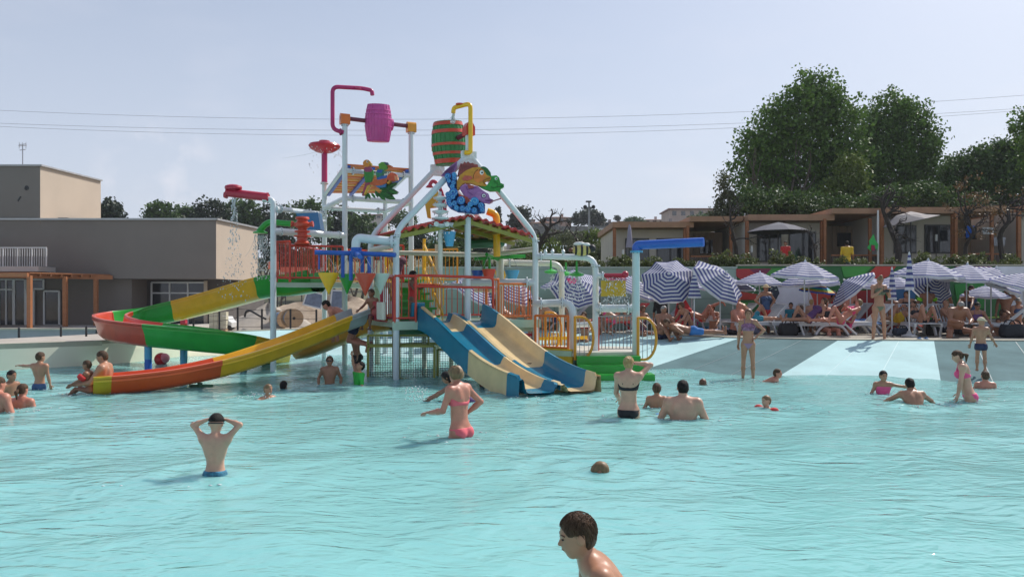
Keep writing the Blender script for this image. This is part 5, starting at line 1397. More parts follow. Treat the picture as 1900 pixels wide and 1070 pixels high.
# ------------------------------------------------------------------ cabins on the bank
WCL = mat('timber_cladding', (.30, .22, .15), .7, .15, 2, stretch=(6, 6, .6)); BEI = mat('beige_panel', (.55, .50, .43), .8, .06, 1); SIDEP = mat('pale_side_panel', (.62, .60, .56), .7, .06, 1)
FASC = mat('brown_fascia', (.38, .21, .12), .6, .15, 2)
def cabin(x0, x1, ytop, d, label, wins, porch=None, side=None, dep=5.0, zb=2.62):
    a, b, zt_ = XD(x0, d), XD(x1, d), ZD(ytop, d)
    t = thing('holiday_cabin', ((a + b) / 2, d, zb), label, 'cabin', 'holiday cabins on the bank')
    pa = XD(porch[0], d) if porch else b
    q = MB(); q.box(((a + pa) / 2, d + dep / 2, (zt_ + zb) / 2 - .1), (pa - a, dep, zt_ - zb - .2)); q.build('wall', BEI, t)
    q = MB(); q.box(((a + pa) / 2, d + dep / 2 - .35, zt_ - .05), (pa - a + .3, dep + 1.1, .26)); q.build('roof', FASC, t)
    if side:
        q = MB(); q.add([(a - .02, d - .3, zb), (a - .02, d - .3, zt_ - .1), (a - .02, d + dep, zt_ - .1), (a - .02, d + dep, zb)], [(0, 1, 2, 3)]); q.add([(a - .12, d - .3, zb), (a - .12, d - .3, zt_ - .1), (a - .12, d + dep, zt_ - .1), (a - .12, d + dep, zb)], [(3, 2, 1, 0)]); q.build('side_panel', SIDEP, t)
    for px in (x0 + 2, (porch[0] if porch else x1) - 2):
        q = MB(); x = XD(px, d - .75); q.box((x, d - .75, (zb + zt_) / 2 - .1), (.14, .14, zt_ - zb - .2)); q.build('post', TIMB, t)
    for (wx0, wx1, wy0, wy1) in wins:
        p0, p1 = P(wx0, wy0, d), P(wx1, wy1, d); p1.z = max(p1.z, zb + .05)
        q = MB(); q.box(((p0.x + p1.x) / 2, d - .02, (p0.z + p1.z) / 2), (p1.x - p0.x, .10, p0.z - p1.z)); w_ = q.build('window', DARK, t)
        n = 2
        for k in range(n):
            xx = p0.x + (p1.x - p0.x) * (k + .5) / n
            q = MB(); q.box((xx, d - .075, (p0.z + p1.z) / 2), ((p1.x - p0.x) / n - .09, .02, p0.z - p1.z - .12)); q.build('pane', GLASS, w_)
    if porch:
        q = MB(); q.box(((pa + b) / 2, d + dep / 2 + .8, (zt_ + zb) / 2 - .1), (b - pa, dep - 1.6, zt_ - zb - .2)); q.build('porch_wall', WCL, t)
        for k in range(int((b - pa) / .35)):
            q = MB(); q.box((pa + .35 * (k + .5), d + 1.57, (zt_ + zb) / 2 - .1), (.31, .05, zt_ - zb - .2)); q.build('cladding_plank', WCL, t)
        q = MB(); q.box(((pa + b) / 2 + .05, d + dep / 2 - .45, zt_ + porch[1]), (b - pa + .25, dep + 1.5, .24)); q.build('porch_roof', FASC, t)
        for px in (porch[0] + 3, x1 - 2):
            q = MB(); x = XD(px, d - .9); q.box((x, d - .9, (zb + zt_) / 2 - .1), (.12, .12, zt_ - zb)); q.build('porch_post', TIMB, t)
        q = MB(); q.box(((pa + b) / 2, d - .9, zb + .95), (b - pa, .05, .07)); q.build('porch_rail', TIMB, t)
        for k in range(int((b - pa) / .16)):
            q = MB(); q.box((pa + .16 * (k + .5), d - .9, zb + .48), (.13, .03, .9)); q.build('porch_board', mat('dark_boards', (.10, .075, .06), .7, .2, 2), t)
        p0 = P(porch[0] + (x1 - porch[0]) * .30, ytop + 27, d + 1.5); p1 = P(porch[0] + (x1 - porch[0]) * .58, ytop + 52, d + 1.5)
        q = MB(); q.box(((p0.x + p1.x) / 2, d + 1.52, (p0.z + p1.z) / 2), (p1.x - p0.x, .08, p0.z - p1.z)); q.build('porch_window', GLASS, t)
cabin(1138, 1358, 418, 36, 'first cabin, brown fascia and covered porch, behind the sage wall', [(1160, 1204, 442, 492), (1218, 1268, 442, 492)], (1273, .18))
cabin(1384, 1616, 405, 35, 'second cabin with a dark grey parasol before its glazed doors', [(1404, 1449, 430, 486), (1463, 1513, 430, 486)], (1527, .20), True)
cabin(1634, 1842, 392, 34, 'third cabin, its terrace crossed by bare branches', [(1658, 1699, 418, 470), (1715, 1765, 417, 470)], (1770, -.02), True)
cabin(1888, 2100, 386, 33.5, 'fourth cabin cut off by the picture edge, with a pale side wall', [(1930, 1980, 420, 470)], (2010, .1), True)
for (x0, x1) in ((1236, 1246), (1178, 1188)):
    pass
def patio_umbrella(px, ytop, d, m, label, open_=True, r_=1.35, tiltx=0):
    z0 = 2.65; t = thing('patio_umbrella', (XD(px, d), d, z0), label, 'parasol'); p = P(px, ytop, d)
    q = MB(); q.tube([(p.x, d, z0), p], .03, 8); q.build('pole', DARK, t)
    q = MB()
    if open_:
        c = p; rows = []
        for k in range(9):
            a = 2 * PI * k / 8; rows.append([c + Vector((0, 0, .02)), c + Vector((r_ * .55 * math.cos(a), r_ * .55 * math.sin(a), -.16)), c + Vector((r_ * math.cos(a), r_ * math.sin(a), -.40 + tiltx * math.cos(a)))])
        q.grid(rows); q.grid([[x + Vector((0, 0, -.02)) for x in r] for r in rows[::-1]])
    else: q.lathe(p, (0, 0, -1), [(.02, -.05), (.07, .1), (.14, .8), (.17, 1.0), (.10, 1.05)], 10)
    q.build('canopy', m, t, None if open_ else 60)
    if open_:
        for k in range(8):
            a = 2 * PI * k / 8; q = MB(); q.tube([p + Vector((0, 0, -.02)), p + Vector((r_ * math.cos(a), r_ * math.sin(a), -.42 + tiltx * math.cos(a)))], .012, 5); q.build('rib', DARK, t)
CHAR = mat('charcoal_canvas', (.10, .10, .125), .85, .1, 4); LIL = mat('lilac_canvas', (.30, .28, .36), .85, .1, 4)
patio_umbrella(1444, 413, 33.6, CHAR, 'open charcoal parasol on the second cabin terrace'); patio_umbrella(1168, 418, 34.6, LIL, 'furled lilac parasol against the first cabin', False)
patio_umbrella(1690, 393, 32.8, mat('taupe_canvas', (.32, .29, .28), .85, .1, 4), 'open tilted taupe parasol on the third cabin terrace', True, 1.15, .25)
for (px, py, lab) in ((1156, 468, 'small white tube lamp at the first cabin'), (1395, 461, 'small white tube lamp at the second cabin'), (1737, 440, 'small white tube lamp at the third cabin doors')):
    t = thing('tube_lamp', P(px, py + 8, 33.2), lab, 'lamp'); q = MB(); q.tube([P(px, py + 7, 33.2), P(px, py - 5, 33.2)], .05, 8); q.build('tube', ALU, t); q = MB(); q.tube([P(px, py + 7, 33.2), (XD(px, 33.2), 33.2, 2.6)], .02, 6); q.build('stem', DARK, t)
fg = thing('hung_cloth', P(1622, 470, 31), 'bright green cloth with a dark pink patch hung on a white pole', 'cloth')
q = MB(); q.tube([(XD(1629, 31), 31, 2.6), P(1629, 390, 31)], .035, 8); q.build('pole', ALU, fg)
q = MB(); q.prism([(-.15, 0), (.03, .30), (.10, .05), (.22, -.12), (.18, -.35), (.05, -.2), (-.08, -.38), (-.22, -.25), (-.12, -.1)], P(1619, 448, 30.9), (1, 0, 0), (0, 0, 1), (0, -1, 0), .03); q.build('green_cloth', mat('bright_green_cloth', (.05, .45, .10), .8), fg)
q = MB(); q.prism([(-.05, .1), (.08, .08), (.06, -.14), (-.06, -.10)], P(1619, 459, 30.85), (1, 0, 0), (0, 0, 1), (0, -1, 0), .03); q.build('pink_cloth', mat('raspberry_cloth', (.35, .02, .08), .8), fg)
for (px, py, w_, h_, c, lab) in ((1800, 430, .35, .5, (.02, .12, .5), 'bright blue towel hung on the third cabin porch'), (1834, 428, .5, .28, (.55, .56, .58), 'white towel hung beside the third cabin corner'), (1855, 448, .5, .36, (.4, .4, .44), 'grey mottled towel drying near the fourth cabin')):
    t = thing('drying_towel', P(px, py + 12, 33), lab, 'towel'); q = MB(); rows = []
    for k in range(9): x = -w_ / 2 + w_ * k / 8; rows.append([P(px, py, 32.9) + Vector((x, .03 * math.sin(k * 1.5), h_ / 2)), P(px, py, 32.9) + Vector((x * .95, .05 * math.sin(k * 1.7), -h_ / 2))])
    q.grid(rows); q.grid([[p + Vector((0, .02, 0)) for p in r[::-1]] for r in rows]); q.build('cloth', mat('towel_%d' % px, c, .9, .3 if px == 1855 else .1, 12 if px == 1855 else 4), t, 60)
# ------------------------------------------------------------------ trees, shrubs
BARK = mat('grey_bark', (.13, .11, .085), .95, .3, 5, bump=.8, bscale=25); BARKD = mat('dark_bark', (.05, .04, .035), .95, .3, 5, bump=.8, bscale=25)
LF_POP = leafmat('poplar_leaf', (.088, .180, .036), .6); LF_DK = leafmat('dark_leaf', (.058, .118, .034), .55); LF_OL = leafmat('olive_leaf', (.11, .135, .075), .4)
LF_BR = leafmat('bright_leaf', (.12, .18, .04), .4); LF_PINE = leafmat('pine_needle', (.034, .055, .036), .35); LF_LAUR = leafmat('laurel_leaf', (.10, .135, .05), .65); LF_DRY = leafmat('dry_leaf', (.16, .10, .05), .4)

def leaf_mesh(name, lobes, n, size, seed, clump=0.5, per=16, hollow=.35):
    """leaf faces in clumps spread through the given ellipsoid lobes"""
    g = np.random.default_rng(seed)
    L = np.array(lobes, float); vol = L[:, 3] * L[:, 4] * L[:, 5]; nc = max(1, n // per)
    pick = g.choice(len(L), nc, p=vol / vol.sum())
    v = g.normal(size=(nc, 3)); v /= np.linalg.norm(v, axis=1)[:, None]
    r = (hollow + (1 - hollow) * g.random(nc)) ** .6
    r *= 1 + .10 * g.normal(size=nc)
    c = L[pick, :3] + v * r[:, None] * L[pick, 3:6]
    cl = np.repeat(c, per, 0); m = len(cl)
    sp = np.repeat(clump * g.uniform(.5, 1.25, nc), per)
    w = g.normal(size=(m, 3)); w /= np.linalg.norm(w, axis=1)[:, None]
    p = cl + w * (sp * g.random(m) ** .5)[:, None] * np.array([1, 1, .8])
    a = g.normal(size=(m, 3)); a[:, 2] -= .35; a /= np.linalg.norm(a, axis=1)[:, None]
    b = np.cross(a, g.normal(size=(m, 3))); b /= np.linalg.norm(b, axis=1)[:, None]
    s = size * g.uniform(.6, 1.25, m)[:, None]
    co = np.stack([p - a * s * .5, p + b * s * .36 + a * s * .05, p + a * s * .5, p - b * s * .36 + a * s * .05], 1).reshape(-1, 3)
    q = np.arange(m * 4).reshape(m, 4)
    me = np_mesh(name, co, q)
    me.polygons.foreach_set('use_smooth', np.zeros(m, bool))
    return me

def branches(mb, p, d, L, r, depth, g, spread=.55, up=.25, tips=None, nchild=3, wob=.18, thin=.62):
    pts = [p]; rs = [r]; q = p.copy(); dd = d.copy(); n = 4
    for k in range(n):
        dd = (dd + Vector((g.normal(), g.normal(), g.normal())) * wob + Vector((0, 0, up * .2))).normalized()
        q = q + dd * L / n; pts.append(q.copy()); rs.append(r * (1 - .5 * (k + 1) / n))
    mb.tube(pts, rs, 7 if r > .05 else 5)
    if depth <= 0:
        if tips is not None: tips.append(q)
        return
    for k in range(nchild):
        t = .45 + .55 * (k + 1) / nchild; i = min(n, int(t * n)); u, v = frame_of(dd); a = g.uniform(0, 2 * PI)
        nd = (dd + (u * math.cos(a) + v * math.sin(a)) * spread * g.uniform(.7, 1.3) + Vector((0, 0, up))).normalized()
        branches(mb, pts[i], nd, L * g.uniform(.42, .62), rs[i] * thin * 1.3, depth - 1, g, spread, up, tips, nchild, wob, thin)

def tree(name, px, d, zbase, lobes_px, label, leafm, n, size, seed, cat='tree', stems=1, trunk_r=.2, clump=.5, group=None, hollow=.35, bark=BARK, thick=.8):
    """lobes_px: (px, py, rx_px, rz_px[, depth offset])"""
    g = np.random.default_rng(seed); x = XD(px, d); m = d / FPX
    t = thing(name, (x, d, zbase), label, cat, group)
    L = []
    for l in lobes_px:
        off = l[4] if len(l) > 4 else g.uniform(-.25, .25) * l[2] * m
        c = P(l[0], l[1], d); L.append((c.x - x, off, c.z - zbase, l[2] * m, l[2] * m * thick, l[3] * m))
    top = max(l[2] + l[5] for l in L)
    mb = MB()
    for s_ in range(stems):
        a = g.uniform(0, 6.28); o = Vector((math.cos(a), math.sin(a), 0)) * (0 if stems == 1 else g.uniform(.15, 1.3) * trunk_r * 3)
        branches(mb, o, Vector((o.x * .25 + g.normal() * .06, o.y * .2, 1)).normalized(), top * .40, trunk_r / (1 if stems == 1 else 1.5), 2, g, .5, .12, None, 4, .14, .55)
    mb.build('trunk', bark, t, 60, local=True)
    o = link_mesh('crown', leaf_mesh('crown', L, n, size, seed + 1, clump, 16, hollow), leafm, t)
    return t
G_BIG = 'tall trees behind the cabins'
tree('poplar_tree', 1480, 46, 3.0, [(1520, 172, 46, 46), (1500, 215, 70, 60), (1440, 240, 52, 52), (1555, 235, 45, 60), (1405, 282, 42, 44), (1470, 290, 85, 62), (1560, 300, 50, 55), (1385, 335, 34, 36), (1440, 340, 60, 40), (1535, 345, 55, 45), (1375, 255, 18, 18), (1362, 300, 16, 14), (1590, 210, 22, 40)],
     'tall broad poplar like tree, highest and widest behind the cabins', LF_POP, 30000, .22, 21, stems=6, trunk_r=.30, clump=.62, group=G_BIG, hollow=.25)
tree('poplar_tree', 1670, 49, 3.0, [(1648, 205, 34, 40), (1690, 215, 38, 36), (1640, 250, 38, 50), (1690, 270, 52, 52), (1720, 290, 30, 40), (1650, 320, 50, 50), (1700, 345, 45, 45), (1620, 280, 25, 60), (1608, 240, 20, 40), (1600, 320, 32, 50), (1750, 335, 30, 40), (1735, 370, 40, 30)],
     'second tall leafy tree right of the highest one', LF_POP, 25000, .22, 33, stems=4, trunk_r=.28, clump=.6, group=G_BIG, hollow=.3)
tree('lime_green_tree', 1575, 43, 3.0, [(1575, 318, 28, 34), (1560, 350, 34, 30), (1590, 345, 24, 28)], 'lighter green young tree between the two tallest', LF_BR, 5000, .17, 44, stems=2, trunk_r=.12, clump=.45, group=G_BIG)
tree('dense_tree', 1820, 44, 3.2, [(1820, 310, 60, 36), (1870, 300, 55, 45), (1780, 330, 40, 35), (1840, 355, 70, 40), (1910, 290, 50, 45), (1760, 360, 40, 36)], 'dense spreading dark green tree at the picture edge over the cabins', LF_DK, 22000, .19, 55, stems=3, trunk_r=.25, clump=.5, group=G_BIG)
tree('locust_tree', 1885, 40, 3.2, [(1895, 225, 22, 24), (1885, 250, 16, 14), (1925, 240, 30, 40), (1935, 290, 40, 50)], 'airy tree top leaning in at the upper picture edge', LF_POP, 5000, .17, 56, stems=1, trunk_r=.18, clump=.4, group=G_BIG)
tree('dense_tree', 1450, 40, 3.0, [(1430, 382, 60, 30), (1500, 385, 60, 26), (1395, 372, 25, 30), (1560, 388, 50, 24)], 'dark undergrowth tree just over the second cabin roof', LF_DK, 10000, .17, 57, stems=3, trunk_r=.12, clump=.45, group=G_BIG)
tree('dense_tree', 1690, 40, 3.0, [(1650, 375, 50, 26), (1720, 372, 60, 30), (1780, 385, 50, 22), (1610, 385, 40, 20)], 'dark bushy tree just over the third cabin roof', LF_DK, 10000, .17, 58, stems=3, trunk_r=.12, clump=.45, group=G_BIG)
tree('olive_tree', 1345, 42, 3.0, [(1345, 345, 14, 28), (1350, 375, 22, 26), (1338, 400, 22, 20), (1365, 390, 20, 24)], 'slim grey green tree at the near side of the tallest one', LF_OL, 4000, .15, 59, stems=2, trunk_r=.10, clump=.35, group=G_BIG)
# tree line beyond the left building
G_L = 'trees beyond the building'
for i, (px, py, rx, rz, d, lab) in enumerate(((203, 392, 20, 20, 80, 'small rounded tree beside the upper block of the building'), (298, 391, 25, 15, 90, 'dark round tree standing alone over the long parapet'), (345, 396, 22, 15, 95, 'thin crowned tree right of the lone round one'), (390, 388, 28, 22, 92, 'broad tree over the corner of the parapet'),
        (428, 392, 24, 20, 98, 'ragged tree just behind the red spout head'), (462, 394, 24, 22, 95, 'dark tree left of the red spout post'), (500, 400, 30, 26, 96, 'tree behind the bend of the spout post'), (545, 398, 30, 24, 100, 'tree behind the green shower arm'), (578, 392, 30, 22, 94, 'rounded dark pine over the blue trough'), (628, 405, 28, 24, 98, 'tree between the two left tower posts'), (668, 415, 26, 20, 90, 'shrubby tree behind the spinner pipe'))):
    tree('far_tree', px, d, 0.0, [(px, py, rx, rz), (px - rx * .6, py + rz * .8, rx * .7, rz * .8), (px + rx * .6, py + rz * .9, rx * .7, rz * .8), (px, py + rz * 1.6, rx * 1.1, rz)], lab, LF_DK if i % 3 else LF_PINE, 2600, .42, 70 + i, stems=1, trunk_r=.22, clump=.8, group=G_L)
for i, (px, py, rx, rz, d, lab) in enumerate(((520, 470, 30, 18, 70, 'green bush behind the red railing of the upper deck'), (585, 472, 34, 18, 72, 'wide bush behind the orange hydrant'), (655, 452, 40, 22, 66, 'dark hedge tree seen between the left tower posts'), (715, 455, 34, 24, 64, 'dark tree behind the first white diagonal'), (770, 450, 30, 24, 68, 'dark tree behind the stair top'), (830, 455, 36, 24, 60, 'tree behind the spray flower'), (880, 440, 30, 22, 66, 'dark tree under the tower roof'), (745, 405, 26, 14, 110, 'distant tree above the roof edge'))):
    tree('yard_tree', px, d, .2, [(px, py, rx, rz), (px - rx * .5, py + rz * .7, rx * .8, rz * .8), (px + rx * .5, py + rz * .6, rx * .8, rz * .9)], lab, LF_DK if i % 2 else LF_PINE, 2600, .30, 90 + i, stems=1, trunk_r=.15, clump=.6, group='trees behind the play structure')
tree('umbrella_pine', 1092, 150, 8, [(1092, 402, 24, 14), (1075, 408, 18, 11), (1108, 408, 17, 12)], 'dark umbrella pine right behind the lamp mast', LF_PINE, 3000, .5, 111, trunk_r=.4, clump=1.0, hollow=.1)
tree('umbrella_pine', 965, 120, 6, [(966, 400, 18, 16), (958, 412, 16, 12)], 'dark round pine touching the white right diagonal', LF_PINE, 2600, .42, 112, trunk_r=.3, clump=.8, hollow=.1)
tree('cypress_tree', 924, 110, 6, [(924, 398, 5, 14), (924, 412, 6, 14)], 'narrow dark cypress beside the yellow drop pipe', LF_PINE, 1200, .3, 113, trunk_r=.15, clump=.3)
tree('far_tree', 1180, 190, 12, [(1178, 410, 20, 6)], 'low green trees on the crest between two far houses', LF_DK, 1500, .5, 114, trunk_r=.2, clump=.8)
tree('far_tree', 1145, 190, 12, [(1146, 405, 5, 4)], 'tiny round tree on the crest above the first cabin', LF_PINE, 600, .4, 115, trunk_r=.15, clump=.5)
tree('far_tree', 1300, 120, 6, [(1305, 408, 35, 8), (1340, 404, 20, 12)], 'green trees directly below the long pink building', LF_DK, 2400, .4, 116, trunk_r=.2, clump=.7)
for i, (px, py, rx, rz, d, lab) in enumerate(((1010, 462, 28, 20, 48, 'pale green bush over the wall left of the bee'), (1052, 455, 26, 22, 52, 'olive bush straight behind the bee'), (1100, 452, 24, 24, 50, 'grey green bush behind the lamp mast foot'), (1128, 468, 20, 20, 44, 'bush touching the first cabin corner'), (975, 466, 22, 20, 46, 'green bush beside the white right post'), (1040, 438, 50, 10, 90, 'long clump of shrubs on the terraced slope'), (1105, 436, 34, 8, 96, 'shrubs below the umbrella pine'))):
    tree('slope_bush', px, d, ZD(490, d), [(px, py, rx, rz), (px - rx * .5, py + rz * .5, rx * .6, rz * .7), (px + rx * .5, py + rz * .5, rx * .6, rz * .7)], lab, LF_OL if i % 2 else LF_BR, 2200, .17 if d < 60 else .35, 130 + i, cat='bush', trunk_r=.06, clump=.35, group='bushes on the slope', bark=BARKD)

def bare(px, d, z0, path, label, seed, r_, nb=9, leaf=None, L=.8):
    g = np.random.default_rng(seed); p0 = Vector((XD(px, d), d, z0)); t = thing('bare_tree', p0, label, 'tree', 'bare trees')
    pts = [p0] + [P(a, b, d) + Vector((0, g.uniform(-.3, .3), 0)) for a, b in path]; pts = catmull(pts, 5)
    mb = MB(); n = len(pts); mb.tube(pts, [r_ * (1 - .75 * k / (n - 1)) for k in range(n)], 7); mb.build('trunk', BARKD, t, 60)
    tips = []
    for k in range(nb):
        i = int(n * (.35 + .62 * k / nb)); mb = MB(); a = g.uniform(-2.4, .2)
        branches(mb, pts[min(i, n - 1)], Vector((math.cos(a), g.uniform(-.5, .5), abs(math.sin(a)) * .8 + .1)).normalized(), L * g.uniform(.6, 1.2), r_ * .35, 2, g, .7, .1, tips, 3, .3)
        mb.build('branch', BARKD, t, 60)
    if leaf:
        me = leaf_mesh('crown', [(p.x - p0.x, p.y - p0.y, p.z - p0.z, .25, .25, .22) for p in tips], leaf, .09, seed + 3, .22, 8); link_mesh('leaves', me, LF_DRY, t)
bare(992, 33, 2.6, [(995, 470), (1005, 445), (1018, 425), (1024, 414)], 'bare dark tree beside the white right post, one limb reaching up', 201, .16, 8)
bare(1072, 34, 2.6, [(1074, 470), (1070, 445), (1060, 428)], 'thin bare tree near the bee figure', 202, .08, 6, None, .6)
bare(1365, 33.2, 2.6, [(1368, 470), (1360, 440), (1353, 415), (1352, 380)], 'bare crooked tree between the first and second cabins', 203, .11, 7)
bare(1658, 31.5, 2.6, [(1668, 465), (1655, 420), (1640, 390), (1632, 372)], 'black leaning bare tree at the third cabin', 204, .16, 10)
bare(1800, 31, 2.6, [(1798, 460), (1802, 430), (1795, 405), (1790, 390)], 'brown twiggy tree with withered leaves before the third cabin porch', 205, .10, 14, 700, .9)
bare(1868, 31, 2.6, [(1862, 440), (1870, 410), (1880, 385), (1886, 370)], 'bare branching tree near the picture edge', 206, .12, 10, 250, .9)
bare(1515, 32, 2.6, [(1510, 470), (1507, 445), (1500, 425)], 'small bare tree before the second cabin doors', 207, .07, 6, None, .5)

# row of laurel shrubs along the top of the wall
shr_me = [leaf_mesh('laurel_leaves', [(0, 0, .38, .42, .34, .36), (.2, .05, .62, .22, .2, .28), (-.22, 0, .55, .2, .2, .25)], 700, .115, 300 + k, .16, 10, .1) for k in range(5)]
for me in shr_me: me.materials.append(LF_LAUR)
mb = MB(); gg = np.random.default_rng(5)
for k in range(4): branches(mb, Vector((gg.uniform(-.1, .1), gg.uniform(-.1, .1), 0)), Vector((gg.normal() * .3, gg.normal() * .3, 1)).normalized(), .45, .02, 1, gg, .5, .3)
stem_me = mb.build('stem', BARKD, None, 60, local=True); stem_data = stem_me.data; bpy.data.objects.remove(stem_me)
for k in range(46):
    x = -2.6 + .53 * k + gg.uniform(-.12, .12); y = 27.9 + gg.uniform(-.25, 1.0); s_ = gg.uniform(.62, 1.05)
    t = thing('laurel_shrub', (x, y, 2.56), 'leafy laurel shrub in the planted row above the perimeter wall', 'shrub', 'laurel row above the wall')
    a = bpy.data.objects.new('leaves', shr_me[k % 5]); COL.objects.link(a); a.parent = t
    b = bpy.data.objects.new('stem', stem_data); COL.objects.link(b); b.parent = t
    t.scale = (s_, s_, s_ * gg.uniform(.8, 1.1)); t.rotation_euler = (0, 0, gg.uniform(0, 6.28))
# ------------------------------------------------------------------ parasols, loungers, bags on the deck
NAVY = mat('navy_stripe_canvas', (.085, .10, .30), .8, .1, 6); WCAN = mat('white_stripe_canvas', (.72, .72, .76), .8, .06, 6)
for m_ in (NAVY, WCAN):       # sunlight glows through the thin canvas
    nt = m_.node_tree; pr = nt.nodes['Principled BSDF']; tl = nt.nodes.new('ShaderNodeBsdfTranslucent'); ms = nt.nodes.new('ShaderNodeMixShader'); ms.inputs[0].default_value = .3
    src = pr.inputs['Base Color'].links[0].from_socket; nt.links.new(src, tl.inputs['Color'])
    nt.links.new(pr.outputs[0], ms.inputs[1]); nt.links.new(tl.outputs[0], ms.inputs[2]); nt.links.new(ms.outputs[0], nt.nodes['Material Output'].inputs[0])
POLE = mat('white_pole', (.66, .67, .68), .35, .05, 3)
NR = 16
def canopy_mesh(name, mats, rmax=.95, h=.42, nr=NR, sag=.05, val=.09):
    q = MB(); n = 8; rows = []
    for i in range(nr + 1):
        t = i / nr; r_ = max(.012, rmax * t); z = -h * (t ** 1.25)
        row = []
        for k in range(n * 2):
            a = 2 * PI * k / (n * 2); f = 1.0 if k % 2 == 0 else math.cos(PI / n) * (1 - sag * t)
            row.append(Vector((r_ * f * math.cos(a), r_ * f * math.sin(a), z - (.0 if k % 2 == 0 else .02 * t))))
        rows.append(row)
    for i in range(nr): q.grid([rows[i], rows[i + 1]], mi=i % len(mats), close=True)
    val_r = [[p for p in rows[-1]], [p + Vector((p.x * .02, p.y * .02, -val * (1 if k % 2 else .75))) for k, p in enumerate(rows[-1])]]
    q.grid(val_r, mi=nr % len(mats), close=True)
    under = [[p + Vector((0, 0, -.012)) for p in r] for r in rows]
    for i in range(nr): q.grid([under[i + 1], under[i]], mi=i % len(mats), close=True)
    o = q.build(name, list(mats), None, None, local=True); me = o.data; bpy.data.objects.remove(o); me.name = name
    return me
CAN = canopy_mesh('canopy', (WCAN, NAVY))
CAN_R = canopy_mesh('rainbow_canopy', [mat('rainbow_%d' % k, c, .7, .05, 4) for k, c in enumerate(((.02, .12, .5), (.02, .35, .5), (.04, .4, .12), (.45, .5, .03), (.6, .25, .02)))], nr=10)
FIN = MB(); FIN.lathe((0, 0, 0), (0, 0, 1), [(.03, -.02), (.035, .02), (.015, .06), (0, .08)], 10); fo = FIN.build('finial', POLE, None, 50, local=True); FINM = fo.data; bpy.data.objects.remove(fo)
rb = MB()
for k in range(8):
    a = 2 * PI * k / 8; rb.tube([Vector((.03 * math.cos(a), .03 * math.sin(a), -.03)), Vector((.5 * math.cos(a), .5 * math.sin(a), -.20)), Vector((.93 * math.cos(a), .93 * math.sin(a), -.43))], .007, 4)
ro = rb.build('ribs', POLE, None, 50, local=True); RIBM = ro.data; bpy.data.objects.remove(ro)
G_U = 'blue and white striped parasols'
def parasol(px, py, d, scale, label, tx=0, ty=0, mesh=None, zb=None, yaw=0.0):
    """px,py: tip of the canopy; tx leans it sideways (degrees, + to the right), ty towards the camera"""
    z0 = DECK if zb is None else zb; tip = P(px, py, d)
    Rm = Matrix.Rotation(R(tx), 4, 'Y') @ Matrix.Rotation(R(ty), 4, 'X') @ Matrix.Rotation(R(yaw), 4, 'Z')
    joint = tip + (Rm.to_3x3() @ Vector((0, 0, -.30 * scale)))
    t = thing('beach_parasol', (joint.x, joint.y, z0), label, 'parasol', G_U if mesh is None else None)
    q = MB(); q.tube([(joint.x, joint.y, z0 - .02), joint + Vector((0, 0, -.02))], .019, 8); q.build('pole', POLE, t, 40)
    q = MB(); q.tube([joint + Vector((0, 0, -.03)), tip], .017, 8); q.lathe(joint + Vector((0, 0, -.05)), (0, 0, 1), [(.03, 0), (.03, .1)], 8); q.build('tilt_joint', POLE, t, 40)
    for nm, me in (('canopy', mesh or CAN), ('rib_frame', RIBM), ('finial', FINM)):
        o = bpy.data.objects.new(nm, me); COL.objects.link(o); o.parent = t
        o.matrix_local = Matrix.Translation(tip - Vector(t.location)) @ Rm @ Matrix.Scale(scale, 4)
    q = MB(); q.lathe((joint.x, joint.y, z0), (0, 0, 1), [(.20, 0), (.21, .05), (.08, .09), (.04, .18)], 14); q.build('foot', mat('concrete_foot', (.4, .4, .4), .8), t, 40)
    return t
parasol(1241, 507, 23.2, .90, 'striped parasol tilted far forward, first to the right of the blue cannon arm', -14, 52, yaw=10)
parasol(1285, 511, 25.5, .85, 'striped parasol right behind the first tilted one, beside the furled one', 4, 4)
parasol(1347, 505, 23.0, .94, 'striped parasol leaning steeply, its rim pointing down to the right', 34, 34, yaw=12)
parasol(1360, 517, 26.0, .8, 'striped parasol mostly hidden behind the steeply leaning one', 0, 2)
parasol(1410, 505, 25.0, .80, 'low striped parasol between the leaning one and the large one', 2, 3)
parasol(1494, 485, 23.0, 1.02, 'large high striped parasol over the white part of the mural', 3, 3, yaw=12)
parasol(1500, 500, 24.6, 1.03, 'striped parasol just under and behind the large high one', -3, 2)
parasol(1567, 520, 23.4, .84, 'striped parasol tipped on edge with one rim corner in the air', -40, -8)
parasol(1610, 511, 25.4, .84, 'flat striped parasol behind the phone holding woman, nearer the tipped one', 4, 3)
parasol(1660, 511, 26.0, .86, 'flat striped parasol behind the two furled ones', 0, 2)
parasol(1722, 483, 23.3, 1.05, 'wide high striped parasol right of the tall furled one', 2, 3, yaw=15)
parasol(1795, 491, 23.6, 1.06, 'wide striped parasol next right of the high one over the heavy man', 3, 3)
parasol(1738, 520, 24.2, .72, 'striped parasol turned face on, its rings seen from above, behind the standing man', 10, 62, yaw=22)
parasol(1848, 497, 23.8, 1.02, 'striped parasol sloping down to the right above the woman in the black cap', 20, 16)
parasol(1828, 530, 25.4, .78, 'small striped parasol under the sloping one', 0, 3)
parasol(1905, 507, 22.2, .95, 'striped parasol cut off by the picture edge', 12, 10)
parasol(1892, 512, 25.5, .9, 'striped parasol behind the one at the picture edge', 0, 3)
parasol(958, 522, 24.6, .85, 'striped parasol seen between the cream posts below the buckets', 24, 24)
parasol(895, 528, 24.2, .82, 'striped parasol half behind the red and orange railing', 30, 14)
parasol(1072, 519, 23.6, .86, 'striped parasol tilted forward behind the pink bucket', 8, 46, yaw=8)
parasol(1045, 513, 26.0, .8, 'striped parasol behind the green shower roses', 0, 2)
parasol(1180, 514, 24.4, .9, 'striped parasol behind the pale blue post, leaning right', 26, 12)
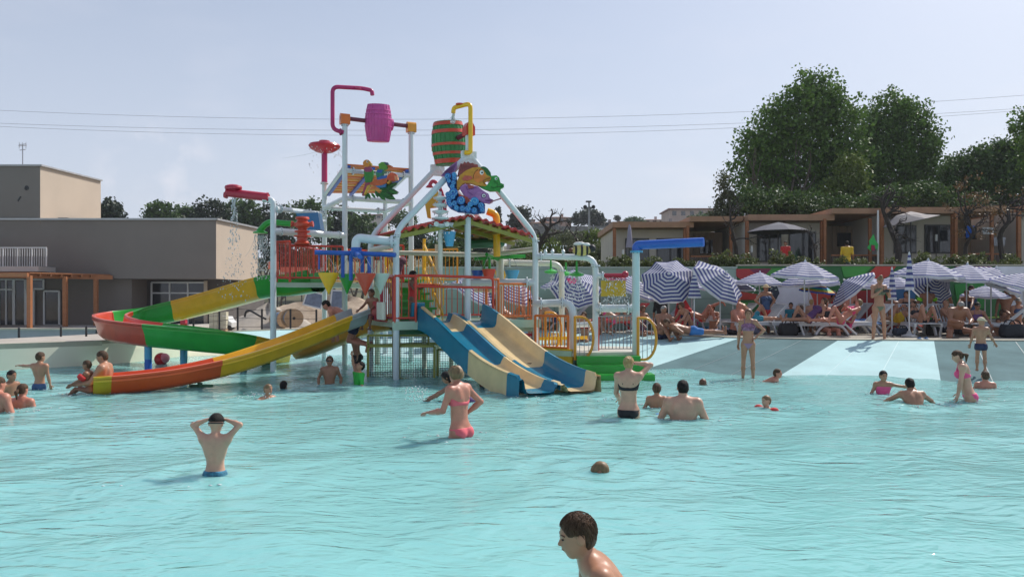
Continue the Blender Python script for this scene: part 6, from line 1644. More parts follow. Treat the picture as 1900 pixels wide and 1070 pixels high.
parasol(868, 512, 25.6, .8, 'striped parasol behind the central white post', 0, 3)
parasol(1518, 525, 25.2, .62, 'small rainbow coloured beach parasol under the large striped one', 6, 5, CAN_R)
def furled(px, ytop, ybot, d, label, rr=.10):
    a, b = P(px, ytop, d), P(px, ybot, d); t = thing('furled_parasol', (a.x, d, DECK), label, 'parasol', 'furled striped parasols')
    q = MB(); q.tube([(a.x, d, DECK), (a.x, d, a.z)], .02, 8); q.build('pole', POLE, t, 40)
    n = 12; H = a.z - b.z; q = MB(); seg = 10; rows = []
    for i in range(n + 1):
        tt = i / n; r_ = .03 + rr * tt ** .8; rows.append([Vector((a.x + (r_ if k % 2 else r_ * .62) * math.cos(2 * PI * k / seg + .3 * tt), d + (r_ if k % 2 else r_ * .62) * math.sin(2 * PI * k / seg + .3 * tt), a.z - .06 - (H - .06) * tt)) for k in range(seg)])
    for i in range(n): q.grid([rows[i], rows[i + 1]], mi=i % 2, close=True)
    q.build('folded_canopy', [NAVY, WCAN], t, 50)
    q = MB(); q.lathe(a + Vector((0, 0, -.06)), (0, 0, 1), [(.03, -.02), (.03, .03), (.012, .07), (0, .08)], 8); q.build('finial', POLE, t, 40)
    q = MB(); q.lathe((a.x, d, DECK), (0, 0, 1), [(.20, 0), (.21, .05), (.08, .09), (.04, .18)], 14); q.build('foot', MATS['concrete_foot'], t, 40)
furled(1288, 506, 553, 22.8, 'furled striped parasol next to the first tilted parasol', .18); furled(1655, 496, 556, 22.6, 'furled striped parasol right behind the phone holding woman'); furled(1687, 468, 538, 21.6, 'tallest furled striped parasol beside the wide high one')

PLAS = mat('white_resin', (.66, .67, .68), .4, .06, 2); PLASP = mat('coral_resin', (.72, .10, .10), .4, .06, 2)
def lounger_proto(m, name='sun_lounger'):
    t = thing(name, (0, 0, 0), 'x x x x', 'sun lounger')
    W = .34
    for s_ in (-1, 1):
        q = MB(); q.beam((-.95, s_ * W, .33), (.45, s_ * W, .33), .06, .10); q.build('side_rail', m, t, local=True)
        q = MB(); q.tube(catmull([(.55, s_ * W, .02), (.35, s_ * W, .25), (.05, s_ * W, .30), (-.25, s_ * W, .25), (-.45, s_ * W, .02)], 6), .042, 8); q.build('leg_arch', m, t, 50, local=True)
        q = MB(); q.tube([(-.92, s_ * W, .34), (-.80, s_ * W, .0)], .032, 8); q.build('leg', m, t, 50, local=True)
        q = MB(); q.tube([(.45, s_ * W, .33), (.80, s_ * W, .02)], .032, 8); q.build('leg', m, t, 50, local=True)
    for k in range(11):
        q = MB(); q.box((-.90 + .123 * k, 0, .375), (.10, .66, .022)); q.build('slat', m, t, local=True)
    a0, a1 = Vector((.45, 0, .38)), Vector((.98, 0, .90)); dr = (a1 - a0).normalized()
    q = MB()
    for s_ in (-1, 1): q.beam(a0 + Vector((0, s_ * .30, 0)), a1 + Vector((0, s_ * .28, 0)), .06, .04, up=(0, 1, 0))
    q.beam(a1 + Vector((0, -.30, 0)), a1 + Vector((0, .30, 0)), .09, .04); bk = q.build('backrest', m, t, local=True)
    for k in range(6):
        y = -.21 + .084 * k; q = MB(); q.beam(a0 + Vector((0, y, 0)), a1 + Vector((0, y * .96, 0)), .06, .02, up=(0, 1, 0)) ; q.build('back_slat', m, bk, local=True)
    return t
LP = lounger_proto(PLAS); LPP = lounger_proto(PLASP)
used = {}
def lounger(px, py, yaw, label, proto=None, sc=1.0):
    pr = proto or LP; p = PZ(px, py, DECK)
    if pr.name not in used: used[pr.name] = 1; t = pr
    else: t = copy_thing(pr)
    t['label'] = label; t['group'] = 'sun loungers on the deck'; t.location = p; t.rotation_euler = (0, 0, R(yaw)); t.scale = (sc, sc, sc); return t
lounger(1400, 619.5, 20, 'white lounger behind the girl in the striped bikini, nearest the grey ramp corner'); lounger(1440, 616, 10, 'white lounger left of the black bag'); lounger(1478, 619.5, 8, 'white lounger with a black bag on its side'); lounger(1530, 621, 5, 'white lounger right under the purple towel backrest')
lounger(1588, 620, 2, 'white lounger just left of the phone holding woman'); lounger(1608, 613, 15, 'white lounger with raised back behind the orange shorts man'); lounger(1660, 617, -4, 'white lounger with blue towel right of the phone holding woman'); lounger(1704, 622, 78, 'white lounger seen from its foot, legs of a sunbather on it')
lounger(1772, 622, 80, 'white lounger under the heavy man sitting with bowed head'); lounger(1836, 622, -30, 'white lounger with a raised back behind the toddler in the sun hat'); lounger(1790, 612, 85, 'white lounger with striped high back behind the heavy man'); lounger(1880, 614, 20, 'white lounger of the man lying with folded arms')
lounger(1345, 613, 5, 'white lounger near the man with the red shoulders'); lounger(1040, 611, 8, 'white lounger seen through the orange gate bars'); lounger(960, 609, -5, 'white lounger seen under the cream beam'); lounger(910, 608, 3, 'white lounger partly behind the sand slide rim'); lounger(1215, 611, 0, 'white lounger behind the group sitting by the ramp')
lounger(1146, 613, 12, 'coral red lounger behind the grey gate bars', LPP); lounger(1560, 612, 12, 'white lounger in the second row under the tipped parasol'); lounger(1690, 612, 10, 'white lounger in the second row behind the furled parasols')

# towels, bags and toys
def cloth(px, py, zoff, w_, l_, yaw, col, label, d=None, name='beach_towel', droop=.12, m=None):
    p = PZ(px, py, DECK); p.z = DECK + zoff; t = thing(name, p, label, 'towel', 'beach towels'); rows = []; ca, sa = math.cos(R(yaw)), math.sin(R(yaw)); ph = px * .37
    for i in range(15):
        u = -l_ / 2 + l_ * i / 14; row = []
        for k in range(9):
            v = -w_ / 2 + w_ * k / 8; z = .02 + .014 * math.sin(9 * u + ph) + .012 * math.sin(13 * v + 5 * u + ph)
            e = max(0, abs(v) - .30); z -= e * 2.2 * droop * 4
            row.append(p + Vector((u * ca - v * sa, u * sa + v * ca, z)))
        rows.append(row)
    q = MB(); q.grid(rows); q.grid([[x + Vector((0, 0, -.012)) for x in r[::-1]] for r in rows]); q.build('cloth', m or mat('towel_c_%d' % px, col, .95, .18, 7, bump=.3, bscale=60), t, 60)
cloth(1596, 617, .40, .85, 1.0, 4, (.10, .22, .48), 'rumpled blue towel over the lounger left of the phone holding woman')
cloth(1668, 612, .40, .8, 1.0, -4, (.20, .42, .58), 'light blue towel on the lounger beside the furled parasols'); cloth(1300, 612, .08, .8, 1.5, 6, (.05, .22, .42), 'bright blue towel under the person lying at the ramp edge')
cloth(1325, 609, .42, .7, 1.1, 6, (.10, .34, .55), 'turquoise towel on the lounger above the lying person'); cloth(1375, 617, .12, .9, 1.2, 10, (.24, .24, .34), 'crumpled grey lilac towel at the ramp edge'); cloth(1500, 610, .45, .7, .9, 20, (.18, .07, .28), 'purple towel draped over a raised lounger back')
cloth(1130, 610, .40, .7, 1.1, 12, (.75, .12, .2), 'pink towel on the coral lounger'); cloth(1560, 618, .36, .7, .8, 5, (.40, .03, .16), 'dark pink towel at the foot of the loungers under the tipped parasol'); cloth(1830, 610, .42, .7, .9, -20, (.45, .6, .12), 'yellow green towel behind the toddler'); cloth(1060, 608, .40, .7, 1.1, 5, (.6, .6, .62), 'white towel behind the orange gate'); cloth(925, 606, .40, .7, 1.1, 5, (.6, .58, .58), 'pale towel behind the slide rim')
def bag(px, py, w_, h_, col, label, d=None, name='beach_bag', cat='bag', dep=.32):
    p = PZ(px, py, DECK); t = thing(name, p, label, cat); m = mat('bag_%d' % px, col, .7, .2, 9, bump=.3, bscale=30); rows = []
    for i, (f, z) in enumerate(((.0, .0), (.9, .0), (1.05, .15), (1.08, .45), (.98, .8), (.86, 1.0), (.7, .98), (.0, .9))):
        rows.append([p + Vector((w_ / 2 * f * math.copysign(abs(math.cos(a)) ** .5, math.cos(a)), dep / 2 * f * math.copysign(abs(math.sin(a)) ** .5, math.sin(a)), h_ * z + .02 * math.sin(3 * a + px))) for a in [2 * PI * k / 18 for k in range(18)]])
    q = MB(); q.grid(rows, close=True); q.build('body', m, t, 60)
    for s_ in (-1, 1):
        q = MB(); q.tube(catmull([p + Vector((-w_ * .28, s_ * dep * .35, h_ * .95)), p + Vector((-w_ * .15, s_ * dep * .4, h_ * 1.3)), p + Vector((w_ * .15, s_ * dep * .4, h_ * 1.3)), p + Vector((w_ * .28, s_ * dep * .35, h_ * .95))], 5), .015, 6); q.build('handle', m, t, 60)
bag(1878, 626, .62, .36, (.012, .014, .02), 'big black beach bag at the right end of the deck'); bag(1730, 622, .26, .46, (.015, .015, .018), 'black bag standing between the two front loungers'); bag(1462, 622, .52, .34, (.012, .012, .014), 'black bag against the loungers behind the grey ramp'); bag(1672, 623, .42, .22, (.02, .03, .05), 'dark blue bag under the lounger by the furled parasols')
bag(1285, 611, .34, .40, (.70, .09, .30), 'pink cool bag beside the furled parasol'); bag(1338, 604, .40, .34, (.55, .55, .60), 'pale bag standing near the leaning parasol'); bag(1478, 605, .3, .26, (.70, .12, .04), 'orange bag on the loungers under the large parasol'); bag(1518, 606, .24, .26, (.03, .14, .45), 'blue bag beside the purple towel'); bag(1850, 606, .42, .34, (.02, .10, .45), 'bright blue bag behind the toddler'); bag(1214, 606, .5, .46, (.02, .02, .024), 'black rucksack behind the sitting man by the ramp')
pa = PZ(1270, 611, DECK)
rp = thing('red_paddle_board', pa + Vector((0, .9, 0)), 'red curved inflatable standing upright behind the sitting woman', 'inflatable')
q = MB(); c = P(1266, 574, 24.0); q.prism([(-.18, -.8), (-.22, -.1), (-.10, .42), (.08, .36), (.28, .0), (.34, -.45), (.30, -.8)], c, (1, 0, 0), (0, 0, 1), (0, 1, 0), .10); q.build('board', mat('red_inflatable', (.55, .015, .02), .4), rp, 40)
bb = thing('red_ball', P(300, 676, 20.0), 'red and pink beach ball floating by the blue flume pillars', 'ball'); c = P(299, 668, 20.0); c.z = .13
q = MB(); q.ball(c, .17, 18); q.build('ball', mat('ball_red', (.55, .02, .03), .3, .3, 5), bb, 60); q = MB(); q.ball(c + Vector((.10, -.03, .03)), .13, 14); q.build('patch', mat('ball_pink', (.65, .2, .25), .3), bb, 60)
for (px, py, lab) in ((1633 + 18, 626, 'pair of dark sandals beside the phone holding woman'), (1712, 630, 'pair of blue sandals at the coping before the sunbather'), (1688, 625, 'dark flip flops under the second row lounger')):
    p = PZ(px, py, DECK); p.z = DECK + .02; t = thing('sandals', p, lab, 'sandals')
    for s_ in (-.09, .09):
        q = MB(); q.ball(p + Vector((s_, .02 * s_, .01)), (.05, .12, .018), 10); q.tube([p + Vector((s_ - .04, 0, .01)), p + Vector((s_, -.03, .06)), p + Vector((s_ + .04, 0, .01))], .012, 5); q.build('sandal', mat('sandal_%d' % px, (.02, .12, .3) if px == 1712 else (.02, .02, .025), .6), t, 50)
# ------------------------------------------------------------------ people: bodies grown as one smooth surface
def surface_nets(D, org, h):
    ins = D < 0
    nx, ny, nz = D.shape
    cnt = np.zeros((nx - 1, ny - 1, nz - 1), np.int8)
    for i in (0, 1):
        for j in (0, 1):
            for k in (0, 1): cnt += ins[i:nx - 1 + i, j:ny - 1 + j, k:nz - 1 + k]
    act = (cnt > 0) & (cnt < 8)
    I = np.argwhere(act)
    if len(I) == 0: return np.zeros((0, 3)), np.zeros((0, 4), int)
    idx = np.full(act.shape, -1, np.int64); idx[act] = np.arange(len(I))
    acc = np.zeros((len(I), 3)); n = np.zeros(len(I))
    C = [(0, 0, 0), (1, 0, 0), (0, 1, 0), (1, 1, 0), (0, 0, 1), (1, 0, 1), (0, 1, 1), (1, 1, 1)]
    V = [D[I[:, 0] + c[0], I[:, 1] + c[1], I[:, 2] + c[2]] for c in C]
    for a, b in ((0, 1), (2, 3), (4, 5), (6, 7), (0, 2), (1, 3), (4, 6), (5, 7), (0, 4), (1, 5), (2, 6), (3, 7)):
        m = (V[a] < 0) != (V[b] < 0)
        if not m.any(): continue
        t = V[a][m] / (V[a][m] - V[b][m])
        pa, pb = np.array(C[a], float), np.array(C[b], float)
        acc[m] += pa + t[:, None] * (pb - pa); n[m] += 1
    co = (I + acc / n[:, None]) * h + org
    Q = []
    for ax in range(3):
        o1, o2 = [a for a in range(3) if a != ax]
        s0 = [slice(None)] * 3; s1 = [slice(None)] * 3; s0[ax] = slice(0, -1); s1[ax] = slice(1, None)
        for s_ in (s0, s1): s_[o1] = slice(1, -1); s_[o2] = slice(1, -1)
        A, B = ins[tuple(s0)], ins[tuple(s1)]
        E = np.argwhere(A != B)
        if len(E) == 0: continue
        sg = A[E[:, 0], E[:, 1], E[:, 2]]
        E = E.copy(); E[:, o1] += 1; E[:, o2] += 1
        def cell(d1, d2):
            e = E.copy(); e[:, o1] += d1; e[:, o2] += d2; return idx[e[:, 0], e[:, 1], e[:, 2]]
        q = np.stack([cell(-1, -1), cell(0, -1), cell(0, 0), cell(-1, 0)], 1)
        flip = sg if ax != 1 else ~sg
        q = np.where(flip[:, None], q, q[:, ::-1]); Q.append(q)
    return co, np.concatenate(Q)

def arr(v): return np.array([v[0], v[1], v[2]], np.float32)
class Field:
    def __init__(s, lo, hi, h):
        s.h = h; s.o = np.array(lo, np.float32) - 2 * h
        s.n = np.maximum(4, np.ceil((np.array(hi) - np.array(lo)) / h).astype(int) + 5)
        s.D = np.full(tuple(s.n), 1.0, np.float32)
        s.ax = [s.o[k] + h * np.arange(s.n[k], dtype=np.float32) for k in range(3)]
    def sl(s, lo, hi):
        a = np.clip(np.floor((np.array(lo) - s.o) / s.h).astype(int), 0, s.n); b = np.clip(np.ceil((np.array(hi) - s.o) / s.h).astype(int) + 1, 0, s.n)
        return tuple(slice(int(a[k]), int(b[k])) for k in range(3))
    def pts(s, sl):
        return np.stack(np.meshgrid(s.ax[0][sl[0]], s.ax[1][sl[1]], s.ax[2][sl[2]], indexing='ij'), -1)
    def eval(s, pr, inf=0.0):
        pad = .05 + inf
        if pr[0] == 'cap':
            _, a, b, ra, rb, k = pr; a, b = arr(a), arr(b); r_ = max(ra, rb) + pad
            sl = s.sl(np.minimum(a, b) - r_, np.maximum(a, b) + r_); p = s.pts(sl)
            if p.size == 0: return None
            ba = b - a; t = np.clip(((p - a) @ ba) / max(1e-9, ba @ ba), 0, 1)
            return sl, np.linalg.norm(p - a - t[..., None] * ba, axis=-1) - (ra + (rb - ra) * t) - inf, k
        _, c, axes, rad, k = pr; c = arr(c); M = np.stack([arr(x) for x in axes], 1); r_ = np.array(rad, np.float32) + inf; R_ = float(r_.max()) + .05
        sl = s.sl(c - R_, c + R_); p = s.pts(sl)
        if p.size == 0: return None
        q = ((p - c) @ M); k0 = np.linalg.norm(q / r_, axis=-1); k1 = np.linalg.norm(q / (r_ * r_), axis=-1)
        return sl, k0 * (k0 - 1) / np.maximum(k1, 1e-6), k
    def add(s, pr, inf=0.0, sub=False):
        e = s.eval(pr, inf)
        if e is None: return
        sl, d, k = e; D = s.D[sl]
        if sub:
            hh = np.maximum(k - np.abs(D + d), 0) / k; s.D[sl] = np.maximum(D, -d) + hh * hh * k * .25
        else:
            hh = np.maximum(k - np.abs(D - d), 0) / k; s.D[sl] = np.minimum(D, d) - hh * hh * k * .25
    def cut(s, p0, n):
        """keep the side the normal points away from"""
        p = s.pts((slice(None),) * 3); s.D = np.maximum(s.D, (p - arr(p0)) @ arr(n))
    def mesh(s): return surface_nets(s.D, s.o, s.h)

def bounds(prims, pad=.03):
    lo, hi = np.full(3, 1e9), np.full(3, -1e9)
    for pr in prims:
        if pr[0] == 'cap':
            for v, r_ in ((pr[1], pr[3]), (pr[2], pr[4])): lo = np.minimum(lo, arr(v) - r_); hi = np.maximum(hi, arr(v) + r_)
        else: r_ = max(pr[3]); lo = np.minimum(lo, arr(pr[1]) - r_); hi = np.maximum(hi, arr(pr[1]) + r_)
    return lo - pad, hi + pad

def skin(name, c, wet=.42):
    return mat('skin_' + name, c, wet, .16, 5, bump=.05, bscale=60, spec=.45, sub=.0, tint=(c[0] * 1.04, c[1] * .96, c[2] * .94))
SK = {'fair': skin('fair', (.56, .33, .23)), 'pale': skin('pale', (.60, .40, .30)), 'tan': skin('tan', (.42, .215, .13)), 'brown': skin('brown', (.30, .145, .085)), 'red': skin('red', (.52, .22, .15)), 'dark': skin('dark', (.20, .095, .06))}
HC = {'brown': mat('hair_brown', (.085, .047, .027), .55, .5, 60, bump=.6, bscale=150, stretch=(1, 1, .15), spec=.2), 'black': mat('hair_black', (.012, .009, .008), .6, .5, 60, bump=.6, bscale=150, stretch=(1, 1, .15), spec=.2), 'blond': mat('hair_blond', (.42, .27, .11), .5, .3, 40, stretch=(1, 1, .2)), 'grey': mat('hair_grey', (.28, .26, .24), .55, .25, 40), 'auburn': mat('hair_auburn', (.12, .045, .02), .5, .35, 40), 'dblond': mat('hair_dark_blond', (.19, .115, .05), .5, .35, 40, stretch=(1, 1, .2))}
CLOTH = {}
def cmat(key, col=None, rough=.75, var=.12, scale=9):
    return MATS.get('swim_' + key) or mat('swim_' + key, col, rough, var, scale)
for k_, c_ in dict(black=(.012, .012, .016), navy=(.015, .022, .07), hotpink=(.72, .06, .20), coral=(.78, .13, .16), neon=(.85, .10, .26), green=(.03, .42, .05), lime=(.25, .75, .02), orange=(.85, .16, .01), red=(.55, .03, .03), blue=(.03, .16, .45), teal=(.03, .25, .33), olive=(.15, .17, .10), white=(.65, .65, .67), lilac=(.34, .20, .30), purple=(.12, .05, .16), yellow=(.75, .48, .03), grey=(.22, .23, .26), straw=(.55, .42, .24), cream=(.62, .52, .36), denim=(.05, .10, .22)).items(): cmat(k_, c_)
cmat('floral', (.16, .06, .10), .8, .8, 22); cmat('wave', (.05, .20, .30), .8, .7, 20); cmat('stripe', (.28, .13, .22), .8, .6, 16)

def add_mesh(co, qd, name, m, parent, base):
    me = np_mesh(name, co - arr(base), qd); return link_mesh(name, me, m, parent)

Zv = Vector((0, 0, 1))
def rotv(v, axis, a): return Quaternion(axis, a) @ v
ARMS = {'down': ((.22, .05, -1), (.10, .18, -1)), 'akimbo': ((.75, -.1, -.75), (-.75, .25, -.65)), 'front': ((.2, .55, -.8), (-.25, .9, .25)), 'phone': ((.25, .35, -.9), (-.45, .7, .55)),
        'head': ((.9, .15, .35), (-.55, .0, .85)), 'eyes': ((.85, .4, -.15), (-.35, .25, .85)), 'reachfwd': ((.1, .8, -.5), (.0, .85, -.5)), 'out': ((1, .1, -.15), (1, .15, -.1)), 'knees': ((.25, .65, -.75), (-.05, .85, -.45)), 'back': ((.3, -.5, -.8), (.1, -.3, -1)), 'behind': ((.9, .1, .5), (-.9, -.1, .3)), 'up': ((.25, .2, 1), (.05, .1, 1)), 'side': ((.45, .1, -.9), (.35, .2, -.9)), 'fold': ((.35, .35, -.85), (-.9, .4, .1))}
LEGS = {'stand': ((.06, .0, -1), (.02, -.05, -1)), 'sit': ((.18, 1, -.05), (.02, .12, -1)), 'sitwide': ((.45, .9, -.05), (.10, .05, -1)), 'ground': ((.12, .75, .62), (.0, .62, -.80)), 'long': ((.10, 1, .0), (.0, 1, -.04)), 'kneesup': ((.12, .55, .85), (.0, .42, -.9)), 'step': ((.08, .35, -1), (.0, -.25, -1)), 'cross': ((.55, .85, .05), (-.8, .35, -.3))}
PEOPLE = []
def person(label, px, ytop, d, H=1.7, yaw=0, sex='m', sk='tan', hair=('short', 'brown'), wear=(), la='down', ra='down', ll='stand', rl='stand', lean=0, curve=0, side=0, twist=0, head=(0, 0, 0), bulk=1.0, belly=0.0, anchor='head', vox=None, group=None, face=None, zfix=None, extra=None, strands=0):
    yw = R(yaw); F = Vector((math.sin(yw), -math.cos(yw), 0)); Lf = Vector((math.cos(yw), math.sin(yw), 0))
    child = H < 1.5; ck = max(0, min(1, (1.6 - H) / .7)); fem = sex == 'f' and not child
    hh = H * (.128 + .062 * ck); hip = H * (.505 - .055 * ck); nb = H - 1.17 * hh; trunk = nb - hip
    hb = bulk * (1 - .06 * ck) * (1.0 if not fem else .93)
    hs = H * (.108 if not fem else .098) * (1 - .04 * ck)          # shoulder joint half width
    Pv = Vector((0, 0, 0))
    T = rotv(Zv, Lf, R(lean)) ; T = (T + Lf * math.tan(R(side))).normalized()
    def frm(T_, tw):
        f = (F - T_ * F.dot(T_)); f = f.normalized() if f.length > .05 else (Zv * (-1 if F.dot(T_) > 0 else 1)).normalized()
        f = rotv(f, T_, R(tw)); return f, T_.cross(f).normalized()
    F1, L1 = frm(T, twist * .3)
    T2 = rotv(T, L1, R(curve)); F2, L2 = frm(T2, twist)
    mid = Pv + T * trunk * .48; NB = mid + T2 * trunk * .52; ch = mid + T2 * trunk * .22
    prims = []; cap = lambda a, b, ra_, rb_, k=.03: prims.append(('cap', a, b, ra_, rb_, k)); ell = lambda c, ax, r_, k=.04: prims.append(('ell', c, ax, r_, k))
    A1, A2 = (L1, F1, T), (L2, F2, T2)
    torso = []
    q0 = len(prims)
    pw = H * (.094 if not fem else .103) * hb
    ell(Pv + T * H * .005, A1, (pw, H * .066 * hb, H * .075))
    for s_ in (-1, 1): ell(Pv + L1 * s_ * H * .042 - F1 * H * .030 - T * H * .028, A1, (H * .052 * hb, H * .052 * hb, H * .052), .03)
    n_pel = len(prims)
    ell(Pv + T * trunk * .30 + F1 * (.006 + belly * .5) * H, A1, (H * (.083 if not fem else .078) * hb * (1 + belly * 3), H * (.060 * hb + belly), trunk * .30 + .02), .05)
    ell(ch, A2, (H * (.098 if not fem else .088) * hb, H * .066 * hb, trunk * .37), .05)
    ell(NB - T2 * trunk * .10, A2, (H * .095 * hb * (1 if not fem else .9), H * .046 * hb, trunk * .13), .05)
    if fem:
        for s_ in (-1, 1): ell(ch + L2 * s_ * H * .044 + F2 * H * .056 - T2 * trunk * .02, A2, (H * .038, H * .034, H * .037), .02)
    elif not child:
        for s_ in (-1, 1): ell(ch + L2 * s_ * H * .042 + F2 * H * .045 + T2 * trunk * .06, A2, (H * .045, H * .026, H * .034), .04)
    for s_ in (-1, 1): ell(ch + L2 * s_ * H * .050 - F2 * H * .046 * hb + T2 * trunk * .10, A2, (H * .030, H * .020 * hb, trunk * .15), .03)
    n_tor = len(prims); lats = []
    # head
    hy, hp, hr = head
    TH = rotv(Zv * .6 + T2 * .4, L2, R(hp)).normalized(); TH = (TH + L2 * math.tan(R(hr))).normalized()
    fh = rotv((F2 - TH * F2.dot(TH)).normalized(), TH, R(hy)); lh = TH.cross(fh).normalized()
    NT = NB + (T2 * .5 + TH * .5) * hh * .20
    Hc = NT + TH * hh * .46 + fh * hh * .10; AH = (lh, fh, TH)
    cap(NB - T2 * H * .01, Hc - TH * hh * .18 - fh * hh * .06, H * .034 * hb * (1 if not fem else .85), H * .031 * (1 if not fem else .88), .035)
    n_neck = len(prims)
    ell(Hc + TH * hh * .10 - fh * hh * .05, AH, (hh * .325, hh * .40, hh * .39), .02)
    ell(Hc - TH * hh * .15 + fh * hh * .06, AH, (hh * .26, hh * .31, hh * .33), .02)
    cap(Hc - TH * hh * .37 + fh * hh * .19 - lh * hh * .05, Hc - TH * hh * .37 + fh * hh * .19 + lh * hh * .05, hh * .095, hh * .095, .015)
    cap(Hc + TH * hh * .09 + fh * hh * .30 - lh * hh * .12, Hc + TH * hh * .09 + fh * hh * .30 + lh * hh * .12, hh * .05, hh * .05, .012)
    cap(Hc + TH * hh * .04 + fh * hh * .345, Hc - TH * hh * .09 + fh * hh * .415, hh * .030, hh * .046, .008)
    ell(Hc - TH * hh * .21 + fh * hh * .335, AH, (hh * .10, hh * .045, hh * .035), .008)
    for s_ in (-1, 1): ell(Hc + lh * s_ * hh * .335 - fh * hh * .06 - TH * hh * .02, (lh, fh, TH), (hh * .045, hh * .09, hh * .135), .008)
    n_head = len(prims)
    if la in ('face',): pass
    # arms
    UA, FA = H * .172 * (1 - .05 * ck), H * .150 * (1 - .05 * ck)
    hands = []
    for s_, key in ((1, la), (-1, ra)):
        u, f = ARMS[key] if isinstance(key, str) else key[:2]
        bf = lambda v: (Lf * (s_ * v[0]) + F * v[1] + Zv * v[2]).normalized()
        if abs(lean) > 55 and isinstance(key, str): bf = lambda v: (L2 * (s_ * v[0]) + F2 * v[1] + T2 * v[2]).normalized()
        ud, fd = bf(u), bf(f)
        lift = max(0, ud.dot(T2)) * H * .025
        sh = NB - T2 * H * .028 + L2 * s_ * hs + T2 * lift; el = sh + ud * UA; wr = el + fd * FA
        if isinstance(key, tuple) and len(key) == 3:        # reach for a point on the head: (side, forward, up) in head heights
            u, hint, _ = key; tg = Hc + lh * s_ * u[0] * hh + fh * u[1] * hh + TH * u[2] * hh
            v = tg - sh; L_ = min(v.length, (UA + FA) * .995); vd = v.normalized(); a_ = (UA * UA + L_ * L_ - FA * FA) / (2 * L_); b_ = math.sqrt(max(1e-6, UA * UA - a_ * a_))
            hn = (Lf * (s_ * hint[0]) + F * hint[1] + Zv * hint[2]); hn = (hn - vd * hn.dot(vd)).normalized()
            el = sh + vd * a_ + hn * b_; wr = el + (tg - el).normalized() * FA; ud, fd = (el - sh).normalized(), (wr - el).normalized()
        cap(NB - T2 * H * .018 + L2 * s_ * H * .03, sh, H * .036 * hb, H * .039 * hb, .04); lats.append(len(prims)); lr = H * (.034 if not fem else .026) * hb; cap(sh - T2 * H * .01 - L2 * s_ * H * (0 if not fem else .012), ch - T2 * trunk * .12 + L2 * s_ * H * (.055 if not fem else .045), lr, lr * 1.05, .05)
        cap(sh, el, H * (.0355 if not fem else .030) * hb, H * .0235 * hb, .028)
        cap(el, el.lerp(wr, .35), H * .0225 * hb, H * .0245 * hb, .02); cap(el.lerp(wr, .35), wr, H * .0245 * hb, H * .0155, .02)
        hands.append((wr, fd, ud, s_))
    n_arm = len(prims)
    # legs
    TL, SL = hip * .50, hip * .46; feet = []; thighs = []
    for s_, key in ((1, ll), (-1, rl)):
        u, f = LEGS[key] if isinstance(key, str) else key
        bf = lambda v: (Lf * (s_ * v[0]) + F * v[1] + Zv * v[2]).normalized()
        td, sd_ = bf(u), bf(f)
        hj = Pv + L1 * s_ * H * .050 - T * H * .020; kn = hj + td * TL; an = kn + sd_ * SL
        cap(hj, kn, H * (.050 if not fem else .054) * hb, H * .031 * hb, .035)
        cap(kn, kn.lerp(an, .33), H * .030 * hb, H * .033 * hb, .025); cap(kn.lerp(an, .33), an, H * .033 * hb, H * .0195, .025)
        fdir = (F - sd_ * F.dot(sd_)); fdir = fdir.normalized() if fdir.length > .2 else Zv * 1.0
        if key in ('long',): fdir = (Zv * .9 + F * .3).normalized()
        heel = an + sd_ * H * .018 - fdir * H * .018; toe = an + sd_ * H * .024 + fdir * H * .088
        cap(an, heel, H * .020, H * .020, .02); cap(heel, toe, H * .019, H * .013, .02); ell(an + sd_ * H * .022 + fdir * H * .062, (fdir.cross(sd_).normalized(), fdir, sd_), (H * .026, H * .034, H * .013), .015)
        feet.append(an + sd_ * H * .036); thighs.append((hj, kn))
    # place the figure
    top = Hc + TH * hh * .50
    if anchor == 'head':
        tgt = P(px, ytop, d); off = Vector((tgt.x - Hc.x, d - Pv.y, tgt.z - max(top.z, (Hc + Zv * hh * .45).z)))
    elif anchor == 'feet':
        fz = min(feet, key=lambda v: v.z); off = Vector((XD(px, d) - Pv.x, d - Pv.y, (ytop if zfix is None else zfix) - fz.z))
    else:                                        # pelvis
        tgt = P(px, ytop, d); off = tgt - Pv
        if zfix is not None: off.z = zfix - Pv.z
    vx = vox or max(.010, min(.0165, .00078 * d))
    base = Vector((off.x + Pv.x, off.y, off.z + min(v.z for v in feet)))
    mv = lambda pr: (pr[0], pr[1] + off, pr[2] + off) + pr[3:] if pr[0] == 'cap' else (pr[0], pr[1] + off) + pr[2:]
    prims = [mv(p) for p in prims]; Hc, NB, Pv, ch, mid = Hc + off, NB + off, Pv + off, ch + off, mid + off
    lo, hi = bounds(prims); f = Field(lo, hi, vx)
    for p in prims: f.add(p)
    for s_ in (-1, 1): f.add(('ell', Hc + TH * hh * .035 + fh * hh * .40 + lh * s_ * hh * .135, AH, (hh * .085, hh * .06, hh * .05), .012), 0, True)
    f.add(('cap', Pv + T * trunk * .22 - F1 * H * .080 * hb, mid - F1 * H * .078 * hb, H * .012, H * .012, .03), 0, True); f.add(('cap', mid - F2 * H * .078 * hb, ch + T2 * trunk * .2 - F2 * H * .082 * hb, H * .012, H * .010, .03), 0, True)
    co, qd = f.mesh()
    # hands with five fingers, closed over the wrist
    k = H / 1.75; hv = max(.0055, min(.009, .0004 * d)) if k > .8 else max(.0048, min(.0075, .00035 * d))
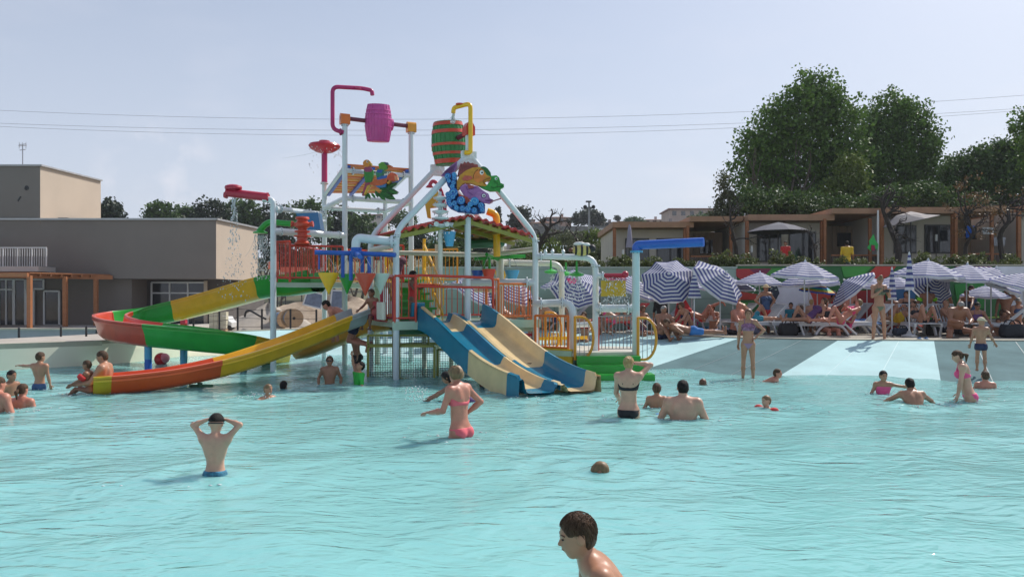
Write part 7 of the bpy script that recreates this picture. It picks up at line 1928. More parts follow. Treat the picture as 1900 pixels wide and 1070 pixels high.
    for (wr, fd, ud, s_) in hands:
        wr = wr + off; hd = fd
        n = hd.cross(ud); n = n.normalized() if n.length > .1 else L2 * s_
        pal = hd.cross(n).normalized()                      # towards the palm
        if pal.dot(-Zv) < 0 and abs(pal.z) > .3: pal = -pal
        lat = hd.cross(pal).normalized()
        if lat.dot(F + Zv * .3) < 0: lat = -lat             # thumb side
        hl = .185 * k * (1 - .05 * ck); pr = [('cap', wr - hd * .03 * k, wr + hd * .02 * k, .0135 * k, .02 * k, .015)]
        pr.append(('ell', wr + hd * hl * .26, (lat, hd, pal), (.038 * k, hl * .29, .015 * k), .012))
        for j, (o, ln) in enumerate(((.030, .38), (.0105, .44), (-.009, .42), (-.028, .33))):
            b0 = wr + hd * hl * .46 + lat * o * k; d1 = (hd + pal * .25 + lat * o * 3).normalized(); d2 = (hd + pal * (.75 + .1 * j)).normalized()
            b1 = b0 + d1 * ln * hl * .55; pr.append(('cap', b0, b1, .0088 * k, .0082 * k, .005)); pr.append(('cap', b1, b1 + d2 * ln * hl * .5, .0082 * k, .0068 * k, .004))
        t0 = wr + hd * hl * .12 + lat * .026 * k; t1 = t0 + (hd * .7 + lat * .7 + pal * .3).normalized() * hl * .27; pr.append(('cap', t0, t1, .0125 * k, .0100 * k, .01)); pr.append(('cap', t1, t1 + (hd * .95 + lat * .25 + pal * .3).normalized() * hl * .2, .0098 * k, .0078 * k, .004))
        l2, h2 = bounds(pr, .01); g = Field(l2, h2, hv)
        for p in pr: g.add(p)
        c2, q2 = g.mesh(); qd = np.concatenate([qd, q2 + len(co)]); co = np.concatenate([co, c2])
    o = bpy.data.objects.new('person', np_mesh('person', co - arr(base), qd)); COL.objects.link(o); o.location = base; ORG[o.name] = base
    o.data.materials.append(SK[sk] if isinstance(sk, str) else sk)
    tag(o, label, 'person', group)
    # hair
    style, hc = hair
    hm = HC.get(hc) or cmat(hc)
    def finish(fl, name, m): 
        c2, q2 = fl.mesh()
        return add_mesh(c2, q2, name, m, o, base) if len(q2) else None
    hx = min(vx, .011) if H < 2 else vx
    hx = max(.006, min(hx, hh * .06))
    R0 = hh * 1.0; g = Field(arr(Hc) - R0, arr(Hc) + R0, hx)
    if style in ('short', 'wet', 'bun', 'pony', 'bob', 'long', 'fluffy'):
        e = {'short': .035, 'wet': .02, 'bun': .03, 'pony': .03, 'bob': .06, 'long': .05, 'fluffy': .10}[style] * hh
        g.add(('ell', Hc + TH * hh * .11 - fh * hh * .05, AH, (hh * .325 + e, hh * .40 + e, hh * .385 + e), .01)); g.add(('ell', Hc - TH * hh * .06 - fh * hh * .16, AH, (hh * .27 + e, hh * .26 + e, hh * .32 + e * .5), .03))
        p = g.pts((slice(None),) * 3) - arr(Hc); fu, uu, ll_ = p @ arr(fh), p @ arr(TH), p @ arr(lh)
        g.D += (hh * .012 * np.sin(ll_ * 95 / hh * .2 + 3 * np.sin(uu * 30)) * np.sin(fu * 60 + 20 * ll_)).astype(np.float32) * (2.2 if style == 'fluffy' else 1)
        low = {'short': -.30, 'wet': -.32, 'bun': -.28, 'pony': -.28, 'bob': -.55, 'long': -.62, 'fluffy': -.30}[style] * hh
        line = np.maximum(fu - (.17 * hh + .50 * uu), low - uu)
        ear = np.maximum(np.maximum(fu - (.02 * hh), -(fu + .16 * hh)), uu - .10 * hh)      # clear the ear
        if style in ('short', 'wet', 'bun', 'pony', 'fluffy'): line = np.maximum(line, np.where((uu < .08 * hh) & (fu > -.14 * hh), .01, -.01) if style != 'fluffy' else -.01)
        g.D = np.maximum(g.D, line.astype(np.float32))
        finish(g, 'hair', hm)
    if style == 'bun' or style == 'pony' or style == 'long':
        pr = []
        bk = Hc - fh * hh * .46 + TH * hh * .12
        if style == 'bun': pr = [('ell', Hc - fh * hh * .42 + TH * hh * (.30 if extra != 'topbun' else .55) + fh * hh * (.0 if extra != 'topbun' else .35), AH, (hh * .22, hh * .20, hh * .19), .01)]
        if style == 'pony':
            b1 = bk - fh * hh * .22 - TH * hh * .25; b2 = b1 - Zv * hh * .55 + fh * hh * .05; pr = [('cap', bk + fh * hh * .08, b1, hh * .08, hh * .13, .02), ('cap', b1, b2, hh * .13, hh * .05, .02)]
        if style == 'long':
            for s_ in (-1, 0, 1):
                b1 = Hc - fh * hh * .26 + lh * s_ * hh * .22 - TH * hh * .2; pr.append(('cap', b1, b1 - Zv * hh * .75 - fh * hh * .06, hh * .17, hh * .09, .03))
        l2, h2 = bounds(pr, .02); g = Field(l2, h2, hx)
        for p in pr: g.add(p)
        finish(g, 'hair_tail' if style != 'bun' else 'hair_bun', hm)
    if style in ('cap', 'hat'):
        g = Field(arr(Hc) - R0 * 1.3, arr(Hc) + R0 * 1.3, hx); e = .05 * hh
        g.add(('ell', Hc + TH * hh * .12 - fh * hh * .04, AH, (hh * .34 + e, hh * .42 + e, hh * .40 + e), .01)); g.cut(Hc + TH * hh * .12, -TH + fh * .0)
        finish(g, 'cap_crown', hm)
        g = Field(arr(Hc) - R0 * 1.5, arr(Hc) + R0 * 1.5, hx); b = Hc + TH * hh * .14
        if style == 'cap': g.add(('ell', b + fh * hh * .50, AH, (hh * .30, hh * .30, hx * 1.3), .01))
        else: g.add(('ell', b, AH, (hh * .72, hh * .78, hx * 1.3), .01))
        finish(g, 'cap_brim', hm)
        if extra != 'nohair':
            g = Field(arr(Hc) - R0, arr(Hc) + R0, hx); g.add(('ell', Hc - TH * hh * .06 - fh * hh * .16, AH, (hh * .285, hh * .275, hh * .30), .03)); g.cut(Hc - fh * hh * .10, fh); finish(g, 'hair', HC['brown'])
    if strands:
        g2 = np.random.default_rng(9); q = MB(); e = .03 * hh; C0 = Hc + TH * hh * .10 - fh * hh * .06
        for _ in range(strands):
            v = Vector(g2.normal(size=3)); v.normalize(); pf, pu = v.dot(fh), v.dot(TH)
            if pf > .12 + .62 * pu or pu < -.62: continue
            if pu < .12 and -.42 < pf: continue
            pt = lambda w: C0 + lh * w.dot(lh) * (hh * .325 + e) + fh * w.dot(fh) * (hh * .40 + e) + TH * w.dot(TH) * (hh * .39 + e)
            fl = (fh * (.7 if pu > .45 else -.25) - TH * .8 + lh * v.dot(lh) * .5 + Vector(g2.normal(size=3)) * .22); pts = []; w = v.copy(); n = 5; ln = g2.uniform(.05, .13)
            for j in range(n):
                pts.append(pt(w) + (pt(w) - C0).normalized() * hh * (.012 + .016 * g2.random())); w = (w + (fl - w * fl.dot(w)).normalized() * ln).normalized()
            q.tube(pts, [hh * .010, hh * .011, hh * .010, hh * .007, hh * .002], 4)
        so = q.build('hair_strands', hm, o, 80); so['kind'] = 'stuff'
    # face
    view = (Vector((0, -1, 0))).dot(fh)
    if view > -.45 or face:
        for s_ in (-1, 1):
            q = MB(); q.ball(Hc + TH * hh * .035 + fh * hh * .335 + lh * s_ * hh * .135, (hh * .052, hh * .03, hh * .020), 10, axes=AH); q.build('eye', mat('eye_dark', (.03, .02, .018), .25), o, 60)
            q = MB(); q.tube([Hc + TH * hh * .125 + fh * hh * .350 + lh * s_ * hh * .06, Hc + TH * hh * .145 + fh * hh * .335 + lh * s_ * hh * .15, Hc + TH * hh * .115 + fh * hh * .285 + lh * s_ * hh * .22], hh * .011, 6); q.build('eyebrow', HC['brown'], o, 60)
        q = MB(); q.ball(Hc - TH * hh * .215 + fh * hh * .368, (hh * .085, hh * .022, hh * .020), 10, axes=AH); q.build('mouth', mat('lip', (.30, .09, .075), .4), o, 60)
    # clothing
    pel, tor = prims[q0:n_pel], prims[q0:n_tor] + [prims[j] for j in lats]
    wr_ = lambda t: Pv + T * (trunk * t)
    def garment(ps, inf, cuts, name, key, m=None):
        l2, h2 = bounds(ps, .03); g = Field(l2, h2, min(vx, .012))
        for p in ps: g.add(p, inf)
        for (a, b) in cuts: g.cut(a, b)
        return finish(g, name, m or cmat(key))
    inf = max(.007, .0055 * k)
    for it in wear:
        kind, key = it[0], it[1]
        if kind in ('trunks', 'shorts', 'briefs'):
            ln = it[2] if len(it) > 2 else {'trunks': .42, 'shorts': .8, 'briefs': .02}[kind]
            ps = list(prims[q0:n_pel + 1])
            if ln > .05:
                for hj, kn in thighs:
                    a, b = hj + off, (hj + off).lerp(kn + off, ln); r0, r1 = H * (.050 if not fem else .054) * hb, H * .031 * hb
                    ps.append(('cap', a, b, r0 + .004, (r0 + (r1 - r0) * ln) + .012, .035))
            cuts = [(wr_(.10), T)]
            if ln <= .05:
                for s_ in (-1, 1): cuts.append((Pv + L1 * s_ * H * .080 - T * H * .045, (L1 * s_ * .72 - T * .70).normalized()))
            garment(ps, inf, cuts, 'swim_trunks' if kind != 'briefs' else 'swim_briefs', key)
            if kind != 'briefs' and len(it) > 3: garment(list(prims[q0:n_pel + 1]), inf + .004, [(wr_(.11), T), (wr_(.03), -T)], 'waistband', it[3])
        if kind in ('bikini', 'top', 'onepiece', 'bandeau'):
            if kind == 'bikini':
                ps = list(prims[q0:n_pel + 1]); cuts = [(wr_(.04), T)]
                for s_ in (-1, 1): cuts.append((Pv + L1 * s_ * H * .088 - T * H * .040, (L1 * s_ * .62 - T * .78).normalized()))
                garment(ps, inf, cuts, 'bikini_bottom', key)
            if kind in ('bikini', 'top', 'bandeau'):
                garment(tor, inf, [(ch + T2 * trunk * .06, (T2 - F2 * (.75 if fem else .2)).normalized()), (ch - T2 * trunk * .15, -T2)], 'bikini_top', it[2] if len(it) > 2 else key)
                if kind != 'bandeau':
                    for s_ in (-1, 1):
                        q = MB(); a = ch + L2 * s_ * H * .050 + F2 * H * .075 * hb + T2 * trunk * .06; b = NB + L2 * s_ * H * .045 + T2 * H * .016; c_ = ch + L2 * s_ * H * .048 - F2 * H * .066 * hb + T2 * trunk * .02; e_ = NB + L2 * s_ * H * .046 - F2 * H * .036 - T2 * H * .02
                        q.tube(catmull([a, NB + L2 * s_ * H * .05 + F2 * H * .035 - T2 * H * .005, b, e_, c_], 5), .0065, 6); q.build('strap', cmat(it[2] if len(it) > 2 else key), o, 60)
            if kind == 'onepiece': 
                cuts = [(ch + T2 * trunk * .12, T2)]
                for s_ in (-1, 1): cuts.append((Pv + L1 * s_ * H * .088 - T * H * .045, (L1 * s_ * .62 - T * .78).normalized()))
                garment(tor, inf, cuts, 'swimsuit', key)
        if kind == 'shirt':
            ps = tor + [p for p in prims[n_head:n_arm] if p[0] == 'cap' and p[3] > H * .028 * hb * .9]
            garment(ps, .012, [(NB + T2 * H * .008, T2)], 'shirt', key)
        if kind == 'armband':
            for (w_, fd, ud, s_) in hands:
                c_ = w_ + off - fd * FA - ud * UA * .42
                q = MB(); q.lathe(c_ - ud * .05, ud, [(.04, 0), (.075, .015), (.082, .05), (.075, .085), (.04, .10)], 14); q.build('armband', cmat(key), o, 60)
        if kind == 'goggles':
            q = MB(); pts = [Hc + TH * hh * .05 + lh * hh * .37 * math.cos(a) + fh * hh * .45 * math.sin(a) - fh * hh * .03 for a in [2 * PI * j / 20 for j in range(21)]]; q.tube(pts, hh * .035, 6); q.build('goggles_strap', cmat(key), o, 60)
            for s_ in (-1, 1): q = MB(); q.ball(Hc + TH * hh * .04 + fh * hh * .40 + lh * s_ * hh * .14, (hh * .11, hh * .05, hh * .075), 12, axes=AH); q.build('goggles_lens', GLASS, o, 60)
        if kind == 'phone':
            w0 = hands[0][0] + off; w1 = hands[1][0] + off; q = MB(); q.box((w0 + w1) / 2 + F * .08 + Zv * .02, (.16, .02, .08), math.atan2(Lf.y, Lf.x)); q.build('held_phone', BLACK, o)
        if kind == 'wristband':
            w0 = hands[1][0] + off; q = MB(); q.lathe(w0 - hands[1][1] * .03, hands[1][1], [(.018 * k, 0), (.022 * k, .005), (.022 * k, .02), (.018 * k, .025)], 10); q.build('wristband', cmat(key), o, 50)
    PEOPLE.append(o)
    return o
# ---- bathers in the water (head pixel, top of head row, depth)
GW = 'bathers in the pool'
person('boy seen from behind, arms raised, adjusting a black cap and goggles', 399, 769, 7.5, 1.08, 178, 'm', 'fair', ('cap', 'black'), [('trunks', 'wave', .4), ('goggles', 'black'), ('wristband', 'red')], la=((.46, .10, .22), (1, -.05, -.35), 0), ra=((.46, .15, .20), (.8, -.1, -.05), 0), head=(6, 8, 0), bulk=.98, group=GW, extra='nohair')
person('dark haired boy in profile at the lower picture edge, leaning forward', 1068, 950, 3.62, 1.36, -84, 'm', 'tan', ('wet', 'brown'), [('trunks', 'navy')], la=((.25, -.45, -.9), (.1, .2, -1)), ra='down', lean=30, curve=12, head=(0, -4, 0), bulk=.86, vox=.0065, group=GW, face=True, strands=1500)
person('swimmer with face in the water, only the wet scalp above the surface', 1113, 857, 7.7, 1.42, 85, 'm', 'brown', ('wet', 'dblond'), [('trunks', 'navy')], la='down', ra='down', ll=((.1, -1, -.1), (.05, -1, -.05)), rl=((.15, -1, .0), (.05, -1, -.1)), lean=12, head=(0, 42, 0), group=GW)
person('woman with short blond hair in a coral pink bikini, hand on her hip', 844, 681, 9.55, 1.56, -128, 'f', 'red', ('fluffy', 'dblond'), [('bikini', 'coral')], strands=500, la=((.25, .25, -1), (-.05, 1, -.18)), ra=((.75, -.35, -.8), (-.55, .5, -.6)), ll='step', rl='stand', lean=4, head=(8, 12, 0), bulk=1.08, group=GW)
person('dark haired girl bending forward with both arms reaching into the water', 828, 690, 13.1, 1.35, -88, 'f', 'brown', ('long', 'black'), [('onepiece', 'purple')], la='reachfwd', ra=((.2, .75, -.55), (.1, .9, -.45)), lean=42, curve=10, head=(0, 5, 0), group=GW)
person('blond woman with a bun and black bikini shading her eyes', 1167, 661, 11.15, 1.57, 166, 'f', 'fair', ('bun', 'blond'), [('bikini', 'black')], strands=300, la=((.12, .3, -1), (-.1, .8, -.5)), ra=((.26, .48, .02), (1, .1, -.35), 0), lean=-2, head=(-14, 2, 0), group=GW, bulk=1.02)
person('child standing with its back turned between the bun woman and the man', 1219, 710, 12.25, 1.12, 172, 'm', 'tan', ('short', 'brown'), [('trunks', 'grey')], la='side', ra='side', group=GW)
person('small child with blue armbands, only head out, beside the broad back man', 1246, 746, 11.4, 1.0, 160, 'm', 'brown', ('short', 'auburn'), [('armband', 'blue')], la='out', ra='out', group=GW)
person('man with short dark hair showing his broad bare back', 1269, 706, 11.0, 1.80, 168, 'm', 'fair', ('short', 'black'), [('trunks', 'navy')], la='side', ra='side', lean=4, head=(10, 4, 0), bulk=1.08, group=GW)
person('dark head of a swimmer low in the water before the grey ramp', 1305, 702, 15.3, 1.3, 150, 'm', 'brown', ('wet', 'auburn'), [], la='out', ra='out', group=GW)
person('boy lying in the shallows propped up, wearing yellow armbands', 1437, 682, 16.0, 1.25, 60, 'm', 'red', ('short', 'brown'), [('trunks', 'navy'), ('armband', 'yellow')], la='reachfwd', ra='reachfwd', ll=((.1, -1, -.1), (.05, -1, -.1)), rl=((.1, -1, -.1), (.05, -1, -.1)), lean=66, head=(0, -30, 0), group=GW)
person('girl in a striped bandeau bikini standing at the ramp edge, hand on hip', 1388, 573, 16.7, 1.52, -14, 'f', 'tan', ('bob', 'auburn'), [('bikini', 'lilac', 'stripe')], la='akimbo', ra=((.15, -.2, -1), (.05, -.1, -1)), head=(-4, 4, 4), group=GW, bulk=.98)
person('blond toddler head above water wearing a red armband', 1421, 733, 12.1, .95, -70, 'm', 'fair', ('short', 'dblond'), [('armband', 'red')], la='out', ra='out', group=GW)
person('little girl in a pink swimsuit stretching one arm sideways', 1638, 687, 13.95, 1.10, -12, 'f', 'tan', ('short', 'black'), [('onepiece', 'neon')], la='out', ra='side', head=(10, 4, 0), group=GW)
person('boy with wet shining back stooping in the water', 1708, 706, 12.4, 1.40, 172, 'm', 'tan', ('short', 'black'), [('trunks', 'navy')], la=((.8, .4, -.5), (.5, .5, -.6)), ra=((.8, .4, -.5), (.5, .5, -.6)), lean=30, curve=12, group=GW)
person('woman with a ponytail in a hot pink halter swimsuit', 1781, 651, 12.9, 1.53, -118, 'f', 'fair', ('pony', 'brown'), [('bikini', 'neon')], la=((.1, .1, -1), (.05, .2, -1)), ra='down', lean=12, head=(0, 16, 0), group=GW)
person('child sitting low in the water with sunburnt shoulders near the toddler', 1825, 687, 14.8, 1.25, 168, 'm', 'red', ('short', 'brown'), [], la='side', ra='side', lean=-8, group=GW, bulk=1.05)
person('toddler in a sun hat and dark trunks standing on the grey ramp', 1822, 589, 16.5, 1.10, 160, 'm', 'tan', ('cap', 'cream'), [('trunks', 'navy', .15)], la=((.3, -.1, -1), (.2, .2, -1)), ra=((.45, .1, -1), (.5, .3, -.8)), head=(-50, 6, 0), group=GW, extra='nohair', bulk=1.02)
person('boy in swimming goggles and yellow edged trunks facing the camera', 612, 660, 15.4, 1.22, 8, 'm', 'brown', ('short', 'brown'), [('trunks', 'grey', .4, 'yellow'), ('goggles', 'black')], la=((.5, -.15, -1), (-.05, .3, -1)), ra=((.5, -.15, -1), (-.05, .3, -1)), group=GW)
person('child in a bright green shirt looking up with one arm raised', 668, 671, 15.3, 1.14, -55, 'm', 'tan', ('short', 'black'), [('shirt', 'green')], la='side', ra=((.35, .2, .9), (-.1, .15, 1)), head=(0, -28, 0), group=GW)
person('thin boy walking in the shade under the tower', 657, 609, 18.8, 1.32, -50, 'm', 'brown', ('short', 'brown'), [('trunks', 'black', .35)], la='down', ra='back', ll='step', lean=10, group=GW)
person('wet head of a child swimming, nearer of the pair by the slide', 498, 712, 13.4, 1.15, 60, 'f', 'tan', ('wet', 'dblond'), [], la='out', ra='out', head=(0, 0, 6), group=GW)
person('dark round head of the swimmer behind the nearer one', 526, 706, 14.6, 1.15, 170, 'm', 'brown', ('wet', 'black'), [], la='out', ra='out', group=GW)
person('boy in blue black trunks seen from behind, one arm stretched out', 74, 653, 14.6, 1.20, 168, 'm', 'tan', ('short', 'brown'), [('trunks', 'denim', .4)], la=((1, .15, -.05), (1, .2, .02)), ra='down', twist=8, head=(-20, 4, 0), group=GW, bulk=.95)
person('dark haired child turned sideways near the left picture edge', 24, 686, 13.7, 1.22, 75, 'm', 'brown', ('wet', 'black'), [], la='side', ra='side', lean=10, group=GW)
person('man with bare back cut by the left picture edge', -8, 700, 11.8, 1.76, 155, 'm', 'red', ('short', 'brown'), [('trunks', 'denim')], la='side', ra='side', lean=6, group=GW, bulk=1.1)
person('woman with wet tied hair beside the man at the left edge', 38, 712, 12.2, 1.60, 172, 'f', 'red', ('pony', 'brown'), [('top', 'coral')], la='side', ra='side', lean=4, group=GW)
# on the slides and the tower
GT = 'people on the play structure'
person('man sitting at the foot of the long slide with a child on his lap', 189, 651, 14.15, 1.78, -78, 'm', 'tan', ('short', 'brown'), [('trunks', 'navy')], la=((.15, .55, -.8), (-.2, .9, -.15)), ra=((.15, .55, -.8), (-.2, .9, -.15)), ll=((.12, 1, .10), (.0, .75, -.65)), rl=((.12, 1, .05), (.0, .75, -.65)), lean=-4, head=(0, 16, 0), bulk=1.08, group=GT)
person('small child sitting in front of the man at the slide foot', 161, 668, 14.0, .98, -84, 'm', 'brown', ('short', 'brown'), [('armband', 'red')], la='knees', ra='knees', ll=((.15, 1, .2), (.0, .7, -.7)), rl=((.15, 1, .2), (.0, .7, -.7)), lean=6, group=GT)
person('dark haired man crouching at the top of the long slide', 605, 558, 17.5, 1.75, -90, 'm', 'red', ('short', 'black'), [('trunks', 'navy', .5)], la='reachfwd', ra='reachfwd', ll=((.2, .3, -.9), (.05, -.9, -.2)), rl=((.2, .3, -.9), (.05, -.9, -.2)), lean=64, head=(0, 10, 0), group=GT)
person('man in patterned shorts stooping under the tower roof', 700, 441, 18.9, 1.76, -60, 'm', 'red', ('short', 'brown'), [('shorts', 'floral', .75)], la='reachfwd', ra='reachfwd', lean=48, curve=8, ll='step', head=(0, 20, 0), group=GT)
person('child with dark curls standing behind the red hoop rail', 767, 503, 17.3, 1.08, 70, 'f', 'dark', ('fluffy', 'black'), [('onepiece', 'red')], la='front', ra='front', group=GT)
person('child sitting behind the orange red cone', 690, 536, 17.6, 1.15, -30, 'm', 'brown', ('short', 'brown'), [('trunks', 'floral', .6)], la='knees', ra='knees', ll='sit', rl='sit', lean=12, group=GT)
# ---- on the deck
GD = 'sunbathers on the deck'
person('woman in an olive bikini standing at the pool edge looking at her phone', 1631, 514, 20.4, 1.66, 4, 'f', 'tan', ('bun', 'dblond'), [('bikini', 'olive'), ('phone', 'black')], la='phone', ra='phone', ll=((.14, .02, -1), (.05, -.03, -1)), rl=((.10, .0, -1), (.06, -.04, -1)), head=(4, 26, 0), group=GD, extra='topbun')
person('heavy tanned man with grey hair sitting with bowed head on a lounger', 1768, 560, 21.6, 1.80, -4, 'm', 'brown', ('short', 'grey'), [('trunks', 'black', .35)], la=((.30, .45, -.85), (-.55, .80, -.15)), ra=((.30, .45, -.85), (-.55, .80, -.15)), ll='sitwide', rl='sitwide', lean=20, curve=12, head=(0, 34, 0), bulk=1.28, belly=.03, group=GD)
person('sunbather lying on a lounger with both knees drawn up', 1712, 606, 22.2, 1.66, 0, 'f', 'tan', ('long', 'brown'), [('bikini', 'black')], la='down', ra='down', ll=((.12, .6, .8), (.05, .45, -.9)), rl=((.12, .45, .85), (.05, .5, -.85)), lean=-76, anchor='pelvis', zfix=DECK + .50, group=GD)
person('woman with black cap and dark hair sitting beside the heavy man', 1808, 561, 22.3, 1.66, -14, 'f', 'brown', ('cap', 'black'), [('bikini', 'purple')], la='knees', ra='knees', ll='sit', rl='sit', lean=12, group=GD)
person('man in bright orange shorts standing with his back turned', 1577, 527, 24.6, 1.74, 165, 'm', 'red', ('short', 'brown'), [('trunks', 'orange', .5)], la='akimbo', ra='down', lean=14, group=GD, bulk=1.12)
person('man in dark trunks and a hat standing with his back turned', 1743, 519, 24.6, 1.76, 172, 'm', 'brown', ('hat', 'brown'), [('trunks', 'denim', .35)], la='down', ra='side', group=GD, bulk=1.15)
person('boy in green shorts with lime armbands behind the sunbather', 1721, 531, 24.2, 1.48, 176, 'm', 'brown', ('short', 'black'), [('trunks', 'green', .6), ('armband', 'lime')], la='side', ra='side', group=GD)
person('woman in a straw hat, dark top and red shorts, both hands on hips', 1421, 528, 23.9, 1.64, 20, 'f', 'tan', ('hat', 'straw'), [('onepiece', 'denim'), ('trunks', 'red', .35)], la='akimbo', ra='akimbo', group=GD)
person('red shouldered man with shaved head sitting under the leaning parasol', 1369, 560, 23.2, 1.80, 38, 'm', 'red', ('none', 'brown'), [('trunks', 'black')], la='knees', ra='knees', ll='sit', rl='sit', lean=10, bulk=1.25, belly=.02, group=GD)
person('grey haired man sitting on the paving by the ramp, knees drawn up', 1231, 567, 22.4, 1.76, 24, 'm', 'brown', ('short', 'grey'), [('trunks', 'navy', .3)], la='knees', ra='knees', ll='ground', rl='ground', lean=6, bulk=1.08, group=GD)
person('woman sitting sideways leaning over her knees before the red inflatable', 1262, 561, 23.0, 1.64, -66, 'f', 'tan', ('bob', 'auburn'), [('onepiece', 'navy')], la='knees', ra='front', ll='kneesup', rl='kneesup', lean=26, curve=10, group=GD)
person('woman with long brown hair and black top standing under the first tilted parasol', 1226, 546, 24.2, 1.52, 160, 'f', 'tan', ('long', 'dblond'), [('shirt', 'black'), ('trunks', 'black')], la='down', ra='down', group=GD)
person('sunbather on a towel with one leg lifted beside the pink cool bag', 1300, 598, 23.8, 1.66, 80, 'f', 'red', ('bob', 'brown'), [('bikini', 'red')], ll=((.1, .6, .75), (.0, .9, .4)), rl=((.1, .5, .85), (.0, .4, -.9)), lean=-70, anchor='pelvis', zfix=DECK + .5, group=GD)
person('man in bright blue shorts lying face down along the ramp edge', 1283, 612, 21.9, 1.76, -92, 'm', 'brown', ('short', 'brown'), [('trunks', 'blue', .5)], la='fold', ra='fold', ll=((.1, -1, -.05), (.05, -1, .0)), rl=((.15, -1, -.05), (.05, -1, .0)), lean=78, anchor='pelvis', zfix=DECK + .17, group=GD, bulk=1.1)
person('broad woman in a dark bikini sitting under the rainbow parasol', 1531, 557, 22.9, 1.66, 14, 'f', 'red', ('short', 'grey'), [('bikini', 'black')], la='knees', ra='knees', ll='sit', rl='sit', lean=4, bulk=1.2, group=GD)
person('dark haired person reclining on a lounger beside the purple towel', 1484, 566, 23.4, 1.70, 150, 'm', 'tan', ('short', 'brown'), [('shirt', 'black')], la='down', ra='down', ll='sit', rl='sit', lean=-14, group=GD)
person('small child in a turquoise shirt standing before the white mural patch', 1467, 561, 24.4, 1.12, -20, 'm', 'tan', ('short', 'black'), [('shirt', 'teal')], group=GD)
person('blond child standing bare chested next to the rainbow parasol', 1506, 555, 24.0, 1.16, 150, 'm', 'fair', ('short', 'blond'), [('trunks', 'navy')], group=GD)
person('woman in a black bikini sitting behind the furled parasol poles', 1679, 540, 23.8, 1.66, -34, 'f', 'tan', ('long', 'brown'), [('bikini', 'black')], la='front', ra='knees', ll='sit', rl='sit', lean=8, group=GD)
person('woman in a dark swimsuit bending over behind the heavy man', 1786, 538, 25.0, 1.64, -40, 'f', 'brown', ('pony', 'brown'), [('onepiece', 'navy')], la='reachfwd', ra='reachfwd', lean=24, group=GD)
person('man standing in the shade far back under the wide parasol', 1802, 529, 26.0, 1.76, 30, 'm', 'dark', ('short', 'black'), [('shirt', 'denim'), ('trunks', 'black')], group=GD)
person('man lying on a lounger with his arms folded behind his head', 1868, 574, 22.9, 1.76, 70, 'm', 'brown', ('short', 'brown'), [('trunks', 'black')], la='behind', ra='behind', ll='long', rl='kneesup', lean=-52, head=(0, 20, 0), group=GD)
person('woman in a cap sitting under the parasol at the picture edge', 1886, 553, 23.6, 1.64, -10, 'f', 'tan', ('cap', 'grey'), [('bikini', 'denim')], la='knees', ra='front', ll='sit', rl='sit', lean=6, group=GD)
person('person with bare tanned back sitting at the very edge of the picture', 1903, 588, 21.7, 1.72, 150, 'm', 'brown', ('short', 'dblond'), [('trunks', 'yellow')], la='down', ra='down', ll='sit', rl='sit', group=GD)
person('elderly man with a bald head sitting behind the heavy man', 1755, 556, 23.4, 1.74, 40, 'm', 'tan', ('none', 'grey'), [('trunks', 'navy')], la='knees', ra='knees', ll='sit', rl='sit', group=GD)
person('brown haired girl in pink sitting on a lounger under the tipped parasol', 1581, 569, 22.9, 1.35, -80, 'f', 'tan', ('bob', 'brown'), [('onepiece', 'hotpink')], la='front', ra='front', ll='long', rl='long', lean=-18, group=GD)
person('sunbather lying back with bent knees behind the phone holding woman', 1668, 600, 23.3, 1.68, -70, 'm', 'tan', ('short', 'brown'), [('trunks', 'yellow', .4)], la='fold', ra='fold', ll='kneesup', rl='long', lean=-62, anchor='pelvis', zfix=DECK + .5, group=GD)
person('man in red trunks standing half hidden behind the phone holding woman', 1655, 545, 24.8, 1.70, 10, 'm', 'brown', ('short', 'black'), [('trunks', 'red', .5)], la='down', ra='down', group=GD)
person('curly haired woman in a dark swimsuit beside the pale blue post', 1192, 567, 23.4, 1.62, 30, 'f', 'brown', ('fluffy', 'auburn'), [('onepiece', 'floral')], la='knees', ra='knees', ll='sit', rl='sit', lean=10, group=GD)
person('person lying on the coral lounger behind the grey gate', 1140, 602, 22.9, 1.66, 96, 'f', 'tan', ('long', 'brown'), [('bikini', 'hotpink')], la='down', ra='fold', ll='kneesup', rl='long', lean=-58, anchor='pelvis', zfix=DECK + .5, group=GD)
person('dark haired child standing behind the orange rail corner', 983, 554, 22.4, 1.12, -60, 'm', 'brown', ('short', 'black'), [('trunks', 'orange', .5)], group=GD)
person('sunbather sitting low behind the sand coloured slide rim', 897, 575, 23.0, 1.66, 40, 'f', 'brown', ('long', 'black'), [('bikini', 'orange')], la='knees', ra='knees', ll='ground', rl='ground', lean=10, group=GD)
person('person reclining behind the middle orange gate', 1030, 604, 23.4, 1.70, 80, 'm', 'tan', ('short', 'brown'), [('trunks', 'navy')], ll='kneesup', rl='long', lean=-50, anchor='pelvis', zfix=DECK + .5, group=GD)
person('person lying behind the bars under the light blue bucket', 950, 602, 23.6, 1.68, 86, 'f', 'brown', ('bob', 'black'), [('bikini', 'white')], ll='kneesup', rl='kneesup', lean=-56, anchor='pelvis', zfix=DECK + .5, group=GD)
person('woman sitting behind the second orange gate loop', 1083, 578, 23.2, 1.62, -20, 'f', 'tan', ('bob', 'brown'), [('bikini', 'red')], la='knees', ra='knees', ll='sit', rl='sit', lean=8, group=GD)
person('man sitting with bent back behind the white double pipe', 1118, 580, 24.2, 1.74, 60, 'm', 'tan', ('short', 'brown'), [('trunks', 'blue')], la='knees', ra='knees', ll='sit', rl='sit', lean=18, group=GD)
person('woman in a white top sitting between the leaning parasol and the furled one', 1320, 565, 24.0, 1.62, -30, 'f', 'tan', ('bob', 'brown'), [('top', 'white'), ('trunks', 'denim')], la='knees', ra='front', ll='sit', rl='sit', lean=10, group=GD)
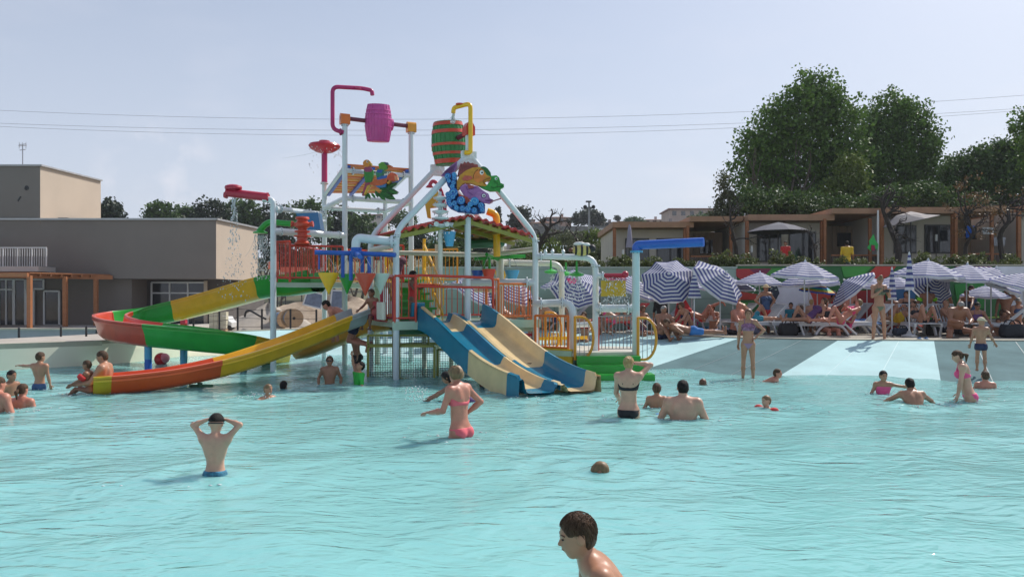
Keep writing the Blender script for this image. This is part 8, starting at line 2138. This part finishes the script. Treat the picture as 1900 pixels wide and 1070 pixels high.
person('man lying on his lounger under the low parasol left of the straw hat woman', 1398, 603, 23.6, 1.74, 84, 'm', 'tan', ('short', 'black'), [('trunks', 'teal')], ll='kneesup', rl='long', lean=-48, anchor='pelvis', zfix=DECK + .5, group=GD)
person('person in a purple swimsuit lying on the lounger under the large parasol', 1500, 605, 22.6, 1.66, -84, 'f', 'tan', ('long', 'brown'), [('onepiece', 'purple')], la='fold', ra='down', ll='long', rl='kneesup', lean=-50, anchor='pelvis', zfix=DECK + .5, group=GD)
person('sunbather with raised knee on the lounger left of the phone holding woman', 1560, 604, 21.9, 1.68, -86, 'f', 'red', ('bob', 'dblond'), [('bikini', 'hotpink')], la='fold', ra='fold', ll='kneesup', rl='long', lean=-56, anchor='pelvis', zfix=DECK + .5, group=GD)
person('woman standing far back between the tipped parasol and the mural', 1547, 540, 25.4, 1.62, 24, 'f', 'brown', ('long', 'black'), [('bikini', 'red')], la='akimbo', group=GD)
person('child sitting on the paving beside the big black bag', 1850, 590, 22.4, 1.15, -40, 'm', 'tan', ('short', 'brown'), [('trunks', 'blue')], la='knees', ra='knees', ll='ground', rl='ground', lean=8, group=GD)
person('bare chested man standing far back behind the woman in the cap', 1866, 533, 25.6, 1.74, -30, 'm', 'brown', ('short', 'black'), [('trunks', 'black')], la='akimbo', group=GD)
person('seated man behind the lime armband boy', 1697, 556, 24.8, 1.74, 30, 'm', 'brown', ('short', 'grey'), [('trunks', 'red')], la='knees', ra='knees', ll='sit', rl='sit', group=GD)
# on the bank by the cabins
person('child in a red dress standing on the cabin bank', 1457, 447, 30.6, 1.15, -30, 'f', 'brown', ('short', 'black'), [('shirt', 'red'), ('trunks', 'red', .5)], group='people by the cabins')
person('person in a yellow shirt and dark shorts by the second cabin porch', 1572, 447, 30.6, 1.45, 160, 'm', 'brown', ('short', 'black'), [('shirt', 'yellow'), ('trunks', 'navy', .8)], group='people by the cabins')
# ------------------------------------------------------------------ summer haze over everything
mb = MB(); mb.box((0, 1000, 23.2), (5200, 5200, 53.6)); hz = mb.build('haze', None)
hm_ = bpy.data.materials.new('haze_air'); hm_.use_nodes = True; hn = hm_.node_tree.nodes; hn.clear()
ho = hn.new('ShaderNodeOutputMaterial'); hv_ = hn.new('ShaderNodeVolumePrincipled')
hv_.inputs['Color'].default_value = (.86, .91, 1.0, 1); hv_.inputs['Density'].default_value = .00042; hv_.inputs['Anisotropy'].default_value = .2
hm_.node_tree.links.new(hv_.outputs[0], ho.inputs['Volume']); hz.data.materials.append(hm_); hz['kind'] = 'stuff'
hz['label'] = 'pale summer haze hanging over the whole place'; hz['category'] = 'haze'
